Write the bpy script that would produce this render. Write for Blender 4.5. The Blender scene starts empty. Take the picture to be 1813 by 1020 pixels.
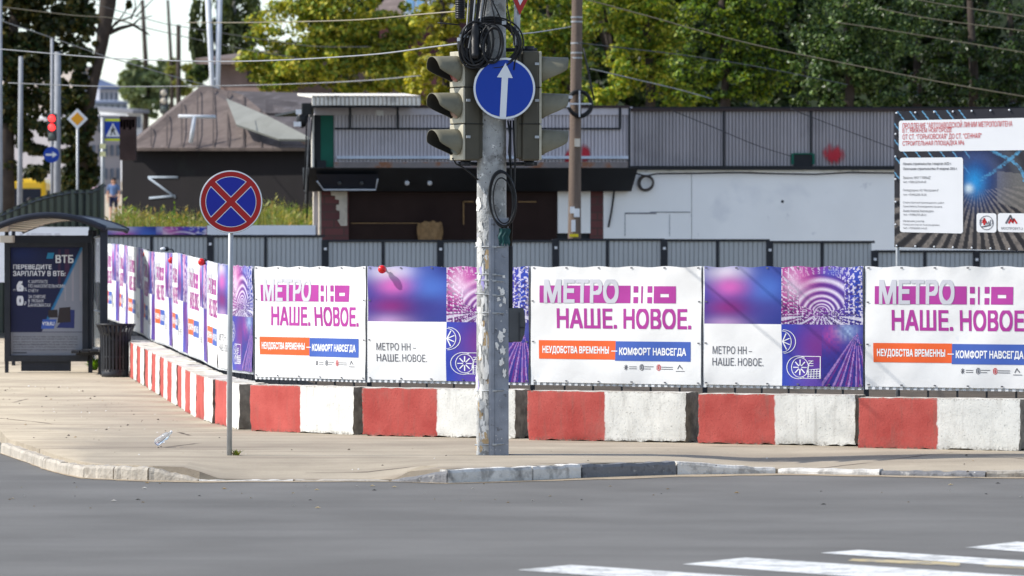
import bpy, bmesh, math, random
import numpy as np
from mathutils import Vector, Matrix

random.seed(7)
S = bpy.context.scene
COL = S.collection
R = math.radians

# ------------------------------------------------------------------ camera, sky, sun, exposure
F = 9000.0            # focal length in photo pixels (photo 1813 px wide)
CX, HY, CH = 906.5, 475.0, 2.04      # centre column, horizon row, camera height
cam_d = bpy.data.cameras.new('camera')
cam = bpy.data.objects.new('camera', cam_d)
COL.objects.link(cam)
cam.location = (0, 0, CH)
cam.rotation_euler = (R(90), 0, 0)
cam_d.sensor_fit = 'HORIZONTAL'
cam_d.sensor_width = 36
cam_d.lens = 36 * F / 1813
cam_d.shift_y = -(510 - HY) / 1813
cam_d.clip_start = 0.5
cam_d.clip_end = 3000
cam_d.dof.use_dof = True
cam_d.dof.focus_distance = 61.0
cam_d.dof.aperture_fstop = 3.4
cam_d.dof.aperture_blades = 9
S.camera = cam

SUN_EL, SUN_A = R(42), R(1.0)
sun_dir = Vector((math.cos(SUN_EL) * math.cos(SUN_A), math.cos(SUN_EL) * math.sin(SUN_A), -math.sin(SUN_EL)))
wd = bpy.data.worlds.new('World')
S.world = wd
wd.use_nodes = True
wn = wd.node_tree
bg = wn.nodes['Background']
sky = wn.nodes.new('ShaderNodeTexSky')
sky.sky_type = 'NISHITA'
sky.sun_disc = False
sky.sun_elevation = SUN_EL
sky.sun_rotation = math.atan2(-sun_dir.x, -sun_dir.y)
sky.air_density = 1.0
sky.dust_density = 0.5
sky.ozone_density = 2.0
hs_ = wn.nodes.new('ShaderNodeHueSaturation'); hs_.inputs['Saturation'].default_value = 0.74
wn.links.new(sky.outputs[0], hs_.inputs['Color']); tn_ = wn.nodes.new('ShaderNodeMix'); tn_.data_type = 'RGBA'; tn_.blend_type = 'MULTIPLY'; tn_.inputs[0].default_value = 1; tn_.inputs[7].default_value = (.95, .96, 1.0, 1)
wn.links.new(hs_.outputs[0], tn_.inputs[6]); wn.links.new(tn_.outputs[2], bg.inputs[0])
bg.inputs[1].default_value = 0.148
sl = bpy.data.lights.new('sun', 'SUN')
sl.energy = 3.4
sl.angle = R(0.53)
sl.color = (1.0, 0.95, 0.87)
so = bpy.data.objects.new('sun', sl)
COL.objects.link(so)
so.location = (-30, 20, 40)
so.rotation_euler = sun_dir.to_track_quat('-Z', 'Y').to_euler()
S.view_settings.view_transform = 'Standard'
S.view_settings.look = 'None'
S.view_settings.gamma = 1
S.view_settings.exposure = 0.62

# ------------------------------------------------------------------ helpers
def W(px, py, D):
    return Vector(((px - CX) * D / F, D, CH - (py - HY) * D / F))

def lin(c):
    return c / 12.92 if c <= 0.04045 else ((c + 0.055) / 1.055) ** 2.4

def C8(r, g, b, k=1.0):
    return (lin(r / 255) * k, lin(g / 255) * k, lin(b / 255) * k)

def sm(a, b, x):
    t = min(1, max(0, (x - a) / (b - a)))
    return t * t * (3 - 2 * t)

_kd = []
def kerb_d(x):
    return float(np.interp(x, [k[0] for k in _kd], [k[1] for k in _kd])) if _kd else 55.4

def gz(x, y):
    """height of the pavement"""
    if x < -3.9 or x > 9: e = -0.13
    else:
        e = -0.13
        if -3.6 < x < -1.0: e = -0.13 - 0.135 * sm(-3.6, -3.1, x) * (1 - sm(-1.35, -1.0, x))
        if x > 1.6: e = -0.13 - 0.095 * sm(1.6, 2.9, x)
    if y < 62:
        inner = -0.115 + 0.045 * sm(57.5, 62, y)
        yk = kerb_d(x)
        t = sm(yk + .1, yk + 2.6, y) if x > -3.9 else 1
        z = e + (inner - e) * t
        if x <= -3.9:
            z = -0.125 + 0.055 * sm(56, 62, y)
        return z
    if y < 67: return -0.07
    if y < 101: return -0.07 + 0.014 * (y - 67)
    return 0.406 + 0.034 * (y - 101)

class MB:
    def __init__(s):
        s.v, s.f, s.m, s.sm, s.c = [], [], [], [], []
        s.col = None
    def add(s, vs, fs, mi=0, smooth=False, cols=None):
        b = len(s.v)
        s.v += [Vector(p) for p in vs]
        s.f += [[i + b for i in q] for q in fs]
        s.m += [mi] * len(fs)
        s.sm += [smooth] * len(fs)
        s.c += list(cols) if cols is not None else [s.col or (1, 1, 1)] * len(vs)
        return s
    def hexa(s, p, mi=0):
        # p: 4 bottom (ccw seen from above) + 4 top
        return s.add(p, [(3, 2, 1, 0), (4, 5, 6, 7), (0, 1, 5, 4), (1, 2, 6, 5), (2, 3, 7, 6), (3, 0, 4, 7)], mi)
    def box(s, c, d, mi=0, rot=None):
        c = Vector(c); hx, hy, hz = d[0] / 2, d[1] / 2, d[2] / 2
        p = [Vector(q) for q in ((-hx, -hy, -hz), (hx, -hy, -hz), (hx, hy, -hz), (-hx, hy, -hz), (-hx, -hy, hz), (hx, -hy, hz), (hx, hy, hz), (-hx, hy, hz))]
        if rot is not None: p = [rot @ q for q in p]
        return s.hexa([q + c for q in p], mi)
    def tube(s, pts, r, n=8, mi=0, cap=True, smooth=True, flat=1.0):
        pts = [Vector(p) for p in pts]
        rs = r if isinstance(r, (list, tuple)) else [r] * len(pts)
        vs, fs = [], []
        up = None
        for i, p in enumerate(pts):
            t = (pts[min(i + 1, len(pts) - 1)] - pts[max(i - 1, 0)])
            if t.length < 1e-9: t = Vector((0, 0, 1))
            t.normalize()
            if up is None:
                up = Vector((0, 0, 1)) if abs(t.z) < 0.9 else Vector((1, 0, 0))
            a = (up - t * up.dot(t))
            if a.length < 1e-4: a = t.orthogonal()
            a.normalize(); up = a
            b = t.cross(a)
            for k in range(n):
                w = 2 * math.pi * k / n
                vs.append(p + (a * math.cos(w) + b * math.sin(w) * flat) * rs[i])
        for i in range(len(pts) - 1):
            for k in range(n):
                k2 = (k + 1) % n
                fs.append((i * n + k, i * n + k2, (i + 1) * n + k2, (i + 1) * n + k))
        if cap:
            fs.append(tuple(range(n - 1, -1, -1)))
            fs.append(tuple((len(pts) - 1) * n + k for k in range(n)))
        return s.add(vs, fs, mi, smooth)
    def lathe(s, c, prof, n=24, mi=0, axis=None, smooth=True, cap=True):
        c = Vector(c); vs, fs = [], []
        q = Vector((0, 0, 1)).rotation_difference(Vector(axis).normalized()) if axis is not None else None
        for (r, z) in prof:
            for k in range(n):
                w = 2 * math.pi * k / n
                p = Vector((r * math.cos(w), r * math.sin(w), z))
                vs.append((q @ p if q else p) + c)
        for i in range(len(prof) - 1):
            for k in range(n):
                k2 = (k + 1) % n
                fs.append((i * n + k, i * n + k2, (i + 1) * n + k2, (i + 1) * n + k))
        if cap:
            if prof[0][0] > 1e-6: fs.append(tuple(range(n - 1, -1, -1)))
            if prof[-1][0] > 1e-6: fs.append(tuple((len(prof) - 1) * n + k for k in range(n)))
        return s.add(vs, fs, mi, smooth)
    def sphere(s, c, r, n=12, mi=0, sc=(1, 1, 1)):
        c = Vector(c); prof = []
        vs, fs = [], []
        m = n // 2
        for i in range(m + 1):
            t = math.pi * i / m
            for k in range(n):
                w = 2 * math.pi * k / n
                vs.append(c + Vector((r * sc[0] * math.sin(t) * math.cos(w), r * sc[1] * math.sin(t) * math.sin(w), -r * sc[2] * math.cos(t))))
        for i in range(m):
            for k in range(n):
                k2 = (k + 1) % n
                fs.append((i * n + k, i * n + k2, (i + 1) * n + k2, (i + 1) * n + k))
        return s.add(vs, fs, mi, True)
    def prism(s, front, off, mi=0, smooth=False):
        """polygon (ccw seen from the front) extruded backwards by vector off"""
        n = len(front); off = Vector(off)
        vs = [Vector(p) for p in front] + [Vector(p) + off for p in front]
        fs = [tuple(range(n)), tuple(range(2 * n - 1, n - 1, -1))]
        fs += [(i, i + n, (i + 1) % n + n, (i + 1) % n) for i in range(n)]
        return s.add(vs, fs, mi, smooth)
    def grid(s, fn, nu, nv, mi=0, colfn=None, smooth=True):
        vs, cs, fs = [], [], []
        for j in range(nv + 1):
            for i in range(nu + 1):
                vs.append(fn(i / nu, j / nv))
        if colfn is not None:
            U, V = np.meshgrid(np.linspace(0, 1, nu + 1), np.linspace(0, 1, nv + 1))
            cs = [tuple(c) for c in colfn(U, V).reshape(-1, 3)]
        w = nu + 1
        for j in range(nv):
            for i in range(nu):
                a = j * w + i
                fs.append((a, a + w, a + w + 1, a + 1))   # v runs down: ccw seen from the front
        return s.add(vs, fs, mi, smooth, cs if colfn is not None else None)
    def build(s, name, mats, parent=None, world=False, bevel=0, clean=False):
        vs = s.v
        if parent is not None and world:
            vs = [p - parent.location for p in vs]
        me = bpy.data.meshes.new(name)
        me.from_pydata([tuple(p) for p in vs], [], s.f)
        if not isinstance(mats, (list, tuple)): mats = [mats]
        for q in mats: me.materials.append(q)
        me.polygons.foreach_set('material_index', s.m)
        me.polygons.foreach_set('use_smooth', s.sm)
        if any(c != (1, 1, 1) for c in s.c):
            ca = me.color_attributes.new('Col', 'FLOAT_COLOR', 'POINT')
            ca.data.foreach_set('color', np.array([(c[0], c[1], c[2], 1) for c in s.c], dtype=np.float32).ravel())
        me.update()
        o = bpy.data.objects.new(name, me)
        COL.objects.link(o)
        if parent is not None: o.parent = parent
        if bevel:
            b = o.modifiers.new('bevel', 'BEVEL'); b.width = bevel; b.segments = 2; b.limit_method = 'ANGLE'; b.angle_limit = R(50)
        return o

def tag(o, label=None, cat=None, group=None, kind=None):
    if label: o['label'] = label
    if cat: o['category'] = cat
    if group: o['group'] = group
    if kind: o['kind'] = kind
    return o

def thing(name, label, cat, loc=(0, 0, 0), group=None):
    o = bpy.data.objects.new(name, None)
    o.empty_display_size = 0.2
    COL.objects.link(o)
    o.location = loc
    return tag(o, label, cat, group)

def copy_tree(o, parent=None):
    c = o.copy(); COL.objects.link(c)
    if parent is not None: c.parent = parent
    for ch in [x for x in COL.objects if x.parent == o]: copy_tree(ch, c)
    return c

class Plane:
    """a vertical plane through two ground points given as (photo column, distance)"""
    def __init__(s, x0, d0, x1, d1):
        s.p0 = Vector(((x0 - CX) * d0 / F, d0, 0)); s.p1 = Vector(((x1 - CX) * d1 / F, d1, 0))
        t = (s.p1 - s.p0); s.t = t.normalized(); s.n = Vector((s.t.y, -s.t.x, 0))
    def at(s, px, py, off=0.0):
        d = Vector(((px - CX) / F, 1, -(py - HY) / F)); c = Vector((0, 0, CH))
        k = s.n.dot(s.p0 - c) / s.n.dot(d)
        return c + d * k + s.n * off
    def z(s, px, z, off=0.0):
        p = s.at(px, HY, off); p.z = z; return p
    def slab(s, mb, x0, y0, x1, y1, o0=0.0, o1=0.05, mi=0):
        f = [s.at(x0, y1, o1), s.at(x1, y1, o1), s.at(x1, y0, o1), s.at(x0, y0, o1)]
        return mb.prism(f, -s.n * (o1 - o0), mi)
    def poly(s, mb, pts, o0=0.0, o1=0.05, mi=0):
        """pts ccw as seen (photo coordinates)"""
        return mb.prism([s.at(x, y, o1) for x, y in pts], -s.n * (o1 - o0), mi)
    def ribs(s, mb, x0, y0, x1, y1, pitch, depth, off=0.0, groove=0.22, mi=0, ytop=None):
        """profiled sheet: ribs run vertically, pitch in photo columns"""
        n = max(1, round((x1 - x0) / pitch)); vs, fs = [], []
        xs = []
        for i in range(n):
            a = x0 + (x1 - x0) * i / n; w = (x1 - x0) / n
            xs += [(a, 0), (a + w * groove * .35, -depth), (a + w * groove, -depth), (a + w * groove * 1.35, 0)]
        xs.append((x1, 0))
        for (x, o) in xs:
            vs += [s.at(x, y1, off + o), s.at(x, y0, off + o)]
        for i in range(len(xs) - 1):
            fs.append((2 * i, 2 * i + 2, 2 * i + 3, 2 * i + 1))
        return mb.add(vs, fs, mi)

_tx = {}
def text_geo(body, bold=0.0, rows=26):
    """lettering as thin spans: the glyph outlines overlap, so they are filled by winding number, row by row"""
    key = (body, bold, rows)
    if key in _tx: return _tx[key]
    c = bpy.data.curves.new('lettering', 'FONT'); c.body = body; c.resolution_u = 4; c.fill_mode = 'NONE'
    o = bpy.data.objects.new('lettering', c); COL.objects.link(o)
    bpy.context.view_layer.update()
    me = bpy.data.meshes.new_from_object(o.evaluated_get(bpy.context.evaluated_depsgraph_get()))
    co = np.array([v.co[:2] for v in me.vertices]); nx = {}
    ed = [tuple(e.vertices) for e in me.edges]
    bpy.data.objects.remove(o); bpy.data.curves.remove(c); bpy.data.meshes.remove(me)
    adj = {}
    for p, q in ed: adj.setdefault(p, []).append(q); adj.setdefault(q, []).append(p)
    seen, segs = set(), []
    for st in range(len(co)):
        if st in seen or st not in adj: continue
        loop = [st]; seen.add(st)
        # outlines keep their vertex order, so start towards the next index
        cur, prev = (st + 1 if st + 1 in adj[st] else adj[st][0]), st
        while cur != st and cur not in seen:
            loop.append(cur); seen.add(cur)
            n_ = [k for k in adj[cur] if k != prev]
            prev, cur = cur, (n_[0] if n_ else st)
        segs += [(co[p], co[q]) for p, q in zip(loop, loop[1:] + loop[:1])]
    A = np.array([p for p, q in segs]); B = np.array([q for p, q in segs])
    y0, y1 = co[:, 1].min(), co[:, 1].max(); h = (y1 - y0) / rows
    spans = []
    for r in range(rows):
        y = y0 + (r + .5) * h
        up_ = (A[:, 1] <= y) & (B[:, 1] > y); dn = (A[:, 1] > y) & (B[:, 1] <= y)
        k = np.where(up_ | dn)[0]
        xs = A[k, 0] + (y - A[k, 1]) / (B[k, 1] - A[k, 1]) * (B[k, 0] - A[k, 0])
        o_ = np.argsort(xs); w = 0; row = []; s0 = None
        for i in o_:
            w2 = w + (1 if up_[k[i]] else -1)
            if w == 0 and w2 != 0: s0 = xs[i]
            if w != 0 and w2 == 0: row.append([s0 - bold, xs[i] + bold])
            w = w2
        spans.append(row)
    if bold:
        nb = int(round(bold * .8 / h)); out = []
        for r in range(rows):
            m = sorted(q for k in range(max(0, r - nb), min(rows, r + nb + 1)) for q in spans[k])
            u = []
            for q in m:
                if u and q[0] <= u[-1][1]: u[-1][1] = max(u[-1][1], q[1])
                else: u.append(list(q))
            out.append(u)
        spans = out
    vs, fs = [], []
    for r, row in enumerate(spans):
        ya, yb = y0 + r * h, y0 + (r + 1) * h
        for a_, b_ in row:
            n = max(1, int((b_ - a_) / .35)); i0 = len(vs)
            for j in range(n + 1):
                x = a_ + (b_ - a_) * j / n; vs += [(x, ya), (x, yb)]
            for j in range(n): fs.append((i0 + 2 * j, i0 + 2 * j + 2, i0 + 2 * j + 3, i0 + 2 * j + 1))
    _tx[key] = (np.array(vs), fs)
    return _tx[key]

def text(mb, body, fn, x0, y0, x1, y1, bold=0.0, mi=0, keep=None, cuts=None, rows=26):
    """lettering fitted to a box (y runs down); fn maps (x, y) to a point. keep='h': keep natural width from the height"""
    vs, fs = text_geo(body, bold, rows)
    a, b = vs.min(0), vs.max(0); d = b - a
    if keep: x1 = x0 + (y1 - y0) * d[0] / max(d[1], 1e-6) * keep
    P = [fn(x0 + (x1 - x0) * (p[0] - a[0]) / d[0], y1 - (y1 - y0) * (p[1] - a[1]) / d[1]) for p in vs]
    return mb.add(P, fs, mi)

def ribbon(mb, pts, fn, w, mi=0, closed=False):
    """thin flat line on a surface; pts in surface units, w = width in the same units"""
    P = [np.array(p, float) for p in pts]
    if closed: P.append(P[0])
    for a, b in zip(P[:-1], P[1:]):
        d = b - a; L = np.hypot(*d)
        if L < 1e-9: continue
        n = np.array((-d[1], d[0])) / L * w / 2; e = d / L * w * .3
        mb.add([fn(*(a - n - e)), fn(*(a + n - e)), fn(*(b + n + e)), fn(*(b - n + e))], [(0, 1, 2, 3)], mi)

# ------------------------------------------------------------------ materials
def mat(name, col, rough=0.8, var=0.12, scale=3.0, bump=0.0, bscale=None, metal=0.0, spec=0.3, spots=None, attr=False, streak=0.0, coat=0.0):
    """procedural surface: base colour with two octaves of tonal variation, optional stains and bump"""
    m = bpy.data.materials.new(name); m.use_nodes = True
    n, l = m.node_tree.nodes, m.node_tree.links
    b = n['Principled BSDF']
    b.inputs['Roughness'].default_value = rough; b.inputs['Metallic'].default_value = metal
    b.inputs['Specular IOR Level'].default_value = spec
    if coat: b.inputs['Coat Weight'].default_value = coat
    tc = n.new('ShaderNodeTexCoord'); oi = n.new('ShaderNodeObjectInfo')
    ad = n.new('ShaderNodeVectorMath'); ad.operation = 'MULTIPLY_ADD'
    l.new(oi.outputs['Random'], ad.inputs[0]); ad.inputs[1].default_value = (37, 19, 53)
    l.new(tc.outputs['Object'], ad.inputs[2])
    vec = ad.outputs[0]
    if attr:
        at = n.new('ShaderNodeAttribute'); at.attribute_name = 'Col'; base = at.outputs['Color']
    else:
        rg = n.new('ShaderNodeRGB'); rg.outputs[0].default_value = (*col, 1); base = rg.outputs[0]
    if var:
        a = n.new('ShaderNodeTexNoise'); a.inputs['Scale'].default_value = scale; a.inputs['Detail'].default_value = 5
        l.new(vec, a.inputs['Vector'])
        fac = a.outputs['Fac']
        if streak:
            mp = n.new('ShaderNodeMapping'); mp.inputs['Scale'].default_value = (1, 1, 0.06)
            l.new(vec, mp.inputs['Vector'])
            s2 = n.new('ShaderNodeTexNoise'); s2.inputs['Scale'].default_value = scale * 5; s2.inputs['Detail'].default_value = 3
            l.new(mp.outputs[0], s2.inputs['Vector'])
            mx0 = n.new('ShaderNodeMix'); mx0.inputs[0].default_value = streak
            l.new(fac, mx0.inputs[2]); l.new(s2.outputs['Fac'], mx0.inputs[3]); fac = mx0.outputs[0]
        mr = n.new('ShaderNodeMapRange'); mr.inputs[1].default_value = .3; mr.inputs[2].default_value = .7
        mr.inputs[3].default_value = 1 - var; mr.inputs[4].default_value = 1 + var
        l.new(fac, mr.inputs[0])
        mu = n.new('ShaderNodeVectorMath'); mu.operation = 'SCALE'
        l.new(base, mu.inputs[0]); l.new(mr.outputs[0], mu.inputs['Scale']); base = mu.outputs[0]
    for (sc, lo, hi, scol, amt) in (spots or []):
        t = n.new('ShaderNodeTexNoise'); t.inputs['Scale'].default_value = sc; t.inputs['Detail'].default_value = 6; t.inputs['Roughness'].default_value = .6
        l.new(vec, t.inputs['Vector'])
        q = n.new('ShaderNodeMapRange'); q.inputs[1].default_value = lo; q.inputs[2].default_value = hi; q.inputs[4].default_value = amt
        l.new(t.outputs['Fac'], q.inputs[0])
        mx = n.new('ShaderNodeMix'); mx.data_type = 'RGBA'
        l.new(q.outputs[0], mx.inputs[0]); l.new(base, mx.inputs[6]); mx.inputs[7].default_value = (*scol, 1)
        base = mx.outputs[2]
    l.new(base, b.inputs['Base Color'])
    if bump:
        t = n.new('ShaderNodeTexNoise'); t.inputs['Scale'].default_value = bscale or scale * 8; t.inputs['Detail'].default_value = 6
        l.new(vec, t.inputs['Vector'])
        bp = n.new('ShaderNodeBump'); bp.inputs['Strength'].default_value = bump; bp.inputs['Distance'].default_value = .02
        l.new(t.outputs['Fac'], bp.inputs['Height']); l.new(bp.outputs[0], b.inputs['Normal'])
    return m

def emit_mat(name, col, st):
    m = bpy.data.materials.new(name); m.use_nodes = True
    b = m.node_tree.nodes['Principled BSDF']
    b.inputs['Base Color'].default_value = (*col, 1)
    b.inputs['Emission Color'].default_value = (*col, 1); b.inputs['Emission Strength'].default_value = st
    return m

def leaf_mat(name, gloss=0.35, trans=0.35):
    m = bpy.data.materials.new(name); m.use_nodes = True
    n, l = m.node_tree.nodes, m.node_tree.links
    b = n['Principled BSDF']; b.inputs['Roughness'].default_value = gloss; b.inputs['Specular IOR Level'].default_value = .28
    at = n.new('ShaderNodeAttribute'); at.attribute_name = 'Col'
    l.new(at.outputs['Color'], b.inputs['Base Color'])
    tr = n.new('ShaderNodeBsdfTranslucent')
    mu = n.new('ShaderNodeMix'); mu.data_type = 'RGBA'; mu.blend_type = 'MULTIPLY'; mu.inputs[0].default_value = 1
    l.new(at.outputs['Color'], mu.inputs[6]); mu.inputs[7].default_value = (1.6, 1.5, .5, 1)
    l.new(mu.outputs[2], tr.inputs['Color'])
    ms = n.new('ShaderNodeMixShader'); ms.inputs[0].default_value = trans
    l.new(b.outputs[0], ms.inputs[1]); l.new(tr.outputs[0], ms.inputs[2])
    l.new(ms.outputs[0], n['Material Output'].inputs['Surface'])
    return m

def glass_mat(name, col=(.6, .65, .68), a=.35):
    m = bpy.data.materials.new(name); m.use_nodes = True
    n, l = m.node_tree.nodes, m.node_tree.links
    b = n['Principled BSDF']; b.inputs['Base Color'].default_value = (*col, 1); b.inputs['Roughness'].default_value = .08
    t = n.new('ShaderNodeBsdfTransparent'); ms = n.new('ShaderNodeMixShader'); ms.inputs[0].default_value = a
    l.new(t.outputs[0], ms.inputs[1]); l.new(b.outputs[0], ms.inputs[2]); l.new(ms.outputs[0], n['Material Output'].inputs['Surface'])
    return m

def spray_mat(name, col):
    """a sprayed blotch: paint that thins out towards its ragged edge, bare wall showing through"""
    m = bpy.data.materials.new(name); m.use_nodes = True
    n, l = m.node_tree.nodes, m.node_tree.links; b = n['Principled BSDF']; b.inputs['Base Color'].default_value = (*col, 1); b.inputs['Roughness'].default_value = .8
    at = n.new('ShaderNodeAttribute'); at.attribute_name = 'Col'
    tc = n.new('ShaderNodeTexCoord'); mp = n.new('ShaderNodeMapping'); mp.inputs['Scale'].default_value = (1, 1, .35); l.new(tc.outputs['Object'], mp.inputs[0])
    t = n.new('ShaderNodeTexNoise'); t.inputs['Scale'].default_value = 9; t.inputs['Detail'].default_value = 5; l.new(mp.outputs[0], t.inputs['Vector'])
    a = n.new('ShaderNodeMath'); a.operation = 'ADD'; l.new(at.outputs['Fac'], a.inputs[0]); l.new(t.outputs['Fac'], a.inputs[1])
    r = n.new('ShaderNodeMapRange'); r.inputs[1].default_value = .85; r.inputs[2].default_value = 1.25; r.inputs[4].default_value = .92; l.new(a.outputs[0], r.inputs[0])
    tr = n.new('ShaderNodeBsdfTransparent'); ms = n.new('ShaderNodeMixShader'); l.new(r.outputs[0], ms.inputs[0]); l.new(tr.outputs[0], ms.inputs[1]); l.new(b.outputs[0], ms.inputs[2]); l.new(ms.outputs[0], n['Material Output'].inputs['Surface'])
    return m

def block_mat(name):
    """concrete painted red on the left half of its front, white on the right"""
    m = bpy.data.materials.new(name); m.use_nodes = True
    n, l = m.node_tree.nodes, m.node_tree.links
    b = n['Principled BSDF']; b.inputs['Roughness'].default_value = .85; b.inputs['Specular IOR Level'].default_value = .2
    tc = n.new('ShaderNodeTexCoord'); oi = n.new('ShaderNodeObjectInfo')
    ad = n.new('ShaderNodeVectorMath'); ad.operation = 'MULTIPLY_ADD'
    l.new(oi.outputs['Random'], ad.inputs[0]); ad.inputs[1].default_value = (41, 17, 29); l.new(tc.outputs['Object'], ad.inputs[2])
    def noise(sc, det=5, ro=.55):
        t = n.new('ShaderNodeTexNoise'); t.inputs['Scale'].default_value = sc; t.inputs['Detail'].default_value = det; t.inputs['Roughness'].default_value = ro
        l.new(ad.outputs[0], t.inputs['Vector']); return t.outputs['Fac']
    def rng(x, a, b_, c=0., d=1.):
        q = n.new('ShaderNodeMapRange'); q.inputs[1].default_value = a; q.inputs[2].default_value = b_; q.inputs[3].default_value = c; q.inputs[4].default_value = d
        l.new(x, q.inputs[0]); return q.outputs[0]
    def mix(f, a, b_):
        q = n.new('ShaderNodeMix'); q.data_type = 'RGBA'
        if isinstance(f, float): q.inputs[0].default_value = f
        else: l.new(f, q.inputs[0])
        for i, x in ((6, a), (7, b_)):
            if isinstance(x, tuple): q.inputs[i].default_value = (*x, 1)
            else: l.new(x, q.inputs[i])
        return q.outputs[2]
    def math_(op, a, b_):
        q = n.new('ShaderNodeMath'); q.operation = op
        for i, x in enumerate((a, b_)):
            if isinstance(x, (int, float)): q.inputs[i].default_value = x
            else: l.new(x, q.inputs[i])
        return q.outputs[0]
    sx = n.new('ShaderNodeSeparateXYZ'); l.new(tc.outputs['Generated'], sx.inputs[0])
    ed = math_('ADD', sx.outputs[0], math_('MULTIPLY', math_('SUBTRACT', noise(9), .5), .03))
    half = rng(ed, .488, .496)
    red = mix(rng(noise(2.5), .35, .7), C8(190, 92, 84), C8(170, 72, 66))
    red = mix(rng(noise(60, 3), .62, .72, 0, .5), red, C8(110, 40, 38))
    wht = mix(rng(noise(3), .35, .7), C8(232, 230, 222), C8(208, 207, 200))
    wht = mix(rng(noise(45, 4), .6, .72, 0, .55), wht, C8(120, 120, 112))
    wht = mix(rng(noise(6, 6, .7), .58, .75, 0, .35), wht, C8(140, 140, 135))
    paint = mix(half, red, wht)
    # wear at the lower edge and chipped spots
    chip = math_('MULTIPLY', rng(sx.outputs[2], .10, .0), rng(noise(25), .45, .6))
    paint = mix(chip, paint, C8(95, 88, 78))
    # grime running down from the upper edge and dirt rubbed off along the edges
    mp = n.new('ShaderNodeMapping'); mp.inputs['Scale'].default_value = (1, 1, .12); l.new(ad.outputs[0], mp.inputs['Vector'])
    st = n.new('ShaderNodeTexNoise'); st.inputs['Scale'].default_value = 16; st.inputs['Detail'].default_value = 5; l.new(mp.outputs[0], st.inputs['Vector'])
    paint = mix(math_('MULTIPLY', rng(st.outputs['Fac'],  .54, .74), .26), paint, C8(112, 104, 94))
    paint = mix(math_('MULTIPLY', rng(noise(1.7, 6, .7), .56, .76), .26), paint, C8(128, 120, 110))
    ex = math_('ABSOLUTE', math_('SUBTRACT', sx.outputs[0], .5), 0); ez = math_('ABSOLUTE', math_('SUBTRACT', sx.outputs[2], .5), 0)
    edge = math_('MAXIMUM', rng(ex, .484, .5), rng(ez, .455, .5))
    paint = mix(math_('MULTIPLY', edge, rng(noise(30, 5, .65), .48, .56)), paint, C8(150, 142, 130))
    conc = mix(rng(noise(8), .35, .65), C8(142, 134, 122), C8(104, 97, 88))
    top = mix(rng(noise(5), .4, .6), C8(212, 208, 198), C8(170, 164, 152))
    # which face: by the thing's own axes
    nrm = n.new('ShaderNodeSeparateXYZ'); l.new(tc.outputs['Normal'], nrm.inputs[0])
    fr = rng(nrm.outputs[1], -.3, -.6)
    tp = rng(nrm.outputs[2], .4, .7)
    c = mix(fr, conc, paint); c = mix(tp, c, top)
    l.new(c, b.inputs['Base Color'])
    bp = n.new('ShaderNodeBump'); bp.inputs['Strength'].default_value = .5; bp.inputs['Distance'].default_value = .012
    hh = math_('ADD', noise(35, 6, .65), math_('MULTIPLY', rng(noise(70, 2), .62, .7), -.6))
    l.new(hh, bp.inputs['Height']); l.new(bp.outputs[0], b.inputs['Normal'])
    return m

M = {}
M['block'] = block_mat('painted_concrete')
M['banner'] = mat('banner_vinyl', C8(232, 231, 228, .97), .5, .05, 1.6, bump=.6, bscale=2.6)
M['art'] = mat('banner_print', (1, 1, 1), .5, .04, 2, bump=.45, bscale=2.6, attr=True)
M['magenta'] = mat('magenta_print', C8(170, 56, 146), .5, .05)
M['letter_grey'] = mat('grey_print', C8(196, 196, 202), .6, .02)
M['orange'] = mat('orange_print', C8(228, 96, 44), .5, .05)
M['blue_print'] = mat('blue_print', C8(64, 94, 172), .5, .05)
M['white_print'] = mat('white_print', C8(236, 236, 236, .95), .5, .02)
M['dark_print'] = mat('dark_grey_print', C8(92, 92, 98), .5, .05)
M['red_print'] = mat('red_print', C8(196, 42, 44), .5, .05)
M['black_metal'] = mat('dark_painted_steel', (.022, .024, .03), .5, .25, 4)
M['white_sheet'] = mat('white_profiled_steel', C8(225, 226, 226), .5, .1, 3)
M['grey_sheet'] = mat('grey_profiled_steel', C8(182, 184, 183), .5, .06, 1.5, streak=.4)
M['asphalt'] = None
M['galv'] = mat('galvanised_steel', C8(165, 168, 170), .5, .15, 6, metal=.35)
M['steel_paint'] = mat('grey_painted_steel', C8(132, 137, 146), .6, .2, 5, bump=.15, spots=[(14, .6, .7, C8(60, 56, 54), .7), (30, .64, .72, C8(225, 222, 215), .8)])
M['conc_pole'] = mat('whitewashed_concrete', C8(166, 166, 163), .9, .2, 6, bump=.6, bscale=40,
                     spots=[(4, .55, .62, C8(120, 118, 114), .8), (9, .6, .68, C8(232, 230, 224), .9), (26, .62, .68, C8(48, 46, 44), .8), (3.2, .66, .74, C8(150, 140, 190), .4)])
M['sign_blue'] = mat('blue_reflective_film', C8(8, 58, 160), .4, .04, 2)
M['sign_navy'] = mat('deep_blue_film', C8(18, 34, 150), .4, .06, 2)
M['sign_red'] = mat('red_film', C8(164, 24, 26), .4, .08, 2)
M['sign_white'] = mat('white_film', C8(225, 228, 230), .45, .05, 2)
M['sign_back'] = mat('zinc_plate', C8(150, 152, 155), .45, .1, 3, metal=.4)
M['signal'] = mat('signal_housing_shaded', C8(80, 76, 64), .6, .12, 5, spots=[(7, .55, .7, C8(80, 76, 66), .5)])  # housing colour darkened to imitate its shaded sides
M['signal_door_lit'] = mat('signal_door_lit', C8(182, 176, 156), .6, .12, 5, spots=[(7, .55, .7, C8(150, 142, 122), .5)])  # doors coloured paler than the housing to imitate sunlight on them
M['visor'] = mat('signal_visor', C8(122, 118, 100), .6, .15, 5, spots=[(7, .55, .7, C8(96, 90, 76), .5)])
M['signal_in'] = mat('signal_inner', (.025, .024, .02), .8, .1)
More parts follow.
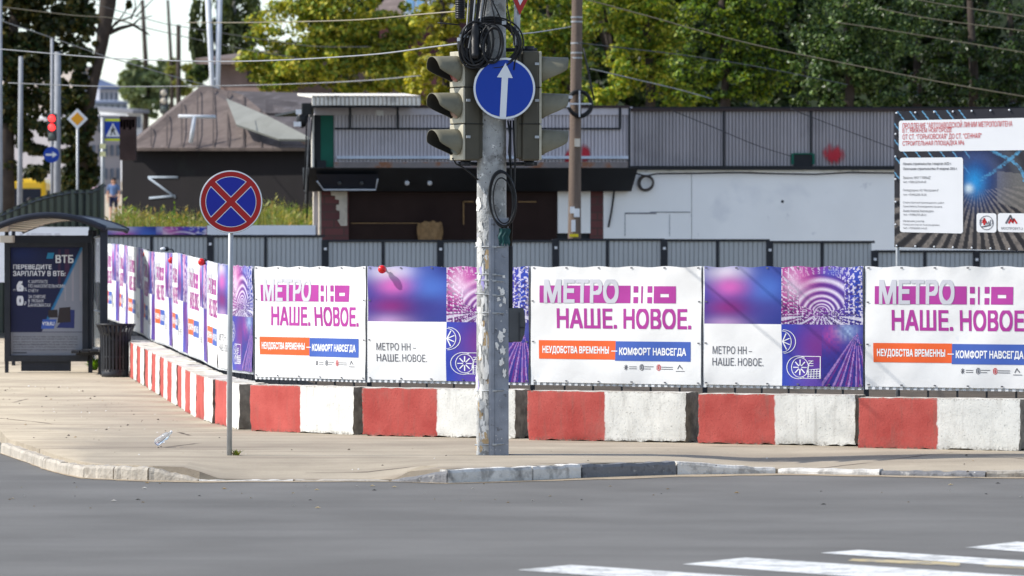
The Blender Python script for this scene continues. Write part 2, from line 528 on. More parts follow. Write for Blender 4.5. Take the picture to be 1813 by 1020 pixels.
M['lens_red'] = mat('red_lens', C8(160, 96, 86), .25, .05, coat=.4)
M['lens_amber'] = mat('amber_lens', C8(160, 130, 112), .25, .05, coat=.4)
M['lens_green'] = mat('green_lens', C8(95, 105, 100), .25, .05, coat=.4)
M['rubber'] = mat('black_cable', (.012, .012, .013), .45, .2, 8)
M['cable_grey'] = mat('grey_cable', C8(190, 190, 190), .5, .1, 8)
M['wire'] = mat('steel_wire', C8(140, 140, 140), .5, .1, 2)
M['wire_warm'] = mat('weathered_wire', C8(140, 128, 100), .5, .1, 2)
M['wire_dark'] = mat('dark_wire', (.03, .03, .032), .5, .1, 2)
M['box_dark'] = mat('dark_plastic_box', C8(74, 76, 78), .55, .15, 5)
M['green_bag'] = mat('green_plastic', C8(10, 62, 62), .5, .15, 6)
M['lamp_red'] = mat('red_lamp_glass', C8(222, 16, 14), .2, .03, coat=.6)
M['lamp_clear'] = mat('clear_lamp_glass', C8(225, 226, 226), .2, .03, coat=.6)
M['shelter'] = mat('navy_steel', C8(34, 38, 48), .45, .15, 3)
M['cream'] = mat('cream_slats', C8(205, 196, 180), .6, .12, 4)
M['bin'] = mat('black_bin_steel', C8(42, 43, 47), .45, .2, 6)
M['glass'] = glass_mat('shelter_glass')
M['wood_pole'] = mat('weathered_wood', C8(112, 97, 86), .9, .25, 3, bump=.5, bscale=20, streak=.8)
M['post_grey'] = mat('grey_post', C8(150, 152, 156), .85, .12, 3)
M['pale_conc'] = mat('pale_concrete', C8(205, 208, 212), .85, .12, 3)
M['leaf'] = leaf_mat('foliage', .5, .28)
M['leaf_gloss'] = leaf_mat('glossy_foliage', .36, .22)
M['bark'] = mat('bark', C8(66, 58, 52), .95, .3, 3, bump=.6, bscale=14)
M['bark_pale'] = mat('pale_bark', C8(150, 146, 140), .95, .3, 3, bump=.4, bscale=14, spots=[(5, .55, .62, C8(50, 48, 46), .8)])

# ------------------------------------------------------------------ ground
def ground_mat(name, c1, c2, scale, speck, rough=.9, bump=.3, stain=None, tracks=False):
    m = bpy.data.materials.new(name); m.use_nodes = True
    n, l = m.node_tree.nodes, m.node_tree.links
    b = n['Principled BSDF']; b.inputs['Roughness'].default_value = rough; b.inputs['Specular IOR Level'].default_value = .25
    tc = n.new('ShaderNodeTexCoord'); vec = tc.outputs['Object']
    def noise(sc, det=5, ro=.55, v=vec):
        t = n.new('ShaderNodeTexNoise'); t.inputs['Scale'].default_value = sc; t.inputs['Detail'].default_value = det; t.inputs['Roughness'].default_value = ro
        l.new(v, t.inputs['Vector']); return t.outputs['Fac']
    def mix(f, a, b_, lo, hi, amt=1.):
        q0 = n.new('ShaderNodeMapRange'); q0.inputs[1].default_value = lo; q0.inputs[2].default_value = hi; q0.inputs[4].default_value = amt; l.new(f, q0.inputs[0])
        q = n.new('ShaderNodeMix'); q.data_type = 'RGBA'; l.new(q0.outputs[0], q.inputs[0])
        for i, x in ((6, a), (7, b_)):
            if isinstance(x, tuple): q.inputs[i].default_value = (*x, 1)
            else: l.new(x, q.inputs[i])
        return q.outputs[2]
    mp = n.new('ShaderNodeMapping'); mp.inputs['Scale'].default_value = (.12, 1.0, 1); l.new(vec, mp.inputs['Vector'])
    c = mix(noise(scale), c1, c2, .35, .68)
    if tracks: c = mix(noise(1.1, 4, .5, mp.outputs[0]), c, tuple(x * .76 for x in c1), .5, .78, .5)
    if stain:
        c = mix(noise(.9, 6, .6, mp.outputs[0]), c, stain, .47, .72, .85)
        c = mix(noise(2.6, 6, .7), c, tuple(x * 1.2 for x in c2), .55, .8, .6)
        vo = n.new('ShaderNodeTexVoronoi'); vo.feature = 'DISTANCE_TO_EDGE'; vo.inputs['Scale'].default_value = .16
        ds = n.new('ShaderNodeMix'); ds.data_type = 'VECTOR'; ds.inputs[0].default_value = .12
        nz = n.new('ShaderNodeTexNoise'); nz.inputs['Scale'].default_value = 1.5; nz.inputs['Detail'].default_value = 5; l.new(vec, nz.inputs['Vector'])
        l.new(vec, ds.inputs[4]); l.new(nz.outputs['Color'], ds.inputs[5]); l.new(ds.outputs[1], vo.inputs['Vector'])
        ck = mix(vo.outputs['Distance'], C8(88, 78, 66), c, .0015, .0055)
        c = mix(noise(.5, 3, .5), c, ck, .48, .54)
    c = mix(noise(90, 2, .5), c, speck, .62, .7, .7)
    c = mix(noise(55, 3, .5), c, tuple(min(.8, x * 1.7) for x in c2), .66, .74, .5)
    l.new(c, b.inputs['Base Color'])
    bp = n.new('ShaderNodeBump'); bp.inputs['Strength'].default_value = bump; bp.inputs['Distance'].default_value = .012
    l.new(noise(70, 4, .6), bp.inputs['Height']); l.new(bp.outputs[0], b.inputs['Normal'])
    return m

M['asphalt'] = ground_mat('road_asphalt', C8(100, 98, 94), C8(114, 112, 108), .5, C8(66, 65, 63), .85, .35, tracks=True)
M['pavement'] = ground_mat('dusty_pavement', C8(176, 164, 144), C8(158, 147, 129), 1.2, C8(110, 100, 88), .95, .3, stain=C8(130, 118, 104))
M['sand'] = ground_mat('road_dust', C8(172, 156, 132), C8(150, 136, 116), 3, C8(110, 98, 82), .95, .5)
M['soil'] = ground_mat('bare_soil', C8(92, 82, 70), C8(70, 62, 52), 2, C8(50, 44, 38), .95, .6)
M['marking'] = mat('road_paint', C8(214, 214, 210), .7, .1, 3, bump=.2, bscale=60, spots=[(5, .5, .66, C8(130, 130, 128), .75), (22, .56, .66, C8(110, 110, 108), .7)])
M['marking_old'] = mat('worn_yellow_paint', C8(190, 172, 128), .8, .1, 3, spots=[(5, .45, .6, C8(120, 120, 120), 1)])
M['kerb'] = mat('kerb_concrete', C8(176, 168, 155), .9, .18, 5, bump=.6, bscale=30, spots=[(4, .55, .68, C8(126, 116, 104), .7), (22, .6, .7, C8(90, 82, 72), .6)])
M['kerb_white'] = mat('kerb_worn_white', C8(214, 210, 202), .9, .15, 4, bump=.6, bscale=30, spots=[(5, .5, .62, C8(150, 146, 140), .8), (3, .56, .66, C8(96, 94, 92), .6)])
M['kerb_dark'] = mat('kerb_dark', C8(122, 122, 124), .9, .15, 4, bump=.6, bscale=30, spots=[(8, .55, .66, C8(80, 80, 80), .7), (12, .6, .7, C8(190, 186, 178), .6)])

def G(px, py, z):
    D = (CH - z) * F / (py - HY)
    return Vector(((px - CX) * D / F, D, z))

ROADZ = -0.28
def road_z(y):
    if y < 57.5: return ROADZ
    if y < 66: return ROADZ + (gz(-8, 66) - .15 - ROADZ) * (y - 57.5) / 8.5
    return gz(-8, y) - .15

# kerb line: foot of the kerb on the road, left to right (photo column, row)
kerb_px = [(0, 808), (48, 822), (76, 831), (105, 838), (147, 846.5), (200, 849), (262, 851), (350, 852.5), (520, 852.5), (690, 853), (792, 856), (944, 851), (1030, 846.5), (1198, 841), (1375, 839), (1558, 842), (1745, 845.5), (1925, 846)]
KP = [G(x, y, ROADZ) for x, y in kerb_px]
back = [Vector((-70, 330, 0)), Vector((-35, 230, 0)), Vector((-21, 170, 0)), Vector((-14.5, 130, 0)), Vector((-10.2, 92, 0)), Vector((-8.2, 78, 0)), Vector((-7.0, 68, 0))]
line = [Vector((p.x, p.y, 0)) for p in back + KP] + [Vector((40, 54, 0)), Vector((90, 50, 0))]
def offset_line(pts, d):
    out = []
    for i, p in enumerate(pts):
        t = (pts[min(i + 1, len(pts) - 1)] - pts[max(i - 1, 0)]).normalized()
        out.append(p + Vector((-t.y, t.x, 0)) * d)
    return out

def cut_sheet(name, poly, zfn, m, xs, ys, kind='structure'):
    bm = bmesh.new()
    vs = [bm.verts.new((p.x, p.y, 0)) for p in poly]
    es = [bm.edges.new((vs[i], vs[(i + 1) % len(vs)])) for i in range(len(vs))]
    bmesh.ops.triangle_fill(bm, use_beauty=True, edges=es)
    for ax, vals in ((0, xs), (1, ys)):
        no = (1, 0, 0) if ax == 0 else (0, 1, 0)
        for v in vals:
            co = (v, 0, 0) if ax == 0 else (0, v, 0)
            bmesh.ops.bisect_plane(bm, geom=bm.verts[:] + bm.edges[:] + bm.faces[:], plane_co=co, plane_no=no)
    for v in bm.verts: v.co.z = zfn(v.co.x, v.co.y)
    bmesh.ops.recalc_face_normals(bm, faces=bm.faces[:])
    for f in bm.faces:
        if f.normal.z < 0: f.normal_flip()
        f.smooth = True
    if name == 'pavement':
        be = [e for e in bm.edges if e.is_boundary]
        ex = bmesh.ops.extrude_edge_only(bm, edges=be)
        for v in ex['geom']:
            if isinstance(v, bmesh.types.BMVert): v.co.z -= .3
        for f in bm.faces:
            if abs(f.normal.z) < .5: f.smooth = False
    me = bpy.data.meshes.new(name); bm.to_mesh(me); bm.free(); me.materials.append(m)
    o = bpy.data.objects.new(name, me); COL.objects.link(o)
    o['kind'] = kind
    return o

_kd += [(p.x, p.y) for p in KP if p.x > -4.5]
pave_edge = offset_line(line, .10)
pave_poly = pave_edge + [Vector((140, 500, 0)), Vector((-70, 500, 0))]
cut_sheet('pavement', pave_poly, gz, M['pavement'], [x * .4 for x in range(-12, 20)], [54, 54.6, 55.2, 55.8, 56.4, 57, 57.6, 58.2, 59, 60, 61, 62, 64, 67, 75, 85, 95, 101, 130, 200])
cut_sheet('road', [Vector(p) for p in ((-200, -30, 0), (200, -30, 0), (200, 500, 0), (-200, 500, 0))], lambda x, y: road_z(y), M['asphalt'], [], [20, 40, 57.5, 60, 63, 66, 67, 80, 101, 150, 250])
# dust washed up along the foot of the kerb
dl = [Vector((p.x, p.y, 0)) for p in KP]
random.seed(3)
dd = []
for i in range(len(dl) - 1):
    for k in range(5):
        dd.append(dl[i].lerp(dl[i + 1], k / 5))
dd.append(dl[-1])
dfoot = []
for p in dd:
    w = .20 + .12 * math.sin(p.x * 1.3) + random.uniform(-.07, .07)
    if 0 < p.x < 5: w += .35 * sm(0, 1.2, p.x)
    dfoot.append(p + Vector((0, -max(.05, w), 0)))
bx = MB()
for i in range(len(dd) - 1):
    q = [dfoot[i], dfoot[i + 1], dd[i + 1], dd[i]]
    bx.add([Vector((a.x, a.y + (.12 if j > 1 else 0), max(ROADZ, road_z(a.y)) + .005)) for j, a in enumerate(q)], [(0, 1, 2, 3)])
tag(bx.build('sand_strip', M['sand']), kind='structure')
# soil of the building site behind the front fence
cut_sheet('soil', [Vector(p) for p in ((-3.2, 68.2, 0), (-1.7, 66.2, 0), (.3, 64.8, 0), (2.4, 63.5, 0), (4.3, 62.3, 0), (7, 61, 0), (60, 58, 0), (60, 108, 0), (-9, 108, 0), (-7.2, 95, 0))], lambda x, y: gz(x, y) + .012, M['soil'], [], [64, 67, 75, 85, 95, 101])

def flat_patch(pts, z, name, m):
    mb = MB(); P = [G(x, y, z) for x, y in pts]
    mb.add(P, [tuple(range(len(P)))])
    return tag(mb.build(name, m), kind='structure')
zz = ROADZ + .004
def stripe(tip, topend, slope):
    (tx, ty), (ex, ey) = tip, topend
    L = 1500
    flat_patch([(tx, ty), (tx + L, ty + slope * L), (ex + L, ey + slope * L * .93), (ex, ey)], zz, 'crosswalk_stripe', M['marking'])
stripe((1709, 969.5), (1800, 959), .070)
stripe((1452, 979), (1520, 973.5), .070)
stripe((1208, 999), (1320, 987), .072)
stripe((916, 1009), (1010, 1000), .072)
flat_patch([(1510, 989), (1640, 993), (1700, 997), (1700, 1002), (1560, 996), (1500, 993)], zz, 'faded_marking', M['marking_old'])
flat_patch([(1740, 999), (1813, 1003), (1813, 1007), (1745, 1003)], zz, 'faded_marking', M['marking_old'])

# ------------------------------------------------------------------ kerbstones
def kerbstone(a, b, za, zb, m, label, back_w=.15, chip=.012):
    a, b = Vector(a), Vector(b)
    t = (b - a); L = t.length; t.normalize(); nn = Vector((-t.y, t.x, 0))
    o = thing('kerbstone', label, 'kerbstone', (a.x, a.y, ROADZ), 'kerbstones along the pavement edge')
    mb = MB(); n = 10; rows = []
    for i in range(n + 1):
        s = .012 + (L - .024) * i / n
        z = za + (zb - za) * i / n + random.uniform(-chip, chip * .4) - ROADZ
        fo = random.uniform(-.006, .006)
        p = t * s
        rows.append([p + nn * fo + Vector((0, 0, -.06)), p + nn * (fo + .004) + Vector((0, 0, z - .03)), p + nn * (.022 + fo) + Vector((0, 0, z)), p + nn * back_w + Vector((0, 0, z + .004)), p + nn * back_w + Vector((0, 0, -.06))])
    vs = [q for r in rows for q in r]; fs = []
    for i in range(n):
        for k in range(4):
            fs.append((i * 5 + k, (i + 1) * 5 + k, (i + 1) * 5 + k + 1, i * 5 + k + 1))
    fs += [(0, 1, 2, 3, 4), tuple(n * 5 + k for k in (4, 3, 2, 1, 0))]
    mb.add(vs, fs)
    ob = mb.build('kerbstone', m)
    for k in ('label', 'category', 'group'): ob[k] = o[k]
    ob.location = o.location
    bpy.data.objects.remove(o)
    ob.name = 'kerbstone'
    return ob
kz = [(0, -.13, -.13, 'kerb', 'curved pale kerbstone at the far left edge of the pavement'),
      (1, -.13, -.13, 'kerb', 'short worn kerbstone, second along the curve from the left edge'),
      (2, -.13, -.13, 'kerb', 'worn kerbstone, third along the curve from the left edge'),
      (3, -.13, -.13, 'kerb', 'beige kerbstone in the middle of the left curve'),
      (4, -.13, -.13, 'kerb', 'cracked beige kerbstone, fifth along the left curve'),
      (5, -.13, -.135, 'kerb', 'beige kerbstone with a stained face just before the sloping end stone'),
      (6, -.135, -.255, 'kerb', 'sloping kerbstone that drops to road level below the plastic bottle'),
      (7, -.262, -.266, 'kerb_white', 'flush white kerbstone at the dropped kerb, left one'),
      (8, -.266, -.262, 'kerb', 'flush dusty kerbstone at the dropped kerb in front of the no stopping sign'),
      (9, -.255, -.135, 'kerb_dark', 'sloping grey kerbstone rising left of the pole'),
      (10, -.13, -.13, 'kerb_white', 'worn white kerbstone at the foot of the traffic light pole'),
      (11, -.13, -.13, 'kerb_white', 'short white kerbstone between the pole and the dark grey stone'),
      (12, -.13, -.13, 'kerb_dark', 'long dark grey kerbstone right of the pole'),
      (13, -.13, -.215, 'kerb_white', 'black streaked kerbstone sinking towards the right'),
      (14, -.215, -.215, 'kerb_white', 'low white kerbstone, third from the right'),
      (15, -.225, -.22, 'kerb_dark', 'low grey kerbstone, second from the right'),
      (16, -.205, -.185, 'kerb', 'low kerbstone at the right edge of the picture')]
random.seed(5)
for (i, za, zb, mk, lb) in kz:
    a, b = KP[i], KP[i + 1]
    if i < 4:  # the road climbs a little on the left
        za += road_z(a.y) - ROADZ - .02; zb += road_z(b.y) - ROADZ - .02
    kerbstone(a, b, za, zb, M[mk], lb)

# ------------------------------------------------------------------ concrete blocks
def block(a, b, h, label, group, split=.5, thick=.4, seed=0, zb=None):
    """a, b: front lower corners (world)"""
    a, b = Vector(a), Vector(b)
    L = (Vector((b.x, b.y)) - Vector((a.x, a.y))).length
    rnd = random.Random(seed)
    nx, ny, nz = 26, 6, 9
    bm = bmesh.new()
    bmesh.ops.create_cube(bm, size=1)
    bmesh.ops.subdivide_edges(bm, edges=[e for e in bm.edges if abs(e.verts[0].co.x - e.verts[1].co.x) > .5], cuts=nx - 1, use_grid_fill=True)
    bmesh.ops.subdivide_edges(bm, edges=[e for e in bm.edges if abs(e.verts[0].co.y - e.verts[1].co.y) > .5], cuts=ny - 1, use_grid_fill=True)
    bmesh.ops.subdivide_edges(bm, edges=[e for e in bm.edges if abs(e.verts[0].co.z - e.verts[1].co.z) > .5], cuts=nz - 1, use_grid_fill=True)
    lx, ly, lz = L / 2, thick / 2, h / 2
    for v in bm.verts:
        p = Vector((v.co.x * L, v.co.y * thick, v.co.z * h))
        # round the edges
        r = .011
        q = Vector((max(-lx + r, min(lx - r, p.x)), max(-ly + r, min(ly - r, p.y)), max(-lz + r, min(lz - r, p.z))))
        d = p - q
        if d.length > 1e-6: p = q + d.normalized() * r
        k = 1.0 if p.z > -lz + .08 else 2.4
        onedge = sum(abs(abs(c) - m_) < .013 for c, m_ in zip(p, (lx, ly, lz)))
        j = (.0022 if onedge < 2 else .0065) * k
        p += Vector((rnd.uniform(-j, j), rnd.uniform(-j, j), rnd.uniform(-j, j)))
        v.co = p + Vector((L / 2, thick / 2, h / 2))
    for f in bm.faces: f.smooth = True
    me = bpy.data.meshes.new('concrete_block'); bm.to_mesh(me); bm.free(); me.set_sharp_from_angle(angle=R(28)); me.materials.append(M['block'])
    o = bpy.data.objects.new('concrete_block', me); COL.objects.link(o)
    o.location = a
    o.rotation_euler = (0, math.atan2(a.z - b.z, L) if abs(a.z - b.z) < .2 else 0, math.atan2(b.y - a.y, b.x - a.x))
    return tag(o, label, 'concrete block', group)
grp = 'red and white concrete blocks along the fence'
fb = [((442, 65.9), (626, 64.4), 'painted block left of centre, set askew at the fence corner under the narrow white banner'),
      ((641, 64.0), (912, 62.9), 'painted block partly hidden by the traffic light pole, red end to the left'),
      ((933, 62.4), (1214, 61.5), 'painted block just right of the traffic light pole'),
      ((1236, 61.3), (1514, 60.5), 'painted block under the blue and purple picture banner right of centre'),
      ((1520, 60.2), (1806, 59.4), 'painted block at the right edge, under the rightmost white banner')]
for i, ((x0, d0), (x1, d1), lb) in enumerate(fb):
    a, b = W(x0, HY, d0), W(x1, HY, d1)
    a.z = b.z = [-.068, -.062, -.062, -.07, -.09][i]
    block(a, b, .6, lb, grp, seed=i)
def left_front_x(D):
    return -3.58 - (D - 66.5) * .237 if D < 68.4 else (-4.03 - (D - 68.4) * .18 if D < 70.4 else -4.39 - .134 * (D - 70.4))
ordn = ['first', 'second', 'third', 'fourth', 'fifth', 'sixth', 'seventh', 'eighth', 'ninth', 'tenth', 'eleventh', 'twelfth', 'thirteenth', 'fourteenth', 'fifteenth', 'sixteenth']
D = 66.45
for i in range(12):
    D2 = D + 1.93
    a = Vector((left_front_x(D2) + random.uniform(-.012, .03), D2, 0)); b = Vector((left_front_x(D), D + .01, 0))
    a.z = gz(a.x, a.y); b.z = gz(b.x, b.y)
    block(a, b, .6, 'painted block in the row receding left, ' + ordn[i] + ' back from the fence corner', grp, seed=20 + i)
    D = D2 + .012

# ------------------------------------------------------------------ banners on the fence
rng = np.random.default_rng(4)
LIN = np.vectorize(lin)
def A8(*c):
    return np.array([.74 * lin(x / 255) ** 1.18 for x in c])
def mixc(a, b, t):
    return a[None, None, :] * (1 - t[..., None]) + b[None, None, :] * t[..., None] if a.ndim == 1 else a * (1 - t[..., None]) + (b[None, None, :] if b.ndim == 1 else b) * t[..., None]
def gauss(U, V, u, v, su, sv):
    return np.exp(-(((U - u) / su) ** 2 + ((V - v) / sv) ** 2))
def blur_col(U, V):
    c = mixc(A8(62, 92, 190), A8(58, 72, 160), V)
    c = mixc(c, A8(238, 232, 246), .95 * gauss(U, V, .28, .10, .30, .18))
    c = mixc(c, A8(96, 140, 222), .9 * gauss(U, V, .78, .40, .25, .30))
    c = mixc(c, A8(226, 118, 200), .95 * gauss(U, V, .33, .36, .22, .18))
    c = mixc(c, A8(156, 40, 140), .95 * gauss(U, V, .32, .72, .30, .17))
    c = mixc(c, A8(70, 56, 150), .6 * gauss(U, V, .8, .72, .3, .2))
    c = mixc(c, A8(206, 170, 214), .9 * gauss(U, V, .28, 1.0, .26, .12))
    c = mixc(c, A8(54, 60, 140), .7 * gauss(U, V, 1.0, .0, .2, .2))
    return c
def vnoise(shape, k):
    n = rng.random((shape[0] // k + 2, shape[1] // k + 2))
    return np.kron(n, np.ones((k, k)))[:shape[0], :shape[1]]
def tunnel_col(U, V):
    dx, dy = (U - .49) * 1.3, (V - .80)
    r = np.hypot(dx, dy) + 1e-4; th = np.arctan2(-dy, dx)
    base = mixc(A8(196, 52, 160), A8(56, 84, 190), np.clip((U - .1) * 1.25, 0, 1))
    base = mixc(base, A8(70, 40, 130), np.clip((V - .55) * 1.6, 0, .8))
    ring = (r > .10) & (r < .62 + .05 * np.sin(th)) & (th > .25) & (th < 2.8) & (np.abs(dx) < .36)
    st = .5 + .5 * np.sin(np.log(r) * 19)
    base = np.where(ring[..., None], mixc(base, A8(245, 236, 250), np.clip(st ** 2, 0, 1) * .9), base)
    base = np.where((ring & (st < .25))[..., None], mixc(base, A8(96, 60, 150), np.full_like(r, .6)), base)
    wall = ~ring
    ln = (np.abs(np.sin(th * 26)) > .86) | (np.abs(np.sin(9 / np.maximum(np.abs(dx), .07))) > .9)
    nz = vnoise(U.shape, 2)
    wl = wall & ln & (nz > .35)
    base = np.where(wl[..., None], mixc(base, A8(242, 236, 250), np.full_like(r, .8)), base)
    dk = wall & (vnoise(U.shape, 3) > .72) & (V > .25)
    base = np.where(dk[..., None], mixc(base, A8(70, 30, 110), np.full_like(r, .65)), base)
    base = mixc(base, A8(250, 240, 252), .85 * gauss(U, V, .18, .30, .13, .22))
    base = mixc(base, A8(214, 70, 176), .7 * gauss(U, V, .27, .2, .14, .2))
    base = mixc(base, A8(70, 110, 210), .7 * gauss(U, V, .62, .1, .14, .1))
    rail = (V > .86) & (np.abs(np.sin(th * 9)) > .9)
    base = np.where(rail[..., None], mixc(base, A8(235, 232, 245), np.full_like(r, .7)), base)
    return base * (.9 + .2 * rng.random(U.shape))[..., None]
def grad_col(U, V):
    c = mixc(A8(54, 92, 200), A8(70, 72, 178), np.clip(U * 1.2, 0, 1))
    c = mixc(c, A8(132, 52, 150), .95 * gauss(U, V, .9, .35, .6, .42))
    return mixc(c, A8(140, 96, 190), .5 * gauss(U, V, .7, 1.0, .4, .3))
def trails_col(U, V):
    dx, dy = (U - .86), (V - .12)
    th = np.arctan2(dy, -dx); r = np.hypot(dx, dy)
    c = mixc(A8(72, 60, 160), A8(52, 48, 140), V)
    c = mixc(c, A8(190, 70, 170), .8 * gauss(U, V, .25, .18, .28, .2))
    c = mixc(c, A8(190, 215, 245), .8 * gauss(U, V, .62, .1, .25, .14))
    k = (np.sin(th * 34) + .6 * np.sin(th * 57 + 1))
    fan = (th > .75) & (th < 2.0)
    c = np.where((fan & (k > .55))[..., None], mixc(c, A8(230, 180, 235), np.clip(.9 - .3 * r, 0, 1)), c)
    c = np.where((fan & (k < -.7))[..., None], mixc(c, A8(170, 40, 140), np.full_like(r, .6)), c)
    c = mixc(c, A8(60, 70, 176), .5 * vnoise(U.shape, 4))
    return c

def path_fn(P, ztop, zbot, seed=0, wave=.0085):
    """P: ground points left to right; ztop/zbot: heights at these points. returns fn(u, v, off)"""
    P = [Vector((p[0], p[1], 0)) for p in P]
    L = [0]
    for a, b in zip(P[:-1], P[1:]): L.append(L[-1] + (b - a).length)
    ph = [random.Random(seed * 7 + k).uniform(0, 6.28) for k in range(6)]
    def fn(u, v, off=0.0):
        s = min(max(u, 0), 1) * L[-1]; i = 0
        while i < len(P) - 2 and s > L[i + 1]: i += 1
        t = (s - L[i]) / (L[i + 1] - L[i])
        p = P[i].lerp(P[i + 1], t)
        d = (P[i + 1] - P[i]).normalized(); n = Vector((d.y, -d.x, 0))
        zt = ztop[i] + (ztop[i + 1] - ztop[i]) * t; zb_ = zbot[i] + (zbot[i + 1] - zbot[i]) * t
        w = wave * (math.sin(9 * u + ph[0]) * math.sin(5 * v + ph[1]) + .6 * math.sin(17 * u + 6 * v + ph[2]) + .5 * math.sin(4 * u - 13 * v + ph[3]))
        e = math.exp(-v * 14) * .5 * wave * math.sin(40 * u + ph[4])
        cr = 0
        for (cu, cv, sg) in ((0, 0, 1), (1, 0, -1), (0, 1, -1), (1, 1, 1)):   # creases pulled from the corner eyelets
            du, dv = abs(u - cu), abs(v - cv)
            cr += .5 * wave * math.sin(24 * (du * 1.3 - dv) + ph[5]) * math.exp(-6 * (du + dv))
        w += cr
        sag = .016 * math.sin(math.pi * 5 * u) ** 2 * math.exp(-v * 30)
        q = p + n * (off + w + e)
        q.z = zt + (zb_ - zt) * v - sag
        return q
    fn.len = L[-1]; fn.P = P; fn.ztop = ztop; fn.zbot = zbot
    return fn

def rect(mb, fn, x0, y0, x1, y1, off, mi=0, nu=None, nv=4):
    nu = nu or max(1, int((x1 - x0) * 40))
    mb.grid(lambda u, v: fn(x0 + (x1 - x0) * u, y0 + (y1 - y0) * v, off), nu, nv, mi)

def eyelets(root, fn):
    mb = MB()
    for k in range(6):
        for v in (.015, .985):
            u = .015 + .97 * k / 5
            for w in ((0),):
                du, dv = .008 / fn.len * 2, .011
                mb.add([fn(u - du, v - dv * .5, .009), fn(u - du, v + dv * .5, .009), fn(u + du, v + dv * .5, .009), fn(u + du, v - dv * .5, .009)], [(0, 1, 2, 3)])
    for v in (.3, .65):
        for u in (.012, .988):
            du, dv = .008 / fn.len * 2, .011
            mb.add([fn(u - du, v - dv * .5, .009), fn(u - du, v + dv * .5, .009), fn(u + du, v + dv * .5, .009), fn(u + du, v - dv * .5, .009)], [(0, 1, 2, 3)])
    mb.build('eyelet_row', M['dark_print'], root, world=True)

def white_banner(fn, label, group, fine=True):
    c = fn(.5, 1)
    root = thing('fence_banner', label, 'banner', c, group)
    mb = MB(); mb.grid(lambda u, v: fn(u, v), 60 if fine else 24, 24 if fine else 10); mb.build('sheet', M['banner'], root, world=True)
    o1, o2 = .003, .0055
    mb = MB()
    rect(mb, fn, .052, .166, .587, .315, o1); rect(mb, fn, .605, .17, .633, .225, o1); rect(mb, fn, .605, .262, .633, .315, o1)
    rect(mb, fn, .651, .17, .661, .315, o1); rect(mb, fn, .689, .17, .717, .225, o1); rect(mb, fn, .689, .262, .717, .315, o1)
    rect(mb, fn, .727, .17, .855, .235, o1); rect(mb, fn, .727, .263, .855, .315, o1); rect(mb, fn, .727, .235, .765, .263, o1); rect(mb, fn, .815, .235, .855, .263, o1)
    mb.build('title_bar', M['magenta'], root, world=True)
    T = lambda off: (lambda x, y: fn(x, y, off))
    mb = MB(); text(mb, 'МЕТРО', T(o2), .078, .113, .518, .315, bold=.035, cuts=(18, 6)); mb.build('title_lettering', M['letter_grey'], root, world=True)
    mb = MB(); text(mb, 'НАШЕ.', T(o1), .151, .362, .507, .533, bold=.028); mb.build('headline_lettering', M['magenta'], root, world=True)
    mb = MB(); text(mb, 'НОВОЕ.', T(o1), .546, .362, .944, .533, bold=.028); mb.build('headline_lettering', M['magenta'], root, world=True)
    mb = MB(); rect(mb, fn, .044, .637, .500, .797, o1, 0); rect(mb, fn, .500, .64, .940, .806, o1, 1)
    mb.build('slogan_bar', [M['orange'], M['blue_print']], root, world=True)
    mb = MB(); text(mb, 'НЕУДОБСТВА ВРЕМЕННЫ', T(o2), .066, .686, .462, .758, bold=.03, cuts=(16, 3)); text(mb, 'КОМФОРТ НАВСЕГДА', T(o2), .523, .693, .914, .765, bold=.03, cuts=(16, 3))
    rect(mb, fn, .476, .72, .512, .728, o2)
    mb.build('slogan_lettering', M['white_print'], root, world=True)
    if fine:
        mb = MB()
        def emblem(u, v, k, mi=0):
            s = .014
            if k == 0:    # eagle-like crest
                for a in range(8):
                    w = a * math.pi / 4
                    ribbon(mb, [(u, v), (u + s * .8 * math.cos(w), v + s * 1.6 * math.sin(w))], T(o1), .004, mi)
            elif k == 1:  # shield
                ribbon(mb, [(u - s * .7, v - s * 1.2), (u + s * .7, v - s * 1.2), (u + s * .7, v + s), (u, v + s * 1.7), (u - s * .7, v + s)], T(o1), .004, mi, True)
                ribbon(mb, [(u - s * .4, v - s * 1.8), (u + s * .4, v - s * 1.8)], T(o1), .006, mi)
                ribbon(mb, [(u, v - .01), (u, v + .012)], T(o1), .007, mi)
            else:         # mountain mark
                ribbon(mb, [(u - s, v + s), (u - .002, v - s * 1.4), (u + s * .4, v + s * .2), (u + s * .6, v - s * .1), (u + s, v + s)], T(o1), .005, mi)
        emblem(.565, .862, 0); emblem(.655, .862, 1); emblem(.752, .862, 1, 1); emblem(.878, .855, 2)
        for (u0, u1, vs) in ((.585, .625, (.855, .872)), (.672, .722, (.853,)), (.672, .705, (.872,)), (.768, .835, (.855, .872)), (.855, .905, (.888,))):
            for v in vs: ribbon(mb, [(u0, v), (u1, v)], T(o1), .005)
        mb.build('logo_row', [M['dark_print'], M['red_print']], root, world=True)
        eyelets(root, fn)
    return root

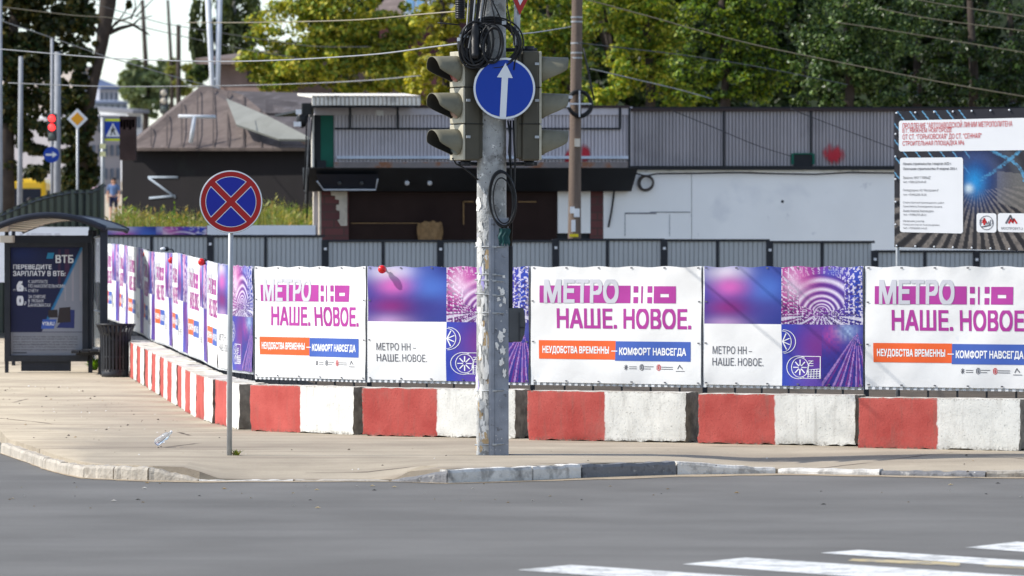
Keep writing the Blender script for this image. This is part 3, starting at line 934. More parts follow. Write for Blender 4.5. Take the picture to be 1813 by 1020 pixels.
def art_banner(fn, label, group, fine=True, s=.493):
    root = thing('fence_banner', label, 'banner', fn(.5, 1), group)
    sub = lambda x0, y0, x1, y1: (lambda u, v: fn(x0 + (x1 - x0) * u, y0 + (y1 - y0) * v))
    k = 1 if fine else .35
    q = lambda n: max(6, int(n * k))
    mb = MB()
    mb.grid(sub(0, 0, s, .486), 30, 24, 0, blur_col)
    mb.grid(sub(s, 0, 1, .486), q(120), q(96), 0, tunnel_col)
    mb.grid(sub(s, .486, s + (1 - s) * .5, 1), 30, 30, 0, grad_col)
    mb.grid(sub(s + (1 - s) * .5, .486, 1, 1), q(72), q(90), 0, trails_col)
    mb.build('picture_panel', M['art'], root, world=True)
    mb = MB(); mb.grid(sub(0, .486, s, 1), 24, 12); mb.build('white_panel', M['banner'], root, world=True)
    T = lambda off: (lambda x, y: fn(x, y, off))
    mb = MB(); text(mb, 'МЕТРО НН –', T(.004), .056, .675, .305, .740); mb.build('lettering', M['dark_print'], root, world=True); mb = MB(); text(mb, 'НАШЕ.', T(.004), .056, .773, .202, .838); mb.build('lettering', M['dark_print'], root, world=True); mb = MB(); text(mb, 'НОВОЕ.', T(.004), .216, .773, .376, .838)
    mb.build('lettering', M['dark_print'], root, world=True)
    if fine:
        mb = MB(); o = .004; w = .0045
        def ell(cx, cy, rx, ry, a0=0, a1=360, n=26):
            return [(cx + rx * math.cos(R(a0 + (a1 - a0) * i / n)), cy + ry * math.sin(R(a0 + (a1 - a0) * i / n))) for i in range(n + 1)]
        # cutter wheel at the left edge
        x0 = s
        ribbon(mb, ell(x0 + .005, .630, .055, .088, -90, 90), T(o), w); ribbon(mb, ell(x0 + .012, .630, .075, .098, -90, 90), T(o), w)
        for a in (-60, -20, 20, 60): ribbon(mb, [(x0 + .006, .63), (x0 + .006 + .045 * math.cos(R(a)), .63 + .075 * math.sin(R(a)))], T(o), w * 1.6)
        mb.build('outline_drawing', M['white_print'], root, world=True); mb = MB()
        # tunnelling machine with a coach inside
        ribbon(mb, ell(x0 + .115, .845, .055, .082), T(o), w); ribbon(mb, ell(x0 + .105, .845, .075, .095, 60, 300), T(o), w)
        for a in range(0, 360, 45): ribbon(mb, [(x0 + .115 + .012 * math.cos(R(a)), .845 + .018 * math.sin(R(a))), (x0 + .115 + .042 * math.cos(R(a)), .845 + .062 * math.sin(R(a)))], T(o), w * 1.7)
        ribbon(mb, [(x0 + .12, .752), (x0 + .245, .752), (x0 + .245, .935), (x0 + .12, .935)], T(o), w)
        ribbon(mb, ell(x0 + .20, .90, .04, .11, 180, 270), T(o), w)
        for j in range(4): ribbon(mb, [(x0 + .165, .865 + j * .018), (x0 + .245, .855 + j * .02)], T(o), w)
        for j in range(5): ribbon(mb, [(x0 + .17 + j * .018, .862), (x0 + .168 + j * .018, .93)], T(o), w)
        for j in range(3): ribbon(mb, [(x0 + .17, .79 + j * .02), (x0 + .20, .79 + j * .02)], T(o), w)
        mb.build('outline_drawing', M['white_print'], root, world=True)
        eyelets(root, fn)
    return root

def fence_frame(fn, label, group, posts=(0, 1)):
    """dark steel frame with a profiled white sheet that carries a banner"""
    root = thing('site_fence', label, 'fence', fn(.5, 1) - Vector((0, 0, .6)), group)
    mb = MB(); n = int(fn.len / .09); xs = []
    for i in range(n):
        a = i / n; w = 1 / n
        xs += [(a, 0), (a + w * .45, 0), (a + w * .55, -.028), (a + w * .9, -.028)]
    xs.append((1, 0))
    vs = []
    for (u, o) in xs:
        p, q = fn(u, 0), fn(u, 1)
        n0 = fn(u, .5, 1) - fn(u, .5)
        vs += [q + n0 * (o - .016) - Vector((0, 0, .035)), p + n0 * (o - .016) - Vector((0, 0, .006))]
    mb.add(vs, [(2 * i, 2 * i + 2, 2 * i + 3, 2 * i + 1) for i in range(len(xs) - 1)])
    mb.build('sheet', M['white_sheet'], root, world=True)
    for v in (.12, .93):
        mb = MB(); a, b = fn(0, v, -.075), fn(1, v, -.075)
        if len(fn.P) > 2: pts = [fn(k / 8, v, -.075) for k in range(9)]
        else: pts = [a, b]
        mb.tube(pts, .026, 4, smooth=False); mb.build('rail', M['black_metal'], root, world=True)
    for u in posts:
        mb = MB(); a = fn(u, 0, -.06); b = fn(u, 1, -.06); b.z = gz(b.x, b.y) - .1
        mb.box(((a.x + b.x) / 2, a.y, (a.z + b.z) / 2), (.06, .06, a.z - b.z - .01)); mb.build('post', M['black_metal'], root, world=True)
    for k in range(1, 6):
        mb = MB(); u = k / 6 + .02; a = fn(u, 1, -.07); a2 = a.copy(); a2.z = gz(a.x, a.y) - .05
        mb.tube([a2, a], .013, 4, smooth=False); mb.build('lower_bar', M['black_metal'], root, world=True)
    return root

front = [(450, 67.1), (649, 65.3), (938.5, 63.8), (1244, 62.5), (1530.5, 61.4), (1842, 60.4)]
FP = [W(x, HY, d) for x, d in front]
gb, gf = 'banners on the site fence', 'lengths of site fence that carry the banners'
names = [('white', 'narrow white banner with magenta lettering at the fence corner right of the no stopping sign', 'length of site fence behind the narrow white banner at the corner'),
         ('art', 'blue and purple picture banner partly hidden by the traffic light pole', 'length of site fence behind the picture banner at the traffic light pole'),
         ('white', 'large white banner with magenta lettering just right of the traffic light pole', 'length of site fence behind the large white banner right of the pole'),
         ('art', 'blue and purple picture banner right of centre showing a whole tunnel photo', 'length of site fence behind the picture banner right of centre'),
         ('white', 'white banner with magenta lettering at the right edge below the billboard', 'length of site fence behind the rightmost white banner')]
for i, (k, lb, lf) in enumerate(names):
    a, b = FP[i], FP[i + 1]; e = (b - a).normalized() * .022
    a2, b2 = a + e, b - e
    fn = path_fn([a2, b2], [2.066, 2.066], [.612, .605], seed=i + 1)
    (white_banner if k == 'white' else art_banner)(fn, lb, gb)
    fence_frame(path_fn([a, b], [2.07, 2.07], [.612, .605], wave=0), lf, gf, posts=(0,) if i < 4 else (0, 1))
def ltop(D): return float(np.interp(D, [68, 71.3, 75.3, 79.3, 83.3, 87.3, 91.3, 95.3, 101.5], [2.075, 2.115, 2.19, 2.285, 2.30, 2.335, 2.42, 2.485, 2.54]))
def lbot(D): return float(np.interp(D, [68, 71.3, 79.3, 87.3, 95.3, 101.5], [.635, .654, .771, .847, 1.0, 1.07]))
def lx(D): return -4.13 - .1313 * (D - 71.3)
# the picture banner bent round the corner
Pc = [(385, 71.3), (411, 69.9), (447, 68.2)]
PP = [W(x, HY, d) for x, d in Pc]
fn = path_fn(PP, [ltop(71.3), 2.09, 2.07], [lbot(71.3), .645, .65], seed=31)
art_banner(fn, 'picture banner bent round the fence corner behind the no stopping sign', gb, s=.45)
fence_frame(path_fn(PP, [ltop(71.3), 2.09, 2.07], [lbot(71.3), .645, .65], wave=0), 'length of site fence bent round the corner behind the no stopping sign', gf)
D = 71.3
for i in range(15):
    D2 = D + 2.0
    P = [Vector((lx(D2) + .03 * math.sin(i * 1.7), D2 - .02, 0)), Vector((lx(D) + .03 * math.sin((i - 1) * 1.7) if i else lx(D), D + .02, 0))]
    fn = path_fn(P, [ltop(D2), ltop(D)], [lbot(D2), lbot(D)], seed=40 + i, wave=.006)
    kind = 'white lettered' if i % 2 == 0 else 'picture'
    lb = f'{kind} banner on the fence receding left, {ordn[i]} back from the bent corner banner'
    (white_banner if i % 2 == 0 else art_banner)(fn, lb, gb, fine=False)
    fence_frame(path_fn(P, [ltop(D2), ltop(D)], [lbot(D2), lbot(D)], wave=0), f'length of site fence receding left, {ordn[i]} back from the bent corner length', gf, posts=(0,))
    D = D2

# warning lamps on short arms along the top of the fence
def lamp(px, py, D, n, label, m, sc=(1, 1, 1)):
    n = Vector(n).normalized()
    c = W(px, py, D)
    root = thing('warning_lamp', label, 'warning lamp', c, 'warning lamps on top of the site fence')
    mb = MB(); mb.sphere((0, 0, 0), .055, 14, 0, sc); mb.build('globe', m, root)
    mb = MB(); mb.lathe(-n * .03, [(.03, -.06), (.038, -.04), (.038, 0), (.03, .012)], 14, 0, n); mb.build('socket', M['black_metal'], root)
    mb = MB(); mb.tube([-n * .07, -n * .16 + Vector((0, 0, -.01)), -n * .2 + Vector((0, 0, -.14))], .011, 6); mb.build('arm', M['black_metal'], root)
nf = (-.35, -.93, .05)
lamp(676.5, 477, 65.0, nf, 'red lamp above the picture banner left of the traffic light pole', M['lamp_red'])
lamp(357, 464, 73.6, (-.99, -.13, 0), 'nearest red lamp on the fence receding left', M['lamp_red'])
lamp(303.5, 461, 81.6, (-.99, -.13, 0), 'middle red lamp on the fence receding left', M['lamp_red'])
lamp(258, 450.5, 89.0, (-.99, -.13, 0), 'farthest red lamp on the fence receding left', M['lamp_red'])
lamp(289, 441, 85.4, (-.99, -.13, 0), 'clear white lamp on the fence receding left, between two red ones', M['lamp_clear'], (1.0, 1.0, .6))

# ------------------------------------------------------------------ traffic light pole
PD = 58.6
pole_base = W(871, 805, PD); PZ = gz(pole_base.x, PD)
pole_base.z = PZ
PXM = F / PD      # photo pixels per metre at the pole
def L3(px, py, d=0.0):   # local to the pole base; d = metres towards the camera
    p = W(px, py, PD); p.y -= d
    return p - pole_base
pole = thing('utility_pole', 'whitewashed concrete pole with peeling paint and straps, carrying signs and two traffic lights', 'pole', pole_base)
mb = MB()
n = 40; prof = []
zs = [(-.3, .178), (0, .178), (.4, .176), (2, .172), (4, .168), (5.2, .165), (7.2, .158), (9.3, .15)]
vs = []; fs = []
rnd = random.Random(2)
for z, r in zs:
    for k in range(n):
        w = 2 * math.pi * k / n
        c, s_ = math.cos(w), math.sin(w)
        e = 2 / 2.9
        x = math.copysign(abs(c) ** e, c) * r * 1.0; y = math.copysign(abs(s_) ** e, s_) * r * .95
        vs.append((x - .004, y, z))
for i in range(len(zs) - 1):
    for k in range(n): fs.append((i * n + k, i * n + (k + 1) % n, (i + 1) * n + (k + 1) % n, (i + 1) * n + k))
fs.append(tuple((len(zs) - 1) * n + k for k in range(n)))
mb.add(vs, fs, 0, True); mb.build('shaft', M['conc_pole'], pole)
# steel channel standing against the right front of the shaft
zt = L3(880, 386).z
mb = MB()
xa, xb = L3(867, 0).x, L3(899, 0).x
mb.box(((xa + xb) / 2, -.20, zt / 2 - .05), (xb - xa, .012, zt + .1))
mb.box((xa - .004, -.150, zt / 2 - .05), (.012, .11, zt + .1))
mb.box((xb + .004, -.150, zt / 2 - .05), (.012, .11, zt + .1))
mb.box((xa + .028, -.212, zt / 2 - .05), (.05, .012, zt + .09))
mb.build('channel', M['steel_paint'], pole, bevel=.004)
for y in (437, 486, 497, 522, 554, 691, 786):
    z = L3(870, y).z; mb = MB(); pts = []
    tl = random.Random(y).uniform(-.02, .02)
    for k in range(25):
        w = 2 * math.pi * k / 24
        x, yy = math.cos(w) * .19, math.sin(w) * .185
        if x > .0 and yy < 0: yy = min(yy, -.212 if x < .16 else yy)
        pts.append((x - .002, yy, z + tl * math.cos(w)))
    mb.tube(pts, .009, 4, cap=False); mb.box((.03, -.214, z), (.05, .02, .02)); mb.build('strap', M['galv'], pole)
# torn bill remnants on shaft and channel, and scraps painting the sunlit strip
def scrap(mat_, x, z, w, h, seed, ch=False):
    mb = MB()
    rn = random.Random(seed); pts = []
    for k in range(13):
        a = 2 * math.pi * k / 13; r = rn.uniform(.45, 1.1)
        pts.append((x + math.cos(a) * w / 2 * r, z + math.sin(a) * h / 2 * r))
    def pt(px, pz):
        if ch: return Vector((px, -.2195, pz))
        t = max(-.995, min(.995, (px + .004) / .174)); e = 2.9
        return Vector((px, -.95 * .176 * (1 - abs(t) ** e) ** (1 / e) - .004, pz))
    c = pt(x, z)
    mb.add([c] + [pt(*p) for p in pts], [(0, 1 + k, 1 + (k + 1) % 13) for k in range(13)])
    mb.build('paper_and_sun_scrap', mat_, pole)
M['paper'] = mat('torn_paper', C8(222, 220, 214), .9, .15, 12, spots=[(30, .58, .68, C8(120, 116, 112), .7)])
M['sunlit_wash'] = mat('sunlit_wash', C8(206, 204, 198), .9, .12, 14, spots=[(40, .6, .7, C8(120, 118, 112), .7)])
M['paper2'] = mat('stained_paper', C8(186, 160, 122), .9, .2, 12, spots=[(20, .55, .65, C8(90, 76, 60), .7)])
M['paper3'] = mat('lilac_paint', C8(168, 158, 206), .9, .1, 12)
for k, (px, py, w, h, q) in enumerate([(852, 478, .05, .12, 2), (855, 500, .05, .22, 2), (848, 492, .04, .14, 0), (860, 505, .05, .1, 0), (856, 572, .06, .12, 1), (853, 590, .1, .28, 0), (860, 596, .06, .2, 1), (850, 625, .05, .3, 0), (858, 660, .08, .2, 0), (846, 680, .04, .2, 2), (848, 720, .03, .16, 1), (853, 745, .05, .14, 0), (849, 772, .06, .16, 1), (850, 795, .08, .1, 1), (862, 615, .05, .12, 0), (857, 530, .07, .16, 0), (848, 548, .05, .1, 0)]):
    p = L3(px, py); scrap(M[('paper', 'paper2', 'paper3')[q]], p.x, p.z, w, h, k)
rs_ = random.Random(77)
for k in range(46):   # whitewash and paper scraps, added to imitate sunlight on the lit strip
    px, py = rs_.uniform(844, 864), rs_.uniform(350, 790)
    p = L3(px, py); scrap(M[rs_.choice(['paper', 'paper', 'paper', 'sunlit_wash', 'sunlit_wash', 'paper2'])], p.x, p.z, rs_.uniform(.03, .09), rs_.uniform(.06, .3), 200 + k)
for k, (px, py, w, h) in enumerate([(884, 510, .05, .05), (890, 516, .07, .1), (883, 530, .05, .06), (893, 532, .04, .1), (887, 595, .1, .14), (893, 585, .05, .06), (880, 612, .05, .1), (891, 620, .08, .12), (888, 640, .07, .1), (893, 660, .05, .12), (887, 540, .04, .05), (892, 490, .04, .05)]):
    p = L3(px, py); scrap(M['paper'], p.x, p.z, w, h, 50 + k, True)
# vertical conduit on the right side
mb = MB(); a, b = L3(905, 436, .1), L3(903, 606, .1)
mb.box((a + b) / 2, (.05, .08, a.z - b.z)); mb.build('conduit', M['black_metal'], pole, bevel=.008)

# junction box on the right of the pole
r0 = pole_base + L3(915, 575, .1)
jb = thing('junction_box', 'dark grey rounded box on the side of the traffic light pole', 'junction box', r0)
mb = MB(); hw, hh = .095, .195
mb.prism([(-hw, -.1, -hh), (hw * .55, -.1, -hh), (hw * .9, -.1, -hh * .6), (hw * 1.05, -.1, 0), (hw * .95, -.1, hh * .7), (hw * .8, -.1, hh), (-hw, -.1, hh)], (0, .18, 0)); mb.build('case', M['box_dark'], jb, bevel=.012)
mb = MB(); mb.box((hw * .28, -.107, -.02), (.008, .01, hh * 1.7)); mb.box((hw * .65, -.107, -.03), (.05, .012, .012)); mb.build('lid_seam', M['black_metal'], jb)
gb_ = pole_base + L3(893, 421, .24)
g = thing('plastic_bag', 'dark green plastic scrap tied to the pole below the cable loop', 'plastic bag', gb_)
mb = MB(); mb.grid(lambda u, v: Vector(((u - .5) * .125 + .01 * math.sin(9 * v), -.02 - .02 * math.sin(3.1 * u) + .008 * math.sin(17 * u + 5 * v), .105 - .19 * v - (.02 * math.sin(23 * u) if v > .9 else 0))), 14, 12)
mb.grid(lambda u, v: Vector(((.5 - u) * .125, .03 + .02 * math.sin(3.1 * u), .105 - .19 * v)), 6, 6)
mb.build('film', M['green_bag'], g)
mb = MB(); mb.tube([(-.05, 0, .10), (0, -.02, .125), (.05, 0, .10)], .008, 6); mb.build('knot', M['rubber'], g)

# cable loops
def loops(name, label, loc, specs, m, r, cat='cable coil', ties=()):
    root = thing(name, label, cat, loc)
    for i, (cx, cz, rx, rz, tilt, dy) in enumerate(specs):
        pts = []
        for k in range(41):
            w = 2 * math.pi * k / 40
            x, z = rx * math.cos(w), rz * math.sin(w)
            c, s_ = math.cos(tilt), math.sin(tilt)
            wob = 1 + .012 * math.sin(3 * w + i)
            pts.append((cx + (x * c - z * s_) * wob, dy + .012 * math.sin(2 * w + i * 1.3), cz + (x * s_ + z * c) * wob))
        mb = MB(); mb.tube(pts, r if not isinstance(r, list) else r[i % len(r)], 6, cap=False); mb.build('loop', m, root)
    for (x, y, z, sx, sz, mm) in ties:
        mb = MB(); mb.box((x, y, z), (sx, .05, sz)); mb.build('tie', mm, root)
    return root
lc = pole_base + L3(890, 353, .26)
loops('cable_coil', 'black cable loop hanging on the front of the pole above the green scrap', lc,
      [(-.004, 0, .15, .32, .06, 0), (.0, -.005, .142, .31, .03, -.012), (.005, -.02, .112, .262, .08, -.02), (-.002, .004, .153, .318, .09, .012)], M['rubber'], [.011, .009, .008, .012])
# big tangle behind and left of the pole top
tc_ = pole_base + L3(868, 80, .30)
specs = []
rr = random.Random(11)
for k in range(9):
    specs.append((rr.uniform(-.03, .03), rr.uniform(-.03, .02), .335 + rr.uniform(-.02, .025), .285 + rr.uniform(-.025, .02), rr.uniform(-.15, .1), rr.uniform(-.05, .05)))
for k in range(12):
    specs.append((-.14 + rr.uniform(-.05, .05), -.02 + rr.uniform(-.05, .05), .12 + rr.uniform(-.05, .05), .235 + rr.uniform(-.05, .03), rr.uniform(-.25, .2), rr.uniform(-.08, .02)))
for k in range(3):
    specs.append((.02 + rr.uniform(-.03, .03), rr.uniform(-.03, .03), .09 + .02 * k, .20, rr.uniform(-.2, .2), -.09))
coil = loops('cable_coil', 'thick tangle of black cable coiled round the pole above the blue arrow sign', tc_, specs, M['rubber'], [.013, .010, .014, .009, .012],
      ties=[(-.30, -.04, .09, .10, .035, M['galv']), (.16, -.05, .24, .05, .04, M['galv']), (.30, -.03, .13, .06, .04, M['rubber']), (-.36, -.03, .05, .04, .04, M['lamp_clear'])])
mb = MB()  # cable closure hanging inside the coil and the ribbed hose above it
z0 = .24
mb.lathe((-.17, -.06, -.16), [(.02, -.02), (.05, 0), (.055, .05), (.05, .055), (.055, .12), (.05, .125), (.058, .20), (.05, .205), (.06, .28), (.045, .36), (.03, .40)], 16); mb.build('splice_closure', M['rubber'], coil)
mb = MB()
prof = []
for k in range(26): prof += [(.05, k * .026), (.058, k * .026 + .008), (.058, k * .026 + .016), (.05, k * .026 + .022)]
mb.lathe((-.345, .02, .29), prof, 14); mb.build('ribbed_hose', M['rubber'], coil)
for k in range(11):
    x0 = -.26 + k * .017 + rr.uniform(-.01, .01)
    mb = MB(); mb.tube([(x0 + .10 + k * .012, -.02, 1.6), (x0 + .02 + k * .004, -.05 + rr.uniform(-.03, .03), .6), (x0, -.04, .22), (x0 - .05, -.05, -.05)], rr.choice([.008, .010, .012]), 6)
    mb.build('down_lead', M['rubber'] if k % 4 else M['cable_grey'], coil)
for pts in ([(-.10, -.06, .75), (.02, -.1, .5), (.13, -.1, .27)], [(.16, -.06, .8), (.20, -.1, .4), (.24, -.08, .2), (.30, -.05, -.1), (.27, -.04, -.3)], [(-.35, .0, .22), (-.6, -.05, .24)], [(.0, -.1, .5), (.04, -.1, .35), (.06, -.1, .22)]):
    mb = MB(); mb.tube(pts, .008, 6); mb.build('down_lead', M['rubber'], coil)
for pts in ([(904, 214), (904, 300), (908, 360), (905, 436)], [(909, 214), (910, 250), (912, 290), (910, 340), (903, 436)], [(899, 214), (903, 240), (901, 270), (905, 300)]):
    mb = MB(); mb.tube([L3(x, y, .19) + pole_base - tc_ for x, y in pts], .011, 6); mb.build('down_lead', M['rubber'], coil)

# ------------------------------------------------------------------ traffic lights
def traffic_light(loc, rotz, label, lit=None):
    """local axes: faces -y; z = 0 at the bottom of the housing"""
    root = thing('traffic_light', label, 'traffic light', loc, 'traffic lights on the pole')
    root.rotation_euler = (0, 0, rotz)
    H, Wd, Dp = 1.26, .33, .19
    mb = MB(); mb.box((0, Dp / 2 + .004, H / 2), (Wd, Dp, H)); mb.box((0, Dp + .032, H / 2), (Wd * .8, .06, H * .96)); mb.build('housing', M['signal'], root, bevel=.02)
    for i in range(3):
        z = H * (2.5 - i) / 3
        mb = MB(); mb.box((0, -.012, z), (Wd - .012, .03, H / 3 - .012)); d = mb.build('door', M['signal_door_lit'], root, bevel=.008)
        mb = MB(); mb.lathe((0, -.03, z), [(.148, 0), (.146, .012), (.12, .03), (.07, .044), (0.001, .05)], 28, 0, (0, -1, 0)); mb.build('lens', M[('lens_red', 'lens_amber', 'lens_green')[i]], d)
        # visor: a tube cut away underneath
        mb = MB(); nA, nL = 36, 5; Rv = .152
        vs, fs = [], []
        for k in range(nA + 1):
            a = -2.62 + 5.24 * k / nA       # 0 = top
            t = abs(a) / 2.62
            if t < .56: ln = .33 - .03 * (t / .56) ** 2
            else:
                s_ = (t - .56) / .44
                ln = .272 * (1 - sm(-.15, .95, s_)) / (1 - sm(-.15, .95, 0)) + .028
            for j in range(nL + 1):
                y = -.028 - ln * j / nL
                rq = Rv * (1 + .03 * j / nL)
                vs.append((rq * math.sin(a), y, z + rq * math.cos(a) - .015 * j / nL))
        for k in range(nA):
            for j in range(nL):
                q = k * (nL + 1) + j
                fs.append((q, q + 1, q + nL + 2, q + nL + 1))
        mb.add(vs, fs, 0, True)
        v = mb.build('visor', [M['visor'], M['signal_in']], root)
        so_ = v.modifiers.new('thickness', 'SOLIDIFY'); so_.thickness = .006; so_.offset = -1; so_.material_offset = 1
    for z in (H / 3, 2 * H / 3):
        mb = MB(); mb.box((0, Dp / 2 + .02, z), (Wd + .012, Dp + .05, .012)); mb.build('seam', M['signal_in'], root)
    for i in range(3):
        for sx in (-1, 1):
            mb = MB(); mb.box((sx * (Wd / 2 + .008), .03, H * (2.5 - i) / 3 + .06), (.02, .05, .03)); mb.build('latch', M['galv'], root)
    for z in (-.03, H + .03):
        mb = MB(); mb.lathe((0, Dp / 2, z - .03), [(.06, 0), (.06, .06)], 16); mb.build('hinge', M['black_metal'], root)
    return root
lt = traffic_light(pole_base + L3(812, 285, .17), R(-60), 'traffic light on the left of the pole with three visors pointing left')
rt = traffic_light(pole_base + L3(951, 285, .05), R(99), 'traffic light on the right of the pole with three visors pointing right')
for root, x in ((lt, -1), (rt, 1)):
    for z in (-.035, 1.28):
        a = pole_base + Vector((0, 0, root.location.z - pole_base.z + z)); b = root.location + Vector((0, .05, z))
        inv = Matrix.Rotation(-root.rotation_euler.z, 3, 'Z')
        p, q = inv @ (a + Vector((x * .15, 0, 0)) - root.location), inv @ (b - root.location)
        mb = MB(); mb.tube([p, q], .022, 6); mb.build('bracket', M['black_metal'], root)
# loose leads from the traffic lights
wl = thing('signal_lead', 'thin black lead running from the left traffic light down to the pole', 'cable', pole_base + L3(830, 285))
mb = MB(); mb.tube([pole_base + L3(x, y, .12) - wl.location for x, y in ((801, 280), (808, 291), (820, 297), (833, 307), (847, 319))], .009, 6); mb.build('lead', M['rubber'], wl)
mb = MB(); mb.tube([pole_base + L3(x, y, .12) - wl.location for x, y in ((829, 222), (836, 245), (845, 273))], .008, 6); mb.build('lead', M['rubber'], wl)

# ------------------------------------------------------------------ road signs
def disc(mb, c, r0, r1, y, mi=0, n=48, th=.0):
    vs, fs = [], []
    for k in range(n):
        w = 2 * math.pi * k / n
        vs += [(c[0] + r0 * math.cos(w), y, c[1] + r0 * math.sin(w)), (c[0] + r1 * math.cos(w), y, c[1] + r1 * math.sin(w))]
    for k in range(n):
        a, b = 2 * k, 2 * ((k + 1) % n)
        fs.append((a, a + 1, b + 1, b))
    # ccw seen from -y
    mb.add(vs, fs, mi)
def full_disc(mb, c, r, y, mi=0, n=48):
    mb.add([(c[0] + r * math.cos(2 * math.pi * k / n), y, c[1] + r * math.sin(2 * math.pi * k / n)) for k in range(n)], [tuple(range(n))], mi)
def plate(mb, c, r, m=0, n=48, th=.012):
    mb.lathe((c[0], 0, c[1]), [(r, 0), (r + .004, .004), (r + .004, .012), (r - .012, .016), (.01, .016)], n, m, (0, 1, 0))
def sect(cx, cz, r, a0, a1, inset, n=14):
    return None

# blue arrow sign in front of the pole
b0 = pole_base + L3(893, 158.5, .34)
sg = thing('road_sign', 'round blue sign with a white upward arrow on the front of the pole', 'road sign', b0)
sg.rotation_euler = (0, R(3), R(2))
r = .352
mb = MB(); plate(mb, (0, 0), r); mb.build('plate', M['sign_back'], sg)
mb = MB(); disc(mb, (0, 0), r * .935, r * 1.0, -.002); mb.build('rim', M['sign_white'], sg)
mb = MB()
for k in range(24):   # film laid in fine horizontal strips
    z0_, z1_ = -r * .938 + k * r * 1.876 / 24, -r * .938 + (k + 1) * r * 1.876 / 24
    w0, w1 = math.sqrt(max(0, (r * .938) ** 2 - z0_ ** 2)), math.sqrt(max(0, (r * .938) ** 2 - z1_ ** 2))
    mb.add([(-w0, -.003, z0_), (w0, -.003, z0_), (w1, -.003, z1_), (-w1, -.003, z1_)], [(0, 1, 2, 3)])
mb.build('face', M['sign_blue'], sg)
k = r / 54
mb = MB()
mb.add([(-5.6 * k, -.006, -52 * k), (5.6 * k, -.006, -52 * k), (5.6 * k, -.006, 19 * k), (-5.6 * k, -.006, 19 * k)], [(0, 1, 2, 3)])
mb.add([(-14 * k, -.006, 19 * k), (14 * k, -.006, 19 * k), (0, -.006, 45 * k)], [(0, 1, 2)])
mb.build('arrow', M['sign_white'], sg)
mb = MB(); mb.box((0, .07, .2), (.36, .012, .03)); mb.box((0, .07, -.12), (.36, .012, .03)); mb.build('clamp', M['galv'], sg)
# give way sign above, only its tip is in the picture
gw = pole_base + L3(920, 29, .30)
gs = thing('road_sign', 'red and white triangular give way sign above the right traffic light', 'road sign', gw)
gs.rotation_euler = (0, R(2), R(35))
def tri(s, y, ins=0):
    h = s * math.sqrt(3) / 2
    t = ins * 2
    pts = [(0, t), (s / 2 - ins * 1.732, h - ins), (-s / 2 + ins * 1.732, h - ins)]
    return [(x, y, z) for x, z in pts]
mb = MB(); mb.prism(tri(.9, 0), (0, .012, 0)); mb.build('plate', M['sign_back'], gs)
mb = MB(); mb.add(tri(.9, -.002), [(0, 1, 2)]); mb.build('border', M['sign_red'], gs)
mb = MB(); mb.add(tri(.9, -.004, .055), [(0, 1, 2)]); mb.build('face', M['sign_white'], gs)
mb = MB(); mb.box((-.0, .05, .25), (.05, .06, 1.2)); mb.build('bracket', M['galv'], gs)

# no stopping sign on its own thin post
nb = W(406, 805, 58.4); nb.z = gz(nb.x, nb.y)
ns = thing('road_sign', 'round red and blue no stopping sign with a cross on its own thin post', 'road sign', nb)
zc = W(409.5, 357.5, 58.4).z - nb.z
mb = MB(); mb.tube([(0, 0, -.2), (.006, 0, 1.3), (.022, .0, zc + .3)], .030, 14); mb.build('post', M['galv'], ns)
r = .358
cx = .022
SF = -.062
def at(x, z, y=0): return (cx + x, SF + y, zc + z)
mb = MB(); mb.lathe((cx, SF, zc), [(r, 0), (r + .004, .004), (r + .004, .012), (r - .012, .016), (.01, .016)], 56, 0, (0, 1, 0)); mb.build('plate', M['sign_back'], ns)
mb = MB(); disc(mb, (0, 0), r * .965, r, 0)
mb.v = [Vector(at(p.x, p.z, -.002)) for p in mb.v]; mb.build('rim', M['sign_white'], ns)
mb = MB(); full_disc(mb, (0, 0), r * .967, 0, n=56); mb.v = [Vector(at(p.x, p.z, -.003)) for p in mb.v]; mb.build('red_ground', M['sign_red'], ns)
def sector(rad, ins, y, q):
    """quarter between two diagonal bars"""
    a0 = math.asin(ins / rad)
    pts = [(ins * math.sqrt(2), 0)]
    for i in range(19):
        a = -math.pi / 4 + a0 + (math.pi / 2 - 2 * a0) * i / 18
        pts.append((rad * math.cos(a), rad * math.sin(a)))
    c, s_ = math.cos(q * math.pi / 2), math.sin(q * math.pi / 2)
    return [at(x * c - z * s_, x * s_ + z * c, y) for x, z in pts]
for q in range(4):
    mb = MB(); mb.add(sector(r * .815, r * .095, -.005, q), [tuple(range(20))]); f = mb.build('blue_field', M['sign_white'], ns)
    mb.v = []; m2 = MB(); m2.add(sector(r * .795, r * .118, -.007, q), [tuple(range(20))]); m2.build('film', M['sign_navy'], f)
mb = MB(); mb.box((cx, -.03, zc + .12), (.1, .05, .03)); mb.box((cx, -.03, zc - .12), (.1, .05, .03)); mb.build('clamp', M['galv'], ns)
# dry weeds at its foot
def weed(loc, n, h, sp, label, name='weed', cols=None, seed=0, mat_=None, cat='weed', w=.006):
    rn = random.Random(seed)
    o = None
    mb = MB(); cols = cols or [C8(120, 128, 60), C8(150, 140, 90), C8(90, 110, 50)]
    for k in range(n):
        a = rn.uniform(0, 6.28); l = h * rn.uniform(.5, 1.1); s = sp * rn.uniform(.2, 1)
        b = Vector((rn.uniform(-.03, .03), rn.uniform(-.03, .03), 0)); t = b + Vector((math.cos(a) * s, math.sin(a) * s, l))
        m_ = (b + t) / 2 + Vector((0, 0, l * .12)); d = Vector((-math.sin(a), math.cos(a), 0)) * w
        mb.col = rn.choice(cols)
        mb.add([b - d, b + d, m_ + d * 1.6, m_ - d * 1.6, t], [(0, 1, 2, 3), (3, 2, 4)])
    o = mb.build(name, mat_ or M['leaf']); o.location = loc
    return tag(o, label, cat)
weed(Vector((nb.x + .08, nb.y, nb.z)), 26, .07, .12, 'dry little weed tuft at the foot of the no stopping post', seed=3)
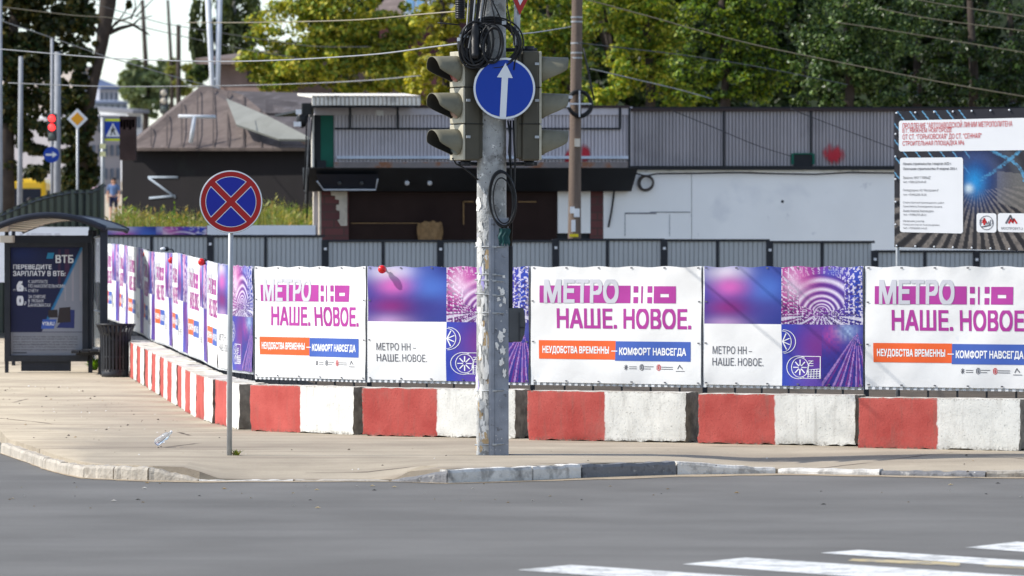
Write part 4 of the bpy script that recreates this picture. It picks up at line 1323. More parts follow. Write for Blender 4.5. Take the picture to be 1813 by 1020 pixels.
p = W(167, 655, 89.5); p.z = gz(p.x, p.y)
weed(p, 60, .22, .25, 'small green weed growing between the shelter and the litter bin', seed=4, cols=[C8(110, 150, 40), C8(80, 120, 30), C8(60, 90, 30)], w=.02)

# plastic bottle lying on the pavement
bp_ = G(283, 797, -.115); bp_.z = gz(bp_.x, bp_.y) + .045
M['pet'] = mat('clear_plastic', C8(235, 238, 242), .12, .05, 10, spec=.6)
_pb = M['pet'].node_tree.nodes['Principled BSDF']; _pb.inputs['Transmission Weight'].default_value = .75; _pb.inputs['IOR'].default_value = 1.15
bt = thing('plastic_bottle', 'crumpled clear plastic bottle lying on the pavement near the left kerb', 'bottle', bp_)
ax = Vector((.75, -.25, .55)).normalized()
mb = MB(); mb.lathe((-.05, .02, 0), [(.012, 0), (.034, .004), (.042, .02), (.038, .05), (.044, .08), (.037, .11), (.043, .14), (.036, .17), (.02, .20), (.013, .215), (.013, .235)], 14, 0, ax)
rn = random.Random(1)
mb.v = [p + Vector((rn.uniform(-.006, .006), rn.uniform(-.006, .006), rn.uniform(-.006, .006))) for p in mb.v]; mb.build('body', M['pet'], bt)
mb = MB(); mb.lathe(Vector((-.05, .02, 0)) + ax * .235, [(.015, 0), (.015, .018), (.001, .02)], 12, 0, ax); mb.build('cap', M['white_print'], bt)

# litter, pebbles and leaves scattered on the pavement and the road
rn = random.Random(8)
mb = MB()
for k in range(150):
    D = rn.uniform(56.2, 82); x = rn.uniform(-6, 6.5)
    if D > 60.5: x = rn.uniform(-8, -3.9 - (D - 66) * .2)
    if D < 63 and x < -5.2: continue
    z = gz(x, D) + .004; s = rn.choice([.006, .008, .011, .018])
    mb.col = rn.choice([C8(225, 222, 214), C8(90, 80, 68), C8(70, 62, 54), C8(160, 140, 110), C8(60, 54, 48)])
    a = rn.uniform(0, 3)
    mb.add([(x - s, D - s * .6, z), (x + s * .8, D - s, z), (x + s, D + s * .7, z + s * .5), (x - s * .7, D + s, z), (x, D, z + s * .9)], [(0, 1, 4), (1, 2, 4), (2, 3, 4), (3, 0, 4)])
for k in range(60):
    D = rn.uniform(49, 55); x = rn.uniform(-5.5, 5.8)
    s = rn.choice([.008, .014, .02, .03]); z = ROADZ + .005
    mb.col = rn.choice([C8(200, 180, 140), C8(170, 140, 90), C8(60, 58, 55), C8(220, 215, 205)])
    mb.add([(x - s, D, z), (x, D - s * .6, z + .008), (x + s, D, z), (x, D + s * .6, z + s * .4)], [(0, 1, 2), (0, 2, 3)])
M['litter'] = mat('litter', (1, 1, 1), .9, .1, 20, attr=True)
lo = mb.build('leaf_litter', M['litter']); tag(lo, kind='stuff')
lo['label'] = 'scattered pebbles, leaves and litter on the pavement and road'

# ------------------------------------------------------------------ billboard behind the fence
BP = Plane(1583, 75.6, 1826, 74.6)
bb_base = BP.z(1705, 0); 
bb = thing('billboard', 'large dark construction site information board with a tunnel picture behind the right of the fence', 'billboard', bb_base)
def bq(u, v, off=0):
    x = 1583.5 + (1826 - 1583.5) * u
    yt = 197.5 + (191.0 - 197.5) * u; yb = 437.5 + (444.5 - 437.5) * u
    yt -= 1.2 * abs(math.sin(u * math.pi * 7)) * 0
    return BP.at(x, yt + (yb - yt) * v, off)
def bcol(U, V):
    c = mixc(A8(58, 58, 66), A8(74, 72, 76), V)
    dx, dy = (U - .60) * 1.0, (V - .52)
    r = np.hypot(dx, dy) + 1e-4; th = np.arctan2(dy, dx)
    ring = (U > .50) & (V > .28) & (V < .62) | ((U > .62) & (V < .62) & (V > .25))
    st = .5 + .5 * np.sin(r * 46)
    c = np.where(ring[..., None], mixc(c, A8(104, 106, 110), st * .7), c)
    floor = (V > .58 - .1 * (U - .6)) & (V > .5)
    ln = np.sin(np.arctan2(dx, dy - .0 + .02) * 46)
    c = np.where((floor & (ln > .1))[..., None], mixc(c, A8(170, 160, 150), np.clip(.75 - .4 * vnoise(U.shape, 3), 0, 1)), c)
    c = np.where((floor & (ln < -.5))[..., None], mixc(c, A8(48, 44, 46), np.full_like(r, .8)), c)
    wall = (U > .75) & (V > .44 + .12 * (U - .75)) & (V < .66 + .3 * (U - .75))
    c = np.where(wall[..., None], mixc(c, A8(150, 146, 140), np.full_like(r, .6)), c)
    up = (V < .5) & (U < .55)
    l2 = np.sin((U * 1.0 - V * .75) * 70)
    c = np.where((up & (l2 > .93))[..., None], mixc(c, A8(130, 190, 225), np.full_like(r, .9)), c)
    c = mixc(c, A8(20, 90, 170), .75 * gauss(U, V, .60, .47, .16, .20))
    c = mixc(c, A8(40, 170, 235), .95 * gauss(U, V, .585, .52, .07, .09))
    c = mixc(c, A8(235, 250, 255), .95 * gauss(U, V, .545, .565, .03, .03))
    arc = np.abs(r - (.30 + .05 * np.cos(th * 3))) < .012
    c = np.where((arc & (U > .62) & (V < .52))[..., None], mixc(c, A8(110, 185, 225), vnoise(U.shape, 2) * .9), c)
    beam = np.abs((V - .52) + (U - .6) * .55 - .45 * (U - .6) ** 2 * -1) < .014
    c = np.where((beam & (U > .62) & (U < .98))[..., None], mixc(c, A8(110, 185, 225), vnoise(U.shape, 2) * .9), c)
    return c * (.88 + .24 * rng.random(U.shape))[..., None]
mb = MB(); mb.grid(lambda u, v: bq(u, v), 150, 150, 0, bcol); mb.build('printed_sheet', M['art'], bb, world=True)
def rrect(fn, x0, y0, x1, y1, rr_, off):
    pts = []
    for (cx_, cy_, a0) in ((x1 - rr_, y0 + rr_, 0), (x0 + rr_, y0 + rr_, 90), (x0 + rr_, y1 - rr_, 180), (x1 - rr_, y1 - rr_, 270)):
        for k in range(6):
            a = R(a0 + 18 * k); pts.append((cx_ + rr_ * math.cos(a), cy_ - rr_ * math.sin(a)))
    return [fn(x, y, off) for x, y in pts]
def zb_(X, Y):   # zoomed-photo coordinates of the board to board units
    px, py = 1340 + X / 3.833, 190 + Y / 3.833
    u = (px - 1583.5) / 242.5; yt = 197.5 - 6.5 * u; yb = 437.5 + 7 * u
    return u, (py - yt) / (yb - yt)
mb = MB()
for (a, b) in (((965, 91), (1840, 291)), ((972, 343), (1400, 857)), ((1492, 718), (1627, 851)), ((1636, 718), (1842, 850))):
    x0, y0 = zb_(*a); x1, y1 = zb_(*b); P = rrect(bq, x0, y0, x1, y1, .018, .006)
    mb.add(P, [tuple(range(len(P)))])
mb.build('white_panel', M['white_print'], bb, world=True)
BT = lambda x, y: bq(x, y, .010)
def btext(mb, s, X0, Y0, X1, Y1, bold=0.0, mi=0):
    x0, y0 = zb_(X0, Y0); x1, y1 = zb_(X1, Y1); text(mb, s, BT, x0, y0, x1, y1, bold, mi)
mb = MB()
btext(mb, 'ПРОДЛЕНИЕ "АВТОЗАВОДСКОЙ ЛИНИИ МЕТРОПОЛИТЕНА', 990, 98, 1735, 138, .004)
btext(mb, 'В Г. НИЖНЕМ НОВГОРОДЕ', 990, 145, 1325, 174, .004)
btext(mb, 'ОТ СТ. "ГОРЬКОВСКАЯ" ДО СТ. "СЕННАЯ"', 990, 184, 1526, 218, .004)
btext(mb, 'СТРОИТЕЛЬНАЯ ПЛОЩАДКА №6', 990, 230, 1408, 262, .004)
mb.build('title_lettering', M['red_print'], bb, world=True)
mb = MB()
for s_, X1, Y0, Y1, bo in (('Начало строительства: I квартал 2022 г.', 1322, 374, 396, .02), ('Окончание строительства: IV квартал 2025 г.', 1362, 408, 430, .02), ('Заказчик: МКУ "ГУММиД"', 1182, 468, 490, 0), ('тел. +7(831)270-69-69', 1150, 499, 519, 0),
                      ('Генподрядчик: АО "Моспроект-3"', 1235, 554, 576, 0), ('тел. +7(495)255-10-20', 1152, 585, 605, 0), ('Ответственный производитель работ', 1272, 638, 658, 0), ('Заместитель Руководителя проекта', 1258, 665, 685, 0), ('Акиев Алексей Анатольевич', 1200, 693, 713, 0), ('тел. +7(986)759-28-21', 1150, 721, 741, 0),
                      ('Начальник участка', 1136, 763, 784, 0), ('Патрушев Сергей Александрович', 1240, 788, 808, 0), ('тел. +7(920)023-14-65', 1155, 812, 832, 0)):
    btext(mb, s_, 994, Y0, X1, Y1, bo)
btext(mb, 'МОСПРОЕКТ-3', 1660, 812, 1805, 832, 0)
btext(mb, 'Т', 1512, 764, 1533, 795, 0.01); btext(mb, 'М', 1557, 772, 1578, 796, 0.01); btext(mb, 'Д', 1578, 764, 1606, 800, 0.01)
ctr = zb_(1560, 784); rr2 = .049
ribbon(mb, [(ctr[0] + rr2 * math.cos(R(a)), ctr[1] + rr2 * math.sin(R(a))) for a in range(0, 360, 15)], BT, .004, 0, True)
ribbon(mb, [zb_(*q) for q in ((1692, 786), (1722, 735), (1733, 757), (1742, 772))], BT, .012); ribbon(mb, [zb_(*q) for q in ((1528, 812), (1588, 800))], BT, .008)
mb.build('small_lettering', M['dark_print'], bb, world=True)
mb = MB(); ribbon(mb, [zb_(*q) for q in ((1712, 786), (1724, 762), (1738, 782), (1746, 758), (1764, 786))], BT, .012); mb.build('red_mark', M['red_print'], bb, world=True)
mb = MB(); ribbon(mb, [zb_(*q) for q in ((1534, 782), (1545, 756), (1556, 782))], BT, .012); ribbon(mb, [zb_(1545, 770), zb_(1545, 795)], BT, .014)
mb.build('red_mark', M['red_print'], bb, world=True)
for u in (.012, .985):
    mb = MB(); a = bq(u, .0, -.06); b = a.copy(); b.z = gz(a.x, a.y) - .3; a.z -= .04
    mb.tube([b, a], .028, 8); mb.build('post', M['galv'], bb, world=True)
for v in (.03, .5, .97):
    mb = MB(); mb.tube([bq(.01, v, -.035), bq(.99, v, -.035)], .018, 6); mb.build('rail', M['galv'], bb, world=True)
mb = MB()
for v in (.012, .99):
    for k in range(8):
        p = bq(.02 + .96 * k / 7, v, .018); mb.sphere(p, .016, 8)
for k in range(1, 6):
    p = bq(.012, k / 6, .018); mb.sphere(p, .016, 8)
mb.build('fixings', M['sign_white'], bb, world=True)

# ------------------------------------------------------------------ bus shelter
SD = 88.2
sb = W(80, 655, SD); sb.z = gz(sb.x, sb.y)
sh = thing('bus_shelter', 'dark bus shelter with an arched roof and an advertising panel at its near end', 'bus shelter', sb)
def SL(px, py, d=0.0, dd=SD):
    p = W(px, py, dd); p.y += d
    return p - sb
def sbox(mb, x0, y0, x1, y1, d0, d1, mi=0):
    a, b = SL(x0, y1), SL(x1, y0)
    mb.box(((a.x + b.x) / 2, (d0 + d1) / 2, (a.z + b.z) / 2), (b.x - a.x, d1 - d0, b.z - a.z), mi)
mb = MB(); sbox(mb, 9, 430, 19, 640, -.12, .14); sbox(mb, 147, 430, 157, 640, -.12, .14); sbox(mb, 19, 430, 147, 438, -.12, .14); sbox(mb, 19, 629, 147, 640, -.12, .14); sbox(mb, 19, 438, 147, 629, -.02, .14)
lb_ = mb.build('light_box', M['black_metal'], sh)
mb = MB(); sbox(mb, 38, 640, 125, 657, -.06, .08); mb.build('foot', M['shelter'], sh)
mb = MB(); sbox(mb, 8, 417, 163, 430, -.14, -.02); mb.build('beam', M['shelter'], sh)
def pq(u, v, off=0):
    p = SL(19.5 + 127 * u, 438 + 191 * v); p.y = -.035 - off; return p
def pz(X, Y):   # zoomed photo (6.375x, origin 0,370)
    return (X / 6.375 - 19.5) / 127, (370 + Y / 6.375 - 438) / 191
def pz2(X, Y):
    return (X / 6.375 - 19.5) / 127, (520 + Y / 6.375 - 438) / 191
def poscol(U, V):
    c = np.zeros(U.shape + (3,)); c[:] = A8(44, 50, 92)
    c = mixc(c, A8(40, 66, 130), .5 * gauss(U, V, .1, .05, .3, .1))
    ex = .98 - (V - .02) * .72
    right = (U > ex) & (V < .78)
    edge = (np.abs(U - ex) < .02) & (V < .68)
    c = np.where(right[..., None], mixc(c, A8(176, 178, 186), np.full_like(U, .95)), c)
    c = np.where(((np.sin(U * 60) > .7) & right & (V < .5))[..., None], mixc(c, A8(196, 190, 196), np.full_like(U, .8)), c)
    c = np.where(((U > .66) & (U < .86) & (V > .02) & (V < .34) & ~right & (np.sin(U * 50) > 0))[..., None], mixc(c, A8(120, 70, 96), np.full_like(U, .5)), c)
    c = np.where(edge[..., None], mixc(c, A8(50, 150, 200), np.full_like(U, .85)), c)
    low = V > .785
    c = np.where(low[..., None], mixc(c, A8(168, 170, 176), np.full_like(U, .97)), c)
    lines = low & (V > .81) & (V < .965) & (np.sin(V * 260) > .1) & (U > .03) & (U < .93)
    c = np.where(lines[..., None], mixc(c, A8(110, 112, 120), (rng.random(U.shape) > .3) * .7), c)
    c = np.where(((np.abs(V - .975) < .006) & (U > .02) & (U < .22))[..., None], mixc(c, A8(40, 40, 46), np.full_like(U, .8)), c)
    return c
mb = MB(); mb.grid(lambda u, v: pq(u, v), 110, 190, 0, poscol); po = mb.build('poster', M['art'], lb_)
PT = lambda x, y: pq(x, y, .005)
mb = MB()
def ptext(s_, X0, Y0, X1, Y1, bo=0.0, f=pz):
    x0, y0 = f(X0, Y0); x1, y1 = f(X1, Y1); text(mb, s_, PT, x0, y0, x1, y1, bo)
ptext('ВТБ', 630, 520, 832, 610, .025); ptext('ПЕРЕВЕДИТЕ', 152, 628, 585, 690, .022); ptext('ЗАРПЛАТУ В ВТБ:', 150, 700, 742, 757, .022)
ptext('6', 190, 815, 270, 930, .06); ptext('%', 275, 888, 305, 926, .0); ptext('от', 152, 905, 180, 925, 0)
ptext('К ЗАРПЛАТЕ', 322, 803, 540, 838, .0); ptext('ПО НАКОПИТЕЛЬНОМУ', 322, 852, 733, 890, .0); ptext('СЧЁТУ', 322, 898, 436, 938, .0)
ptext('0', 190, 25, 268, 133, .06, pz2); ptext('₽', 275, 88, 300, 133, 0, pz2)
ptext('ЗА СНЯТИЕ', 322, 15, 516, 52, .0, pz2); ptext('В ЛЮБЫХ', 322, 62, 495, 98, .0, pz2); ptext('БАНКОМАТАХ', 322, 110, 574, 148, .0, pz2)
ptext('VTB.RU', 480, 318, 615, 358, .03, pz2)
mb.build('poster_lettering', M['white_print'], lb_)
cards = [M['blue_print'], mat('brown_card', C8(52, 44, 44), .5, .1), mat('navy_card', C8(44, 52, 104), .5, .1), mat('cyan_patch', C8(40, 130, 170), .5, .1)]
def quad2(pts, mi, f=pz2, off=.003):
    mb = MB(); mb.add([pq(*f(*p), off) for p in pts], [(0, 1, 2, 3)]); mb.build('poster_card', cards[mi], lb_)
quad2([(465, 395), (610, 395), (640, 290), (485, 290)], 0, off=.002); quad2([(545, 270), (655, 268), (650, 180), (548, 185)], 1); quad2([(650, 330), (800, 320), (795, 150), (672, 160)], 1, off=.004); quad2([(640, 385), (840, 390), (845, 185), (790, 180)], 2, off=.0025)
quad2([(525, 562), (600, 562), (615, 495), (542, 495)], 3, pz)
# posts and glazed back wall on the right
def spost(x, y0, y1, D_, w):
    a = W(x, y1, D_); b = W(x, y0, D_); a.z = gz(a.x, a.y) - .05
    mb = MB(); mb.box((a.x - sb.x, a.y - sb.y, (a.z + b.z) / 2 - sb.z), (w, .09, b.z - a.z)); mb.build('post', M['shelter'], sh)
for (x, y0, D_, w) in ((184, 406, 86.9, .125), (168, 408, 91.6, .08), (160, 408, 88.2, .07), (12, 402, 88.2, .06), (24, 405, 92, .06)):
    spost(x, y0, 665, D_, w)
a0, a1 = W(184, 0, 86.9), W(168, 0, 91.6)
for v0, v1, part, mm in ((.18, 2.35, 'glass_pane', 'glass'),):
    p = Vector((a0.x, a0.y, sb.z + v0)) - sb; q = Vector((a1.x, a1.y, sb.z + v0)) - sb
    mb = MB(); mb.prism([p + Vector((-.02, 0, 0)), q + Vector((-.02, 0, 0)), q + Vector((-.02, 0, v1 - v0)), p + Vector((-.02, 0, v1 - v0))], (.008, 0, 0)); mb.build(part, M[mm], sh)
for z in (.16, 1.05, 2.36):
    p = Vector((a0.x, a0.y, sb.z + z)) - sb; q = Vector((a1.x, a1.y, sb.z + z)) - sb
    mb = MB(); mb.tube([p, q], .03, 4, smooth=False); mb.build('rail', M['shelter'], sh)
# bench
mb = MB()
for k in range(3):
    p = W(170 - k * 17, 619, 87.6) - sb
    mb.box((p.x, .9, .40 - .012 * k), (.14, 3.7, .05))
mb.build('bench_seat', M['bin'], sh, bevel=.01)
for y in (-.6, 2.4):
    p = W(160, 619, 87.6) - sb; mb = MB(); mb.box((p.x, y, .34), (.5, .05, .05)); mb.box((p.x + .16, y, .16), (.05, .06, .36)); mb.build('bench_leg', M['bin'], sh)
# arched roof
zl = SL(8, 408).z; zp = SL(95, 384).z; xl, xr = SL(2, 0).x, SL(199, 0).x
def arch(t, d=0): # t 0..1
    x = xl + (xr - xl) * t
    return Vector((x, 0, zl + (zp - zl) * (1 - (2 * t - 1) ** 2) + d))
n = 22; y0, y1 = -1.5, 3.7
mb = MB()
for (ya, yb, d0, d1) in ((y0, y1, 0, .045),):
    vs = []
    for k in range(n + 1):
        for (y, d) in ((ya, d0), (yb, d0), (yb, d1), (ya, d1)):
            p = arch(k / n, d); vs.append((p.x, y, p.z))
    fs = []
    for k in range(n):
        for j in range(4): fs.append((k * 4 + j, k * 4 + (j + 1) % 4, (k + 1) * 4 + (j + 1) % 4, (k + 1) * 4 + j))
    fs += [(3, 2, 1, 0), tuple(n * 4 + j for j in range(4))]
    mb.add(vs, fs)
rf = mb.build('roof', M['shelter'], sh)
for y in (y0, y1):
    mb = MB(); mb.tube([arch(k / n, .012) + Vector((0, y, 0)) for k in range(n + 1)], .055, 6); mb.build('edge_rib', M['shelter'], rf)
mb = MB()
for k in range(1, 20):
    p = arch(k / 20, -.02); q = arch(k / 20 + .03, -.02); an = math.atan2(q.z - p.z, q.x - p.x)
    mb.box((p.x, (y0 + y1) / 2, p.z), (.07, y1 - y0 - .1, .02), 0, Matrix.Rotation(-an, 3, 'Y'))
mb.build('ceiling_slats', M['cream'], rf)
for (x, y, w, h) in ((12, 406, .26, .1), (22, 424, .22, .12)):
    p = SL(x, y); mb = MB(); mb.box((p.x, -.9, p.z), (w, .4, h)); mb.build('eave_box', M['cream'], sh, bevel=.01)

# ------------------------------------------------------------------ litter bin
lbp = W(205, 668, 86.2); lbp.z = gz(lbp.x, lbp.y)
bn = thing('litter_bin', 'black slatted steel litter bin with a flared rim beside the shelter', 'litter bin', lbp)
mb = MB(); mb.lathe((0, 0, 0), [(.235, 0), (.245, .02), (.25, .13), (.235, .13)], 32); mb.build('base', M['bin'], bn)
mb = MB()
for k in range(26):
    w = 2 * math.pi * k / 26; c, s_ = math.cos(w), math.sin(w)
    pts = [(.248 * c, .248 * s_, .1), (.25 * c, .25 * s_, .6), (.255 * c, .255 * s_, .7), (.29 * c, .29 * s_, .80), (.325 * c, .325 * s_, .875)]
    d = Vector((-s_, c, 0)) * .018; e = Vector((c, s_, 0)) * .004
    vs = []
    for p in pts: p = Vector(p); vs += [p - d - e, p + d - e, p + d + e, p - d + e]
    fs = [(i * 4 + j, i * 4 + (j + 1) % 4, (i + 1) * 4 + (j + 1) % 4, (i + 1) * 4 + j) for i in range(4) for j in range(4)]
    mb.add(vs, fs)
mb.build('slats', M['bin'], bn)
for z, r_ in ((.33, .246), (.62, .246)):
    mb = MB(); mb.lathe((0, 0, z), [(r_, 0), (r_, .025), (r_ - .01, .025), (r_ - .01, 0)], 32, cap=False); mb.build('band', M['bin'], bn)
mb = MB(); mb.lathe((0, 0, .872), [(.27, .0), (.335, 0), (.338, .03), (.27, .028)], 32, cap=False); mb.build('rim', M['bin'], bn)
mb = MB(); mb.lathe((0, 0, .02), [(.2, 0), (.215, .74)], 24); mb.build('liner', M['signal_in'], bn)

# ------------------------------------------------------------------ grey metal fence behind the site
GF = Plane(575, 103.6, 1548, 106.4)
GL = Plane(172, 103.3, 575, 103.6)
gg = 'lengths of grey metal fence behind the site'
secs = [(172, 268, 372, 415.5), (372, 470, 575, 416), (575, 678, 779, 424.5), (779, 880, 983, 425), (983, 1075, 1175, 422.5), (1175, 1270, 1362, 423.5), (1362, 1455, 1548, 426.5), (1548, 1637, 1728, 443), (1728, 1820, 1912, 443.5)]
glab = ['grey ribbed metal fence panel behind the receding banners, leftmost of its row', 'grey ribbed metal fence panel behind the no stopping sign', 'grey ribbed metal fence panel above the red lamp, below the brick pier', 'grey ribbed metal fence panel behind the traffic light pole', 'grey ribbed metal fence panel at the foot of the wooden pole', 'grey ribbed metal fence panel below the cable coil on the white wall', 'grey ribbed metal fence panel just left of the step down in the fence', 'lower grey fence panel under the left half of the billboard', 'lower grey fence panel at the right edge under the billboard']
for (x0, xm, x1, yt), lb in zip(secs, glab):
    Q = GL if x1 < 580 else GF
    b = Q.at((x0 + x1) / 2, 600); b.z = gz(b.x, b.y)
    root = thing('metal_fence', lb, 'fence', b, gg)
    for a, c in ((x0 + 5, xm - 2.5), (xm + 2.5, x1 - 5)):
        mb = MB(); Q.ribs(mb, a, yt + 3, c, 640, 8.1, .022, .0, .2); mb.build('sheet', M['grey_sheet'], root, world=True)
    mb = MB(); Q.slab(mb, x0, yt, x1, yt + 4, -.03, .035); mb.build('top_rail', M['black_metal'], root, world=True)
    mb = MB(); Q.slab(mb, x0 - 5.5, yt + .5, x0 + 5.5, 640, -.05, .045); mb.build('post', M['black_metal'], root, world=True)
    mb = MB(); Q.slab(mb, xm - 2.4, yt + 4, xm + 2.4, 640, -.02, .02); mb.build('mullion', M['black_metal'], root, world=True)
    mb = MB(); Q.slab(mb, x0 - 2.2, yt + 14, x0 + 2.6, yt + 18.5, .045, .055); mb.build('tag_plate', M['white_print'], root, world=True)

# banners on a second fence farther left
FL = Plane(-30, 107, 560, 107)
FS = Plane(-30, 104.3, 160, 104.1)
M['shade_white'] = mat('shaded_white_board', C8(222, 224, 228), .6, .05, 2)  # banner white toned down and cooled to imitate shade
def far_board(x0, y0, x1, y1, label, art=False, txt=None):
    FL = FS if x1 < 170 else globals()['FL']
    c = FL.at((x0 + x1) / 2, y1)
    root = thing('fence_banner', label, 'banner', c, 'banners on the site fence')
    mb = MB()
    if art:
        mb.grid(lambda u, v: FL.at(x0 + (x1 - x0) * u, y0 + (y1 - y0) * v, .06), 60, 30, 0, lambda U, V: mixc(blur_col((U * 2) % 1, V * .9), tunnel_col((U * 2) % 1, V), (U > .55) * 1.0))
        mb.build('picture_panel', M['art'], root, world=True)
    else:
        FL.slab(mb, x0, y0, x1, y1, .03, .06); mb.build('board', M['shade_white'], root, world=True)
        if txt:
            mb = MB(); text(mb, txt[0], lambda x, y: FL.at(x, y, .066), *txt[1:], bold=.035); mb.build('lettering', M['letter_grey'], root, world=True)
    mb = MB()
    for x in (x0 + 2, x1 - 2):
        a = FL.at(x, y1); g_ = gz(a.x, a.y); t = FL.at(x, y0)
        mb.box((a.x, a.y, (g_ + t.z) / 2), (.08, .04, t.z - g_))
    mb.build('post', M['black_metal'], root, world=True)
far_board(-20, 402, 158, 500, 'white banner with pale grey lettering seen under the arch of the shelter roof', False, ('МЕТРО', 36, 413, 110, 446))
far_board(190, 401.5, 366, 440, 'strip of blue and purple picture banner above the grey fence at left', True)
far_board(367, 399, 559, 440, 'white banner top above the grey fence right of the no stopping sign', False)

# ------------------------------------------------------------------ pavilion
PV = Plane(540, 109, 1600, 111.5)
pb = PV.at(800, 470); pb.z = gz(pb.x, pb.y)
pv = thing('pavilion', 'long low shop pavilion with ribbed metal walls, black awning and brown shutters', 'building', pb)
M['pv_sheet'] = mat('dull_ribbed_sheet', C8(196, 190, 193), .7, .1, 1.5, streak=.6, spots=[(1.2, .58, .75, C8(160, 155, 158), .6)])
M['pv_sheet_dark'] = mat('weathered_ribbed_sheet', C8(170, 165, 167), .75, .14, 1.2, streak=.7, spots=[(.9, .55, .75, C8(134, 129, 131), .6)])
M['pv_white'] = mat('white_plaster', C8(248, 247, 244), .85, .04, .8, spots=[(2.5, .66, .76, C8(170, 172, 180), .5), (.7, .6, .8, C8(198, 200, 208), .5)])
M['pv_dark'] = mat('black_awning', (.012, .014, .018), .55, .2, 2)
M['pv_brown'] = mat('brown_shutter', C8(57, 44, 43), .55, .15, 3, streak=.3)
M['pv_green'] = mat('green_paint', C8(12, 92, 74), .6, .1, 2)
M['pv_rust'] = mat('rusty_strip', C8(140, 130, 126), .8, .15, 3, spots=[(3, .5, .62, C8(150, 92, 50), .8)])
M['pv_strip'] = mat('pale_strip', C8(200, 208, 220), .5, .1, 3)
M['slate'] = mat('corrugated_slate', C8(226, 220, 208), .9, .12, 2, spots=[(4, .55, .7, C8(140, 134, 126), .7)])
M['navy_board'] = mat('navy_board', C8(22, 30, 46), .5, .1, 3)
M['red_spray'] = mat('red_spray', C8(176, 44, 60), .8, .2, 6)
M['plaster'] = mat('cream_plaster', C8(196, 186, 170), .9, .15, 4, spots=[(6, .58, .7, C8(140, 130, 116), .6)])
M['straw'] = mat('straw_sack', C8(140, 112, 78), .95, .25, 12, bump=.8, bscale=50)
def brick_mat(name, c1, c2, mortar):
    m = bpy.data.materials.new(name); m.use_nodes = True
    n, l = m.node_tree.nodes, m.node_tree.links; b = n['Principled BSDF']; b.inputs['Roughness'].default_value = .9
    tc = n.new('ShaderNodeTexCoord'); sp = n.new('ShaderNodeSeparateXYZ'); cb = n.new('ShaderNodeCombineXYZ')
    l.new(tc.outputs['Object'], sp.inputs[0]); l.new(sp.outputs[0], cb.inputs[0]); l.new(sp.outputs[2], cb.inputs[1])
    br = n.new('ShaderNodeTexBrick'); br.inputs['Scale'].default_value = 1; br.inputs['Brick Width'].default_value = .42; br.inputs['Row Height'].default_value = .17; br.inputs['Mortar Size'].default_value = .018
    br.inputs['Color1'].default_value = (*c1, 1); br.inputs['Color2'].default_value = (*c2, 1); br.inputs['Mortar'].default_value = (*mortar, 1)
    l.new(cb.outputs[0], br.inputs['Vector']); l.new(br.outputs['Color'], b.inputs['Base Color'])
    return m
M['brick'] = brick_mat('dark_red_brick', C8(112, 66, 64), C8(92, 56, 56), C8(84, 62, 58))
def pvpart(name, m, f, bevel=0):
    mb = MB(); f(mb); return mb.build(name, m, pv, world=True, bevel=bevel)
def core(mb):
    a, b = PV.at(556, 300, -.05), PV.at(1960, 300, -.05)
    zt = PV.at(1113, 193).z - .05; z0 = pb.z - 1; dep = Vector((-4.0, 109, 0)).normalized() * 5.5
    mb.prism([Vector((a.x, a.y, z0)), Vector((b.x, b.y, z0)), Vector((b.x, b.y, zt)), Vector((a.x, a.y, zt))], dep)
pvpart('core_wall', M['pv_sheet_dark'], core)
up = pvpart('upper_wall', M['pv_sheet'], lambda mb: PV.ribs(mb, 590, 203, 1113, 300, 6.3, .035, .06, .35))
pvpart('upper_wall', M['pv_sheet_dark'], lambda mb: (PV.ribs(mb, 1116, 197, 1280, 300, 6.0, .04, .02, .4), PV.ribs(mb, 1282, 195, 1434, 300, 6.0, .04, .03, .4), PV.ribs(mb, 1436, 194, 1960, 300, 6.0, .04, .02, .4)))
pvpart('top_band', M['pv_sheet'], lambda mb: (PV.slab(mb, 556, 190, 1113, 204, .0, .09), PV.slab(mb, 1113, 189, 1119, 300, 0, .05)))
pvpart('coping', M['pv_brown'], lambda mb: (PV.slab(mb, 1116, 192, 1960, 197, -.1, .1), PV.slab(mb, 735, 187, 1113, 191.5, -.1, .12)))
pvpart('rail_frame', M['pv_dark'], lambda mb: (PV.slab(mb, 592, 226.5, 1097, 229.5, .06, .10), PV.slab(mb, 617, 191, 620, 227, .09, .12), PV.slab(mb, 701, 191, 704, 227, .09, .12), PV.slab(mb, 1094, 191, 1098, 227, .09, .12), PV.slab(mb, 1279, 196, 1282, 300, .0, .06), PV.slab(mb, 1433, 196, 1436, 300, .0, .06), PV.slab(mb, 1111, 191, 1114, 300, .05, .12)))
pvpart('pale_strip', M['pv_strip'], lambda mb: PV.slab(mb, 595, 276.5, 1110, 281.5, .06, .14))
pvpart('rust_strip', M['pv_rust'], lambda mb: PV.slab(mb, 590, 287, 1110, 297.5, .05, .12))
pvpart('joint_band', M['pv_dark'], lambda mb: PV.slab(mb, 1110, 294, 1960, 301, .0, .15))
pvpart('pale_ledge', M['slate'], lambda mb: PV.slab(mb, 1110, 301, 1960, 304.5, .0, .1))
pvpart('recess_shade', M['pv_dark'], lambda mb: PV.slab(mb, 553, 204, 567, 300, -.1, .05))  # black slab paints the shade of a hollow that is not modelled
pvpart('corner_post', M['slate'], lambda mb: PV.slab(mb, 551, 204, 554.5, 296, .0, .12))
pvpart('green_door', M['pv_green'], lambda mb: PV.slab(mb, 567, 204, 590, 296, -.05, .04))
pvpart('painted_door_shade', M['pv_dark'], lambda mb: PV.slab(mb, 560, 284, 576, 298, .05, .10))  # black slab paints a patch of shade at the foot of the door
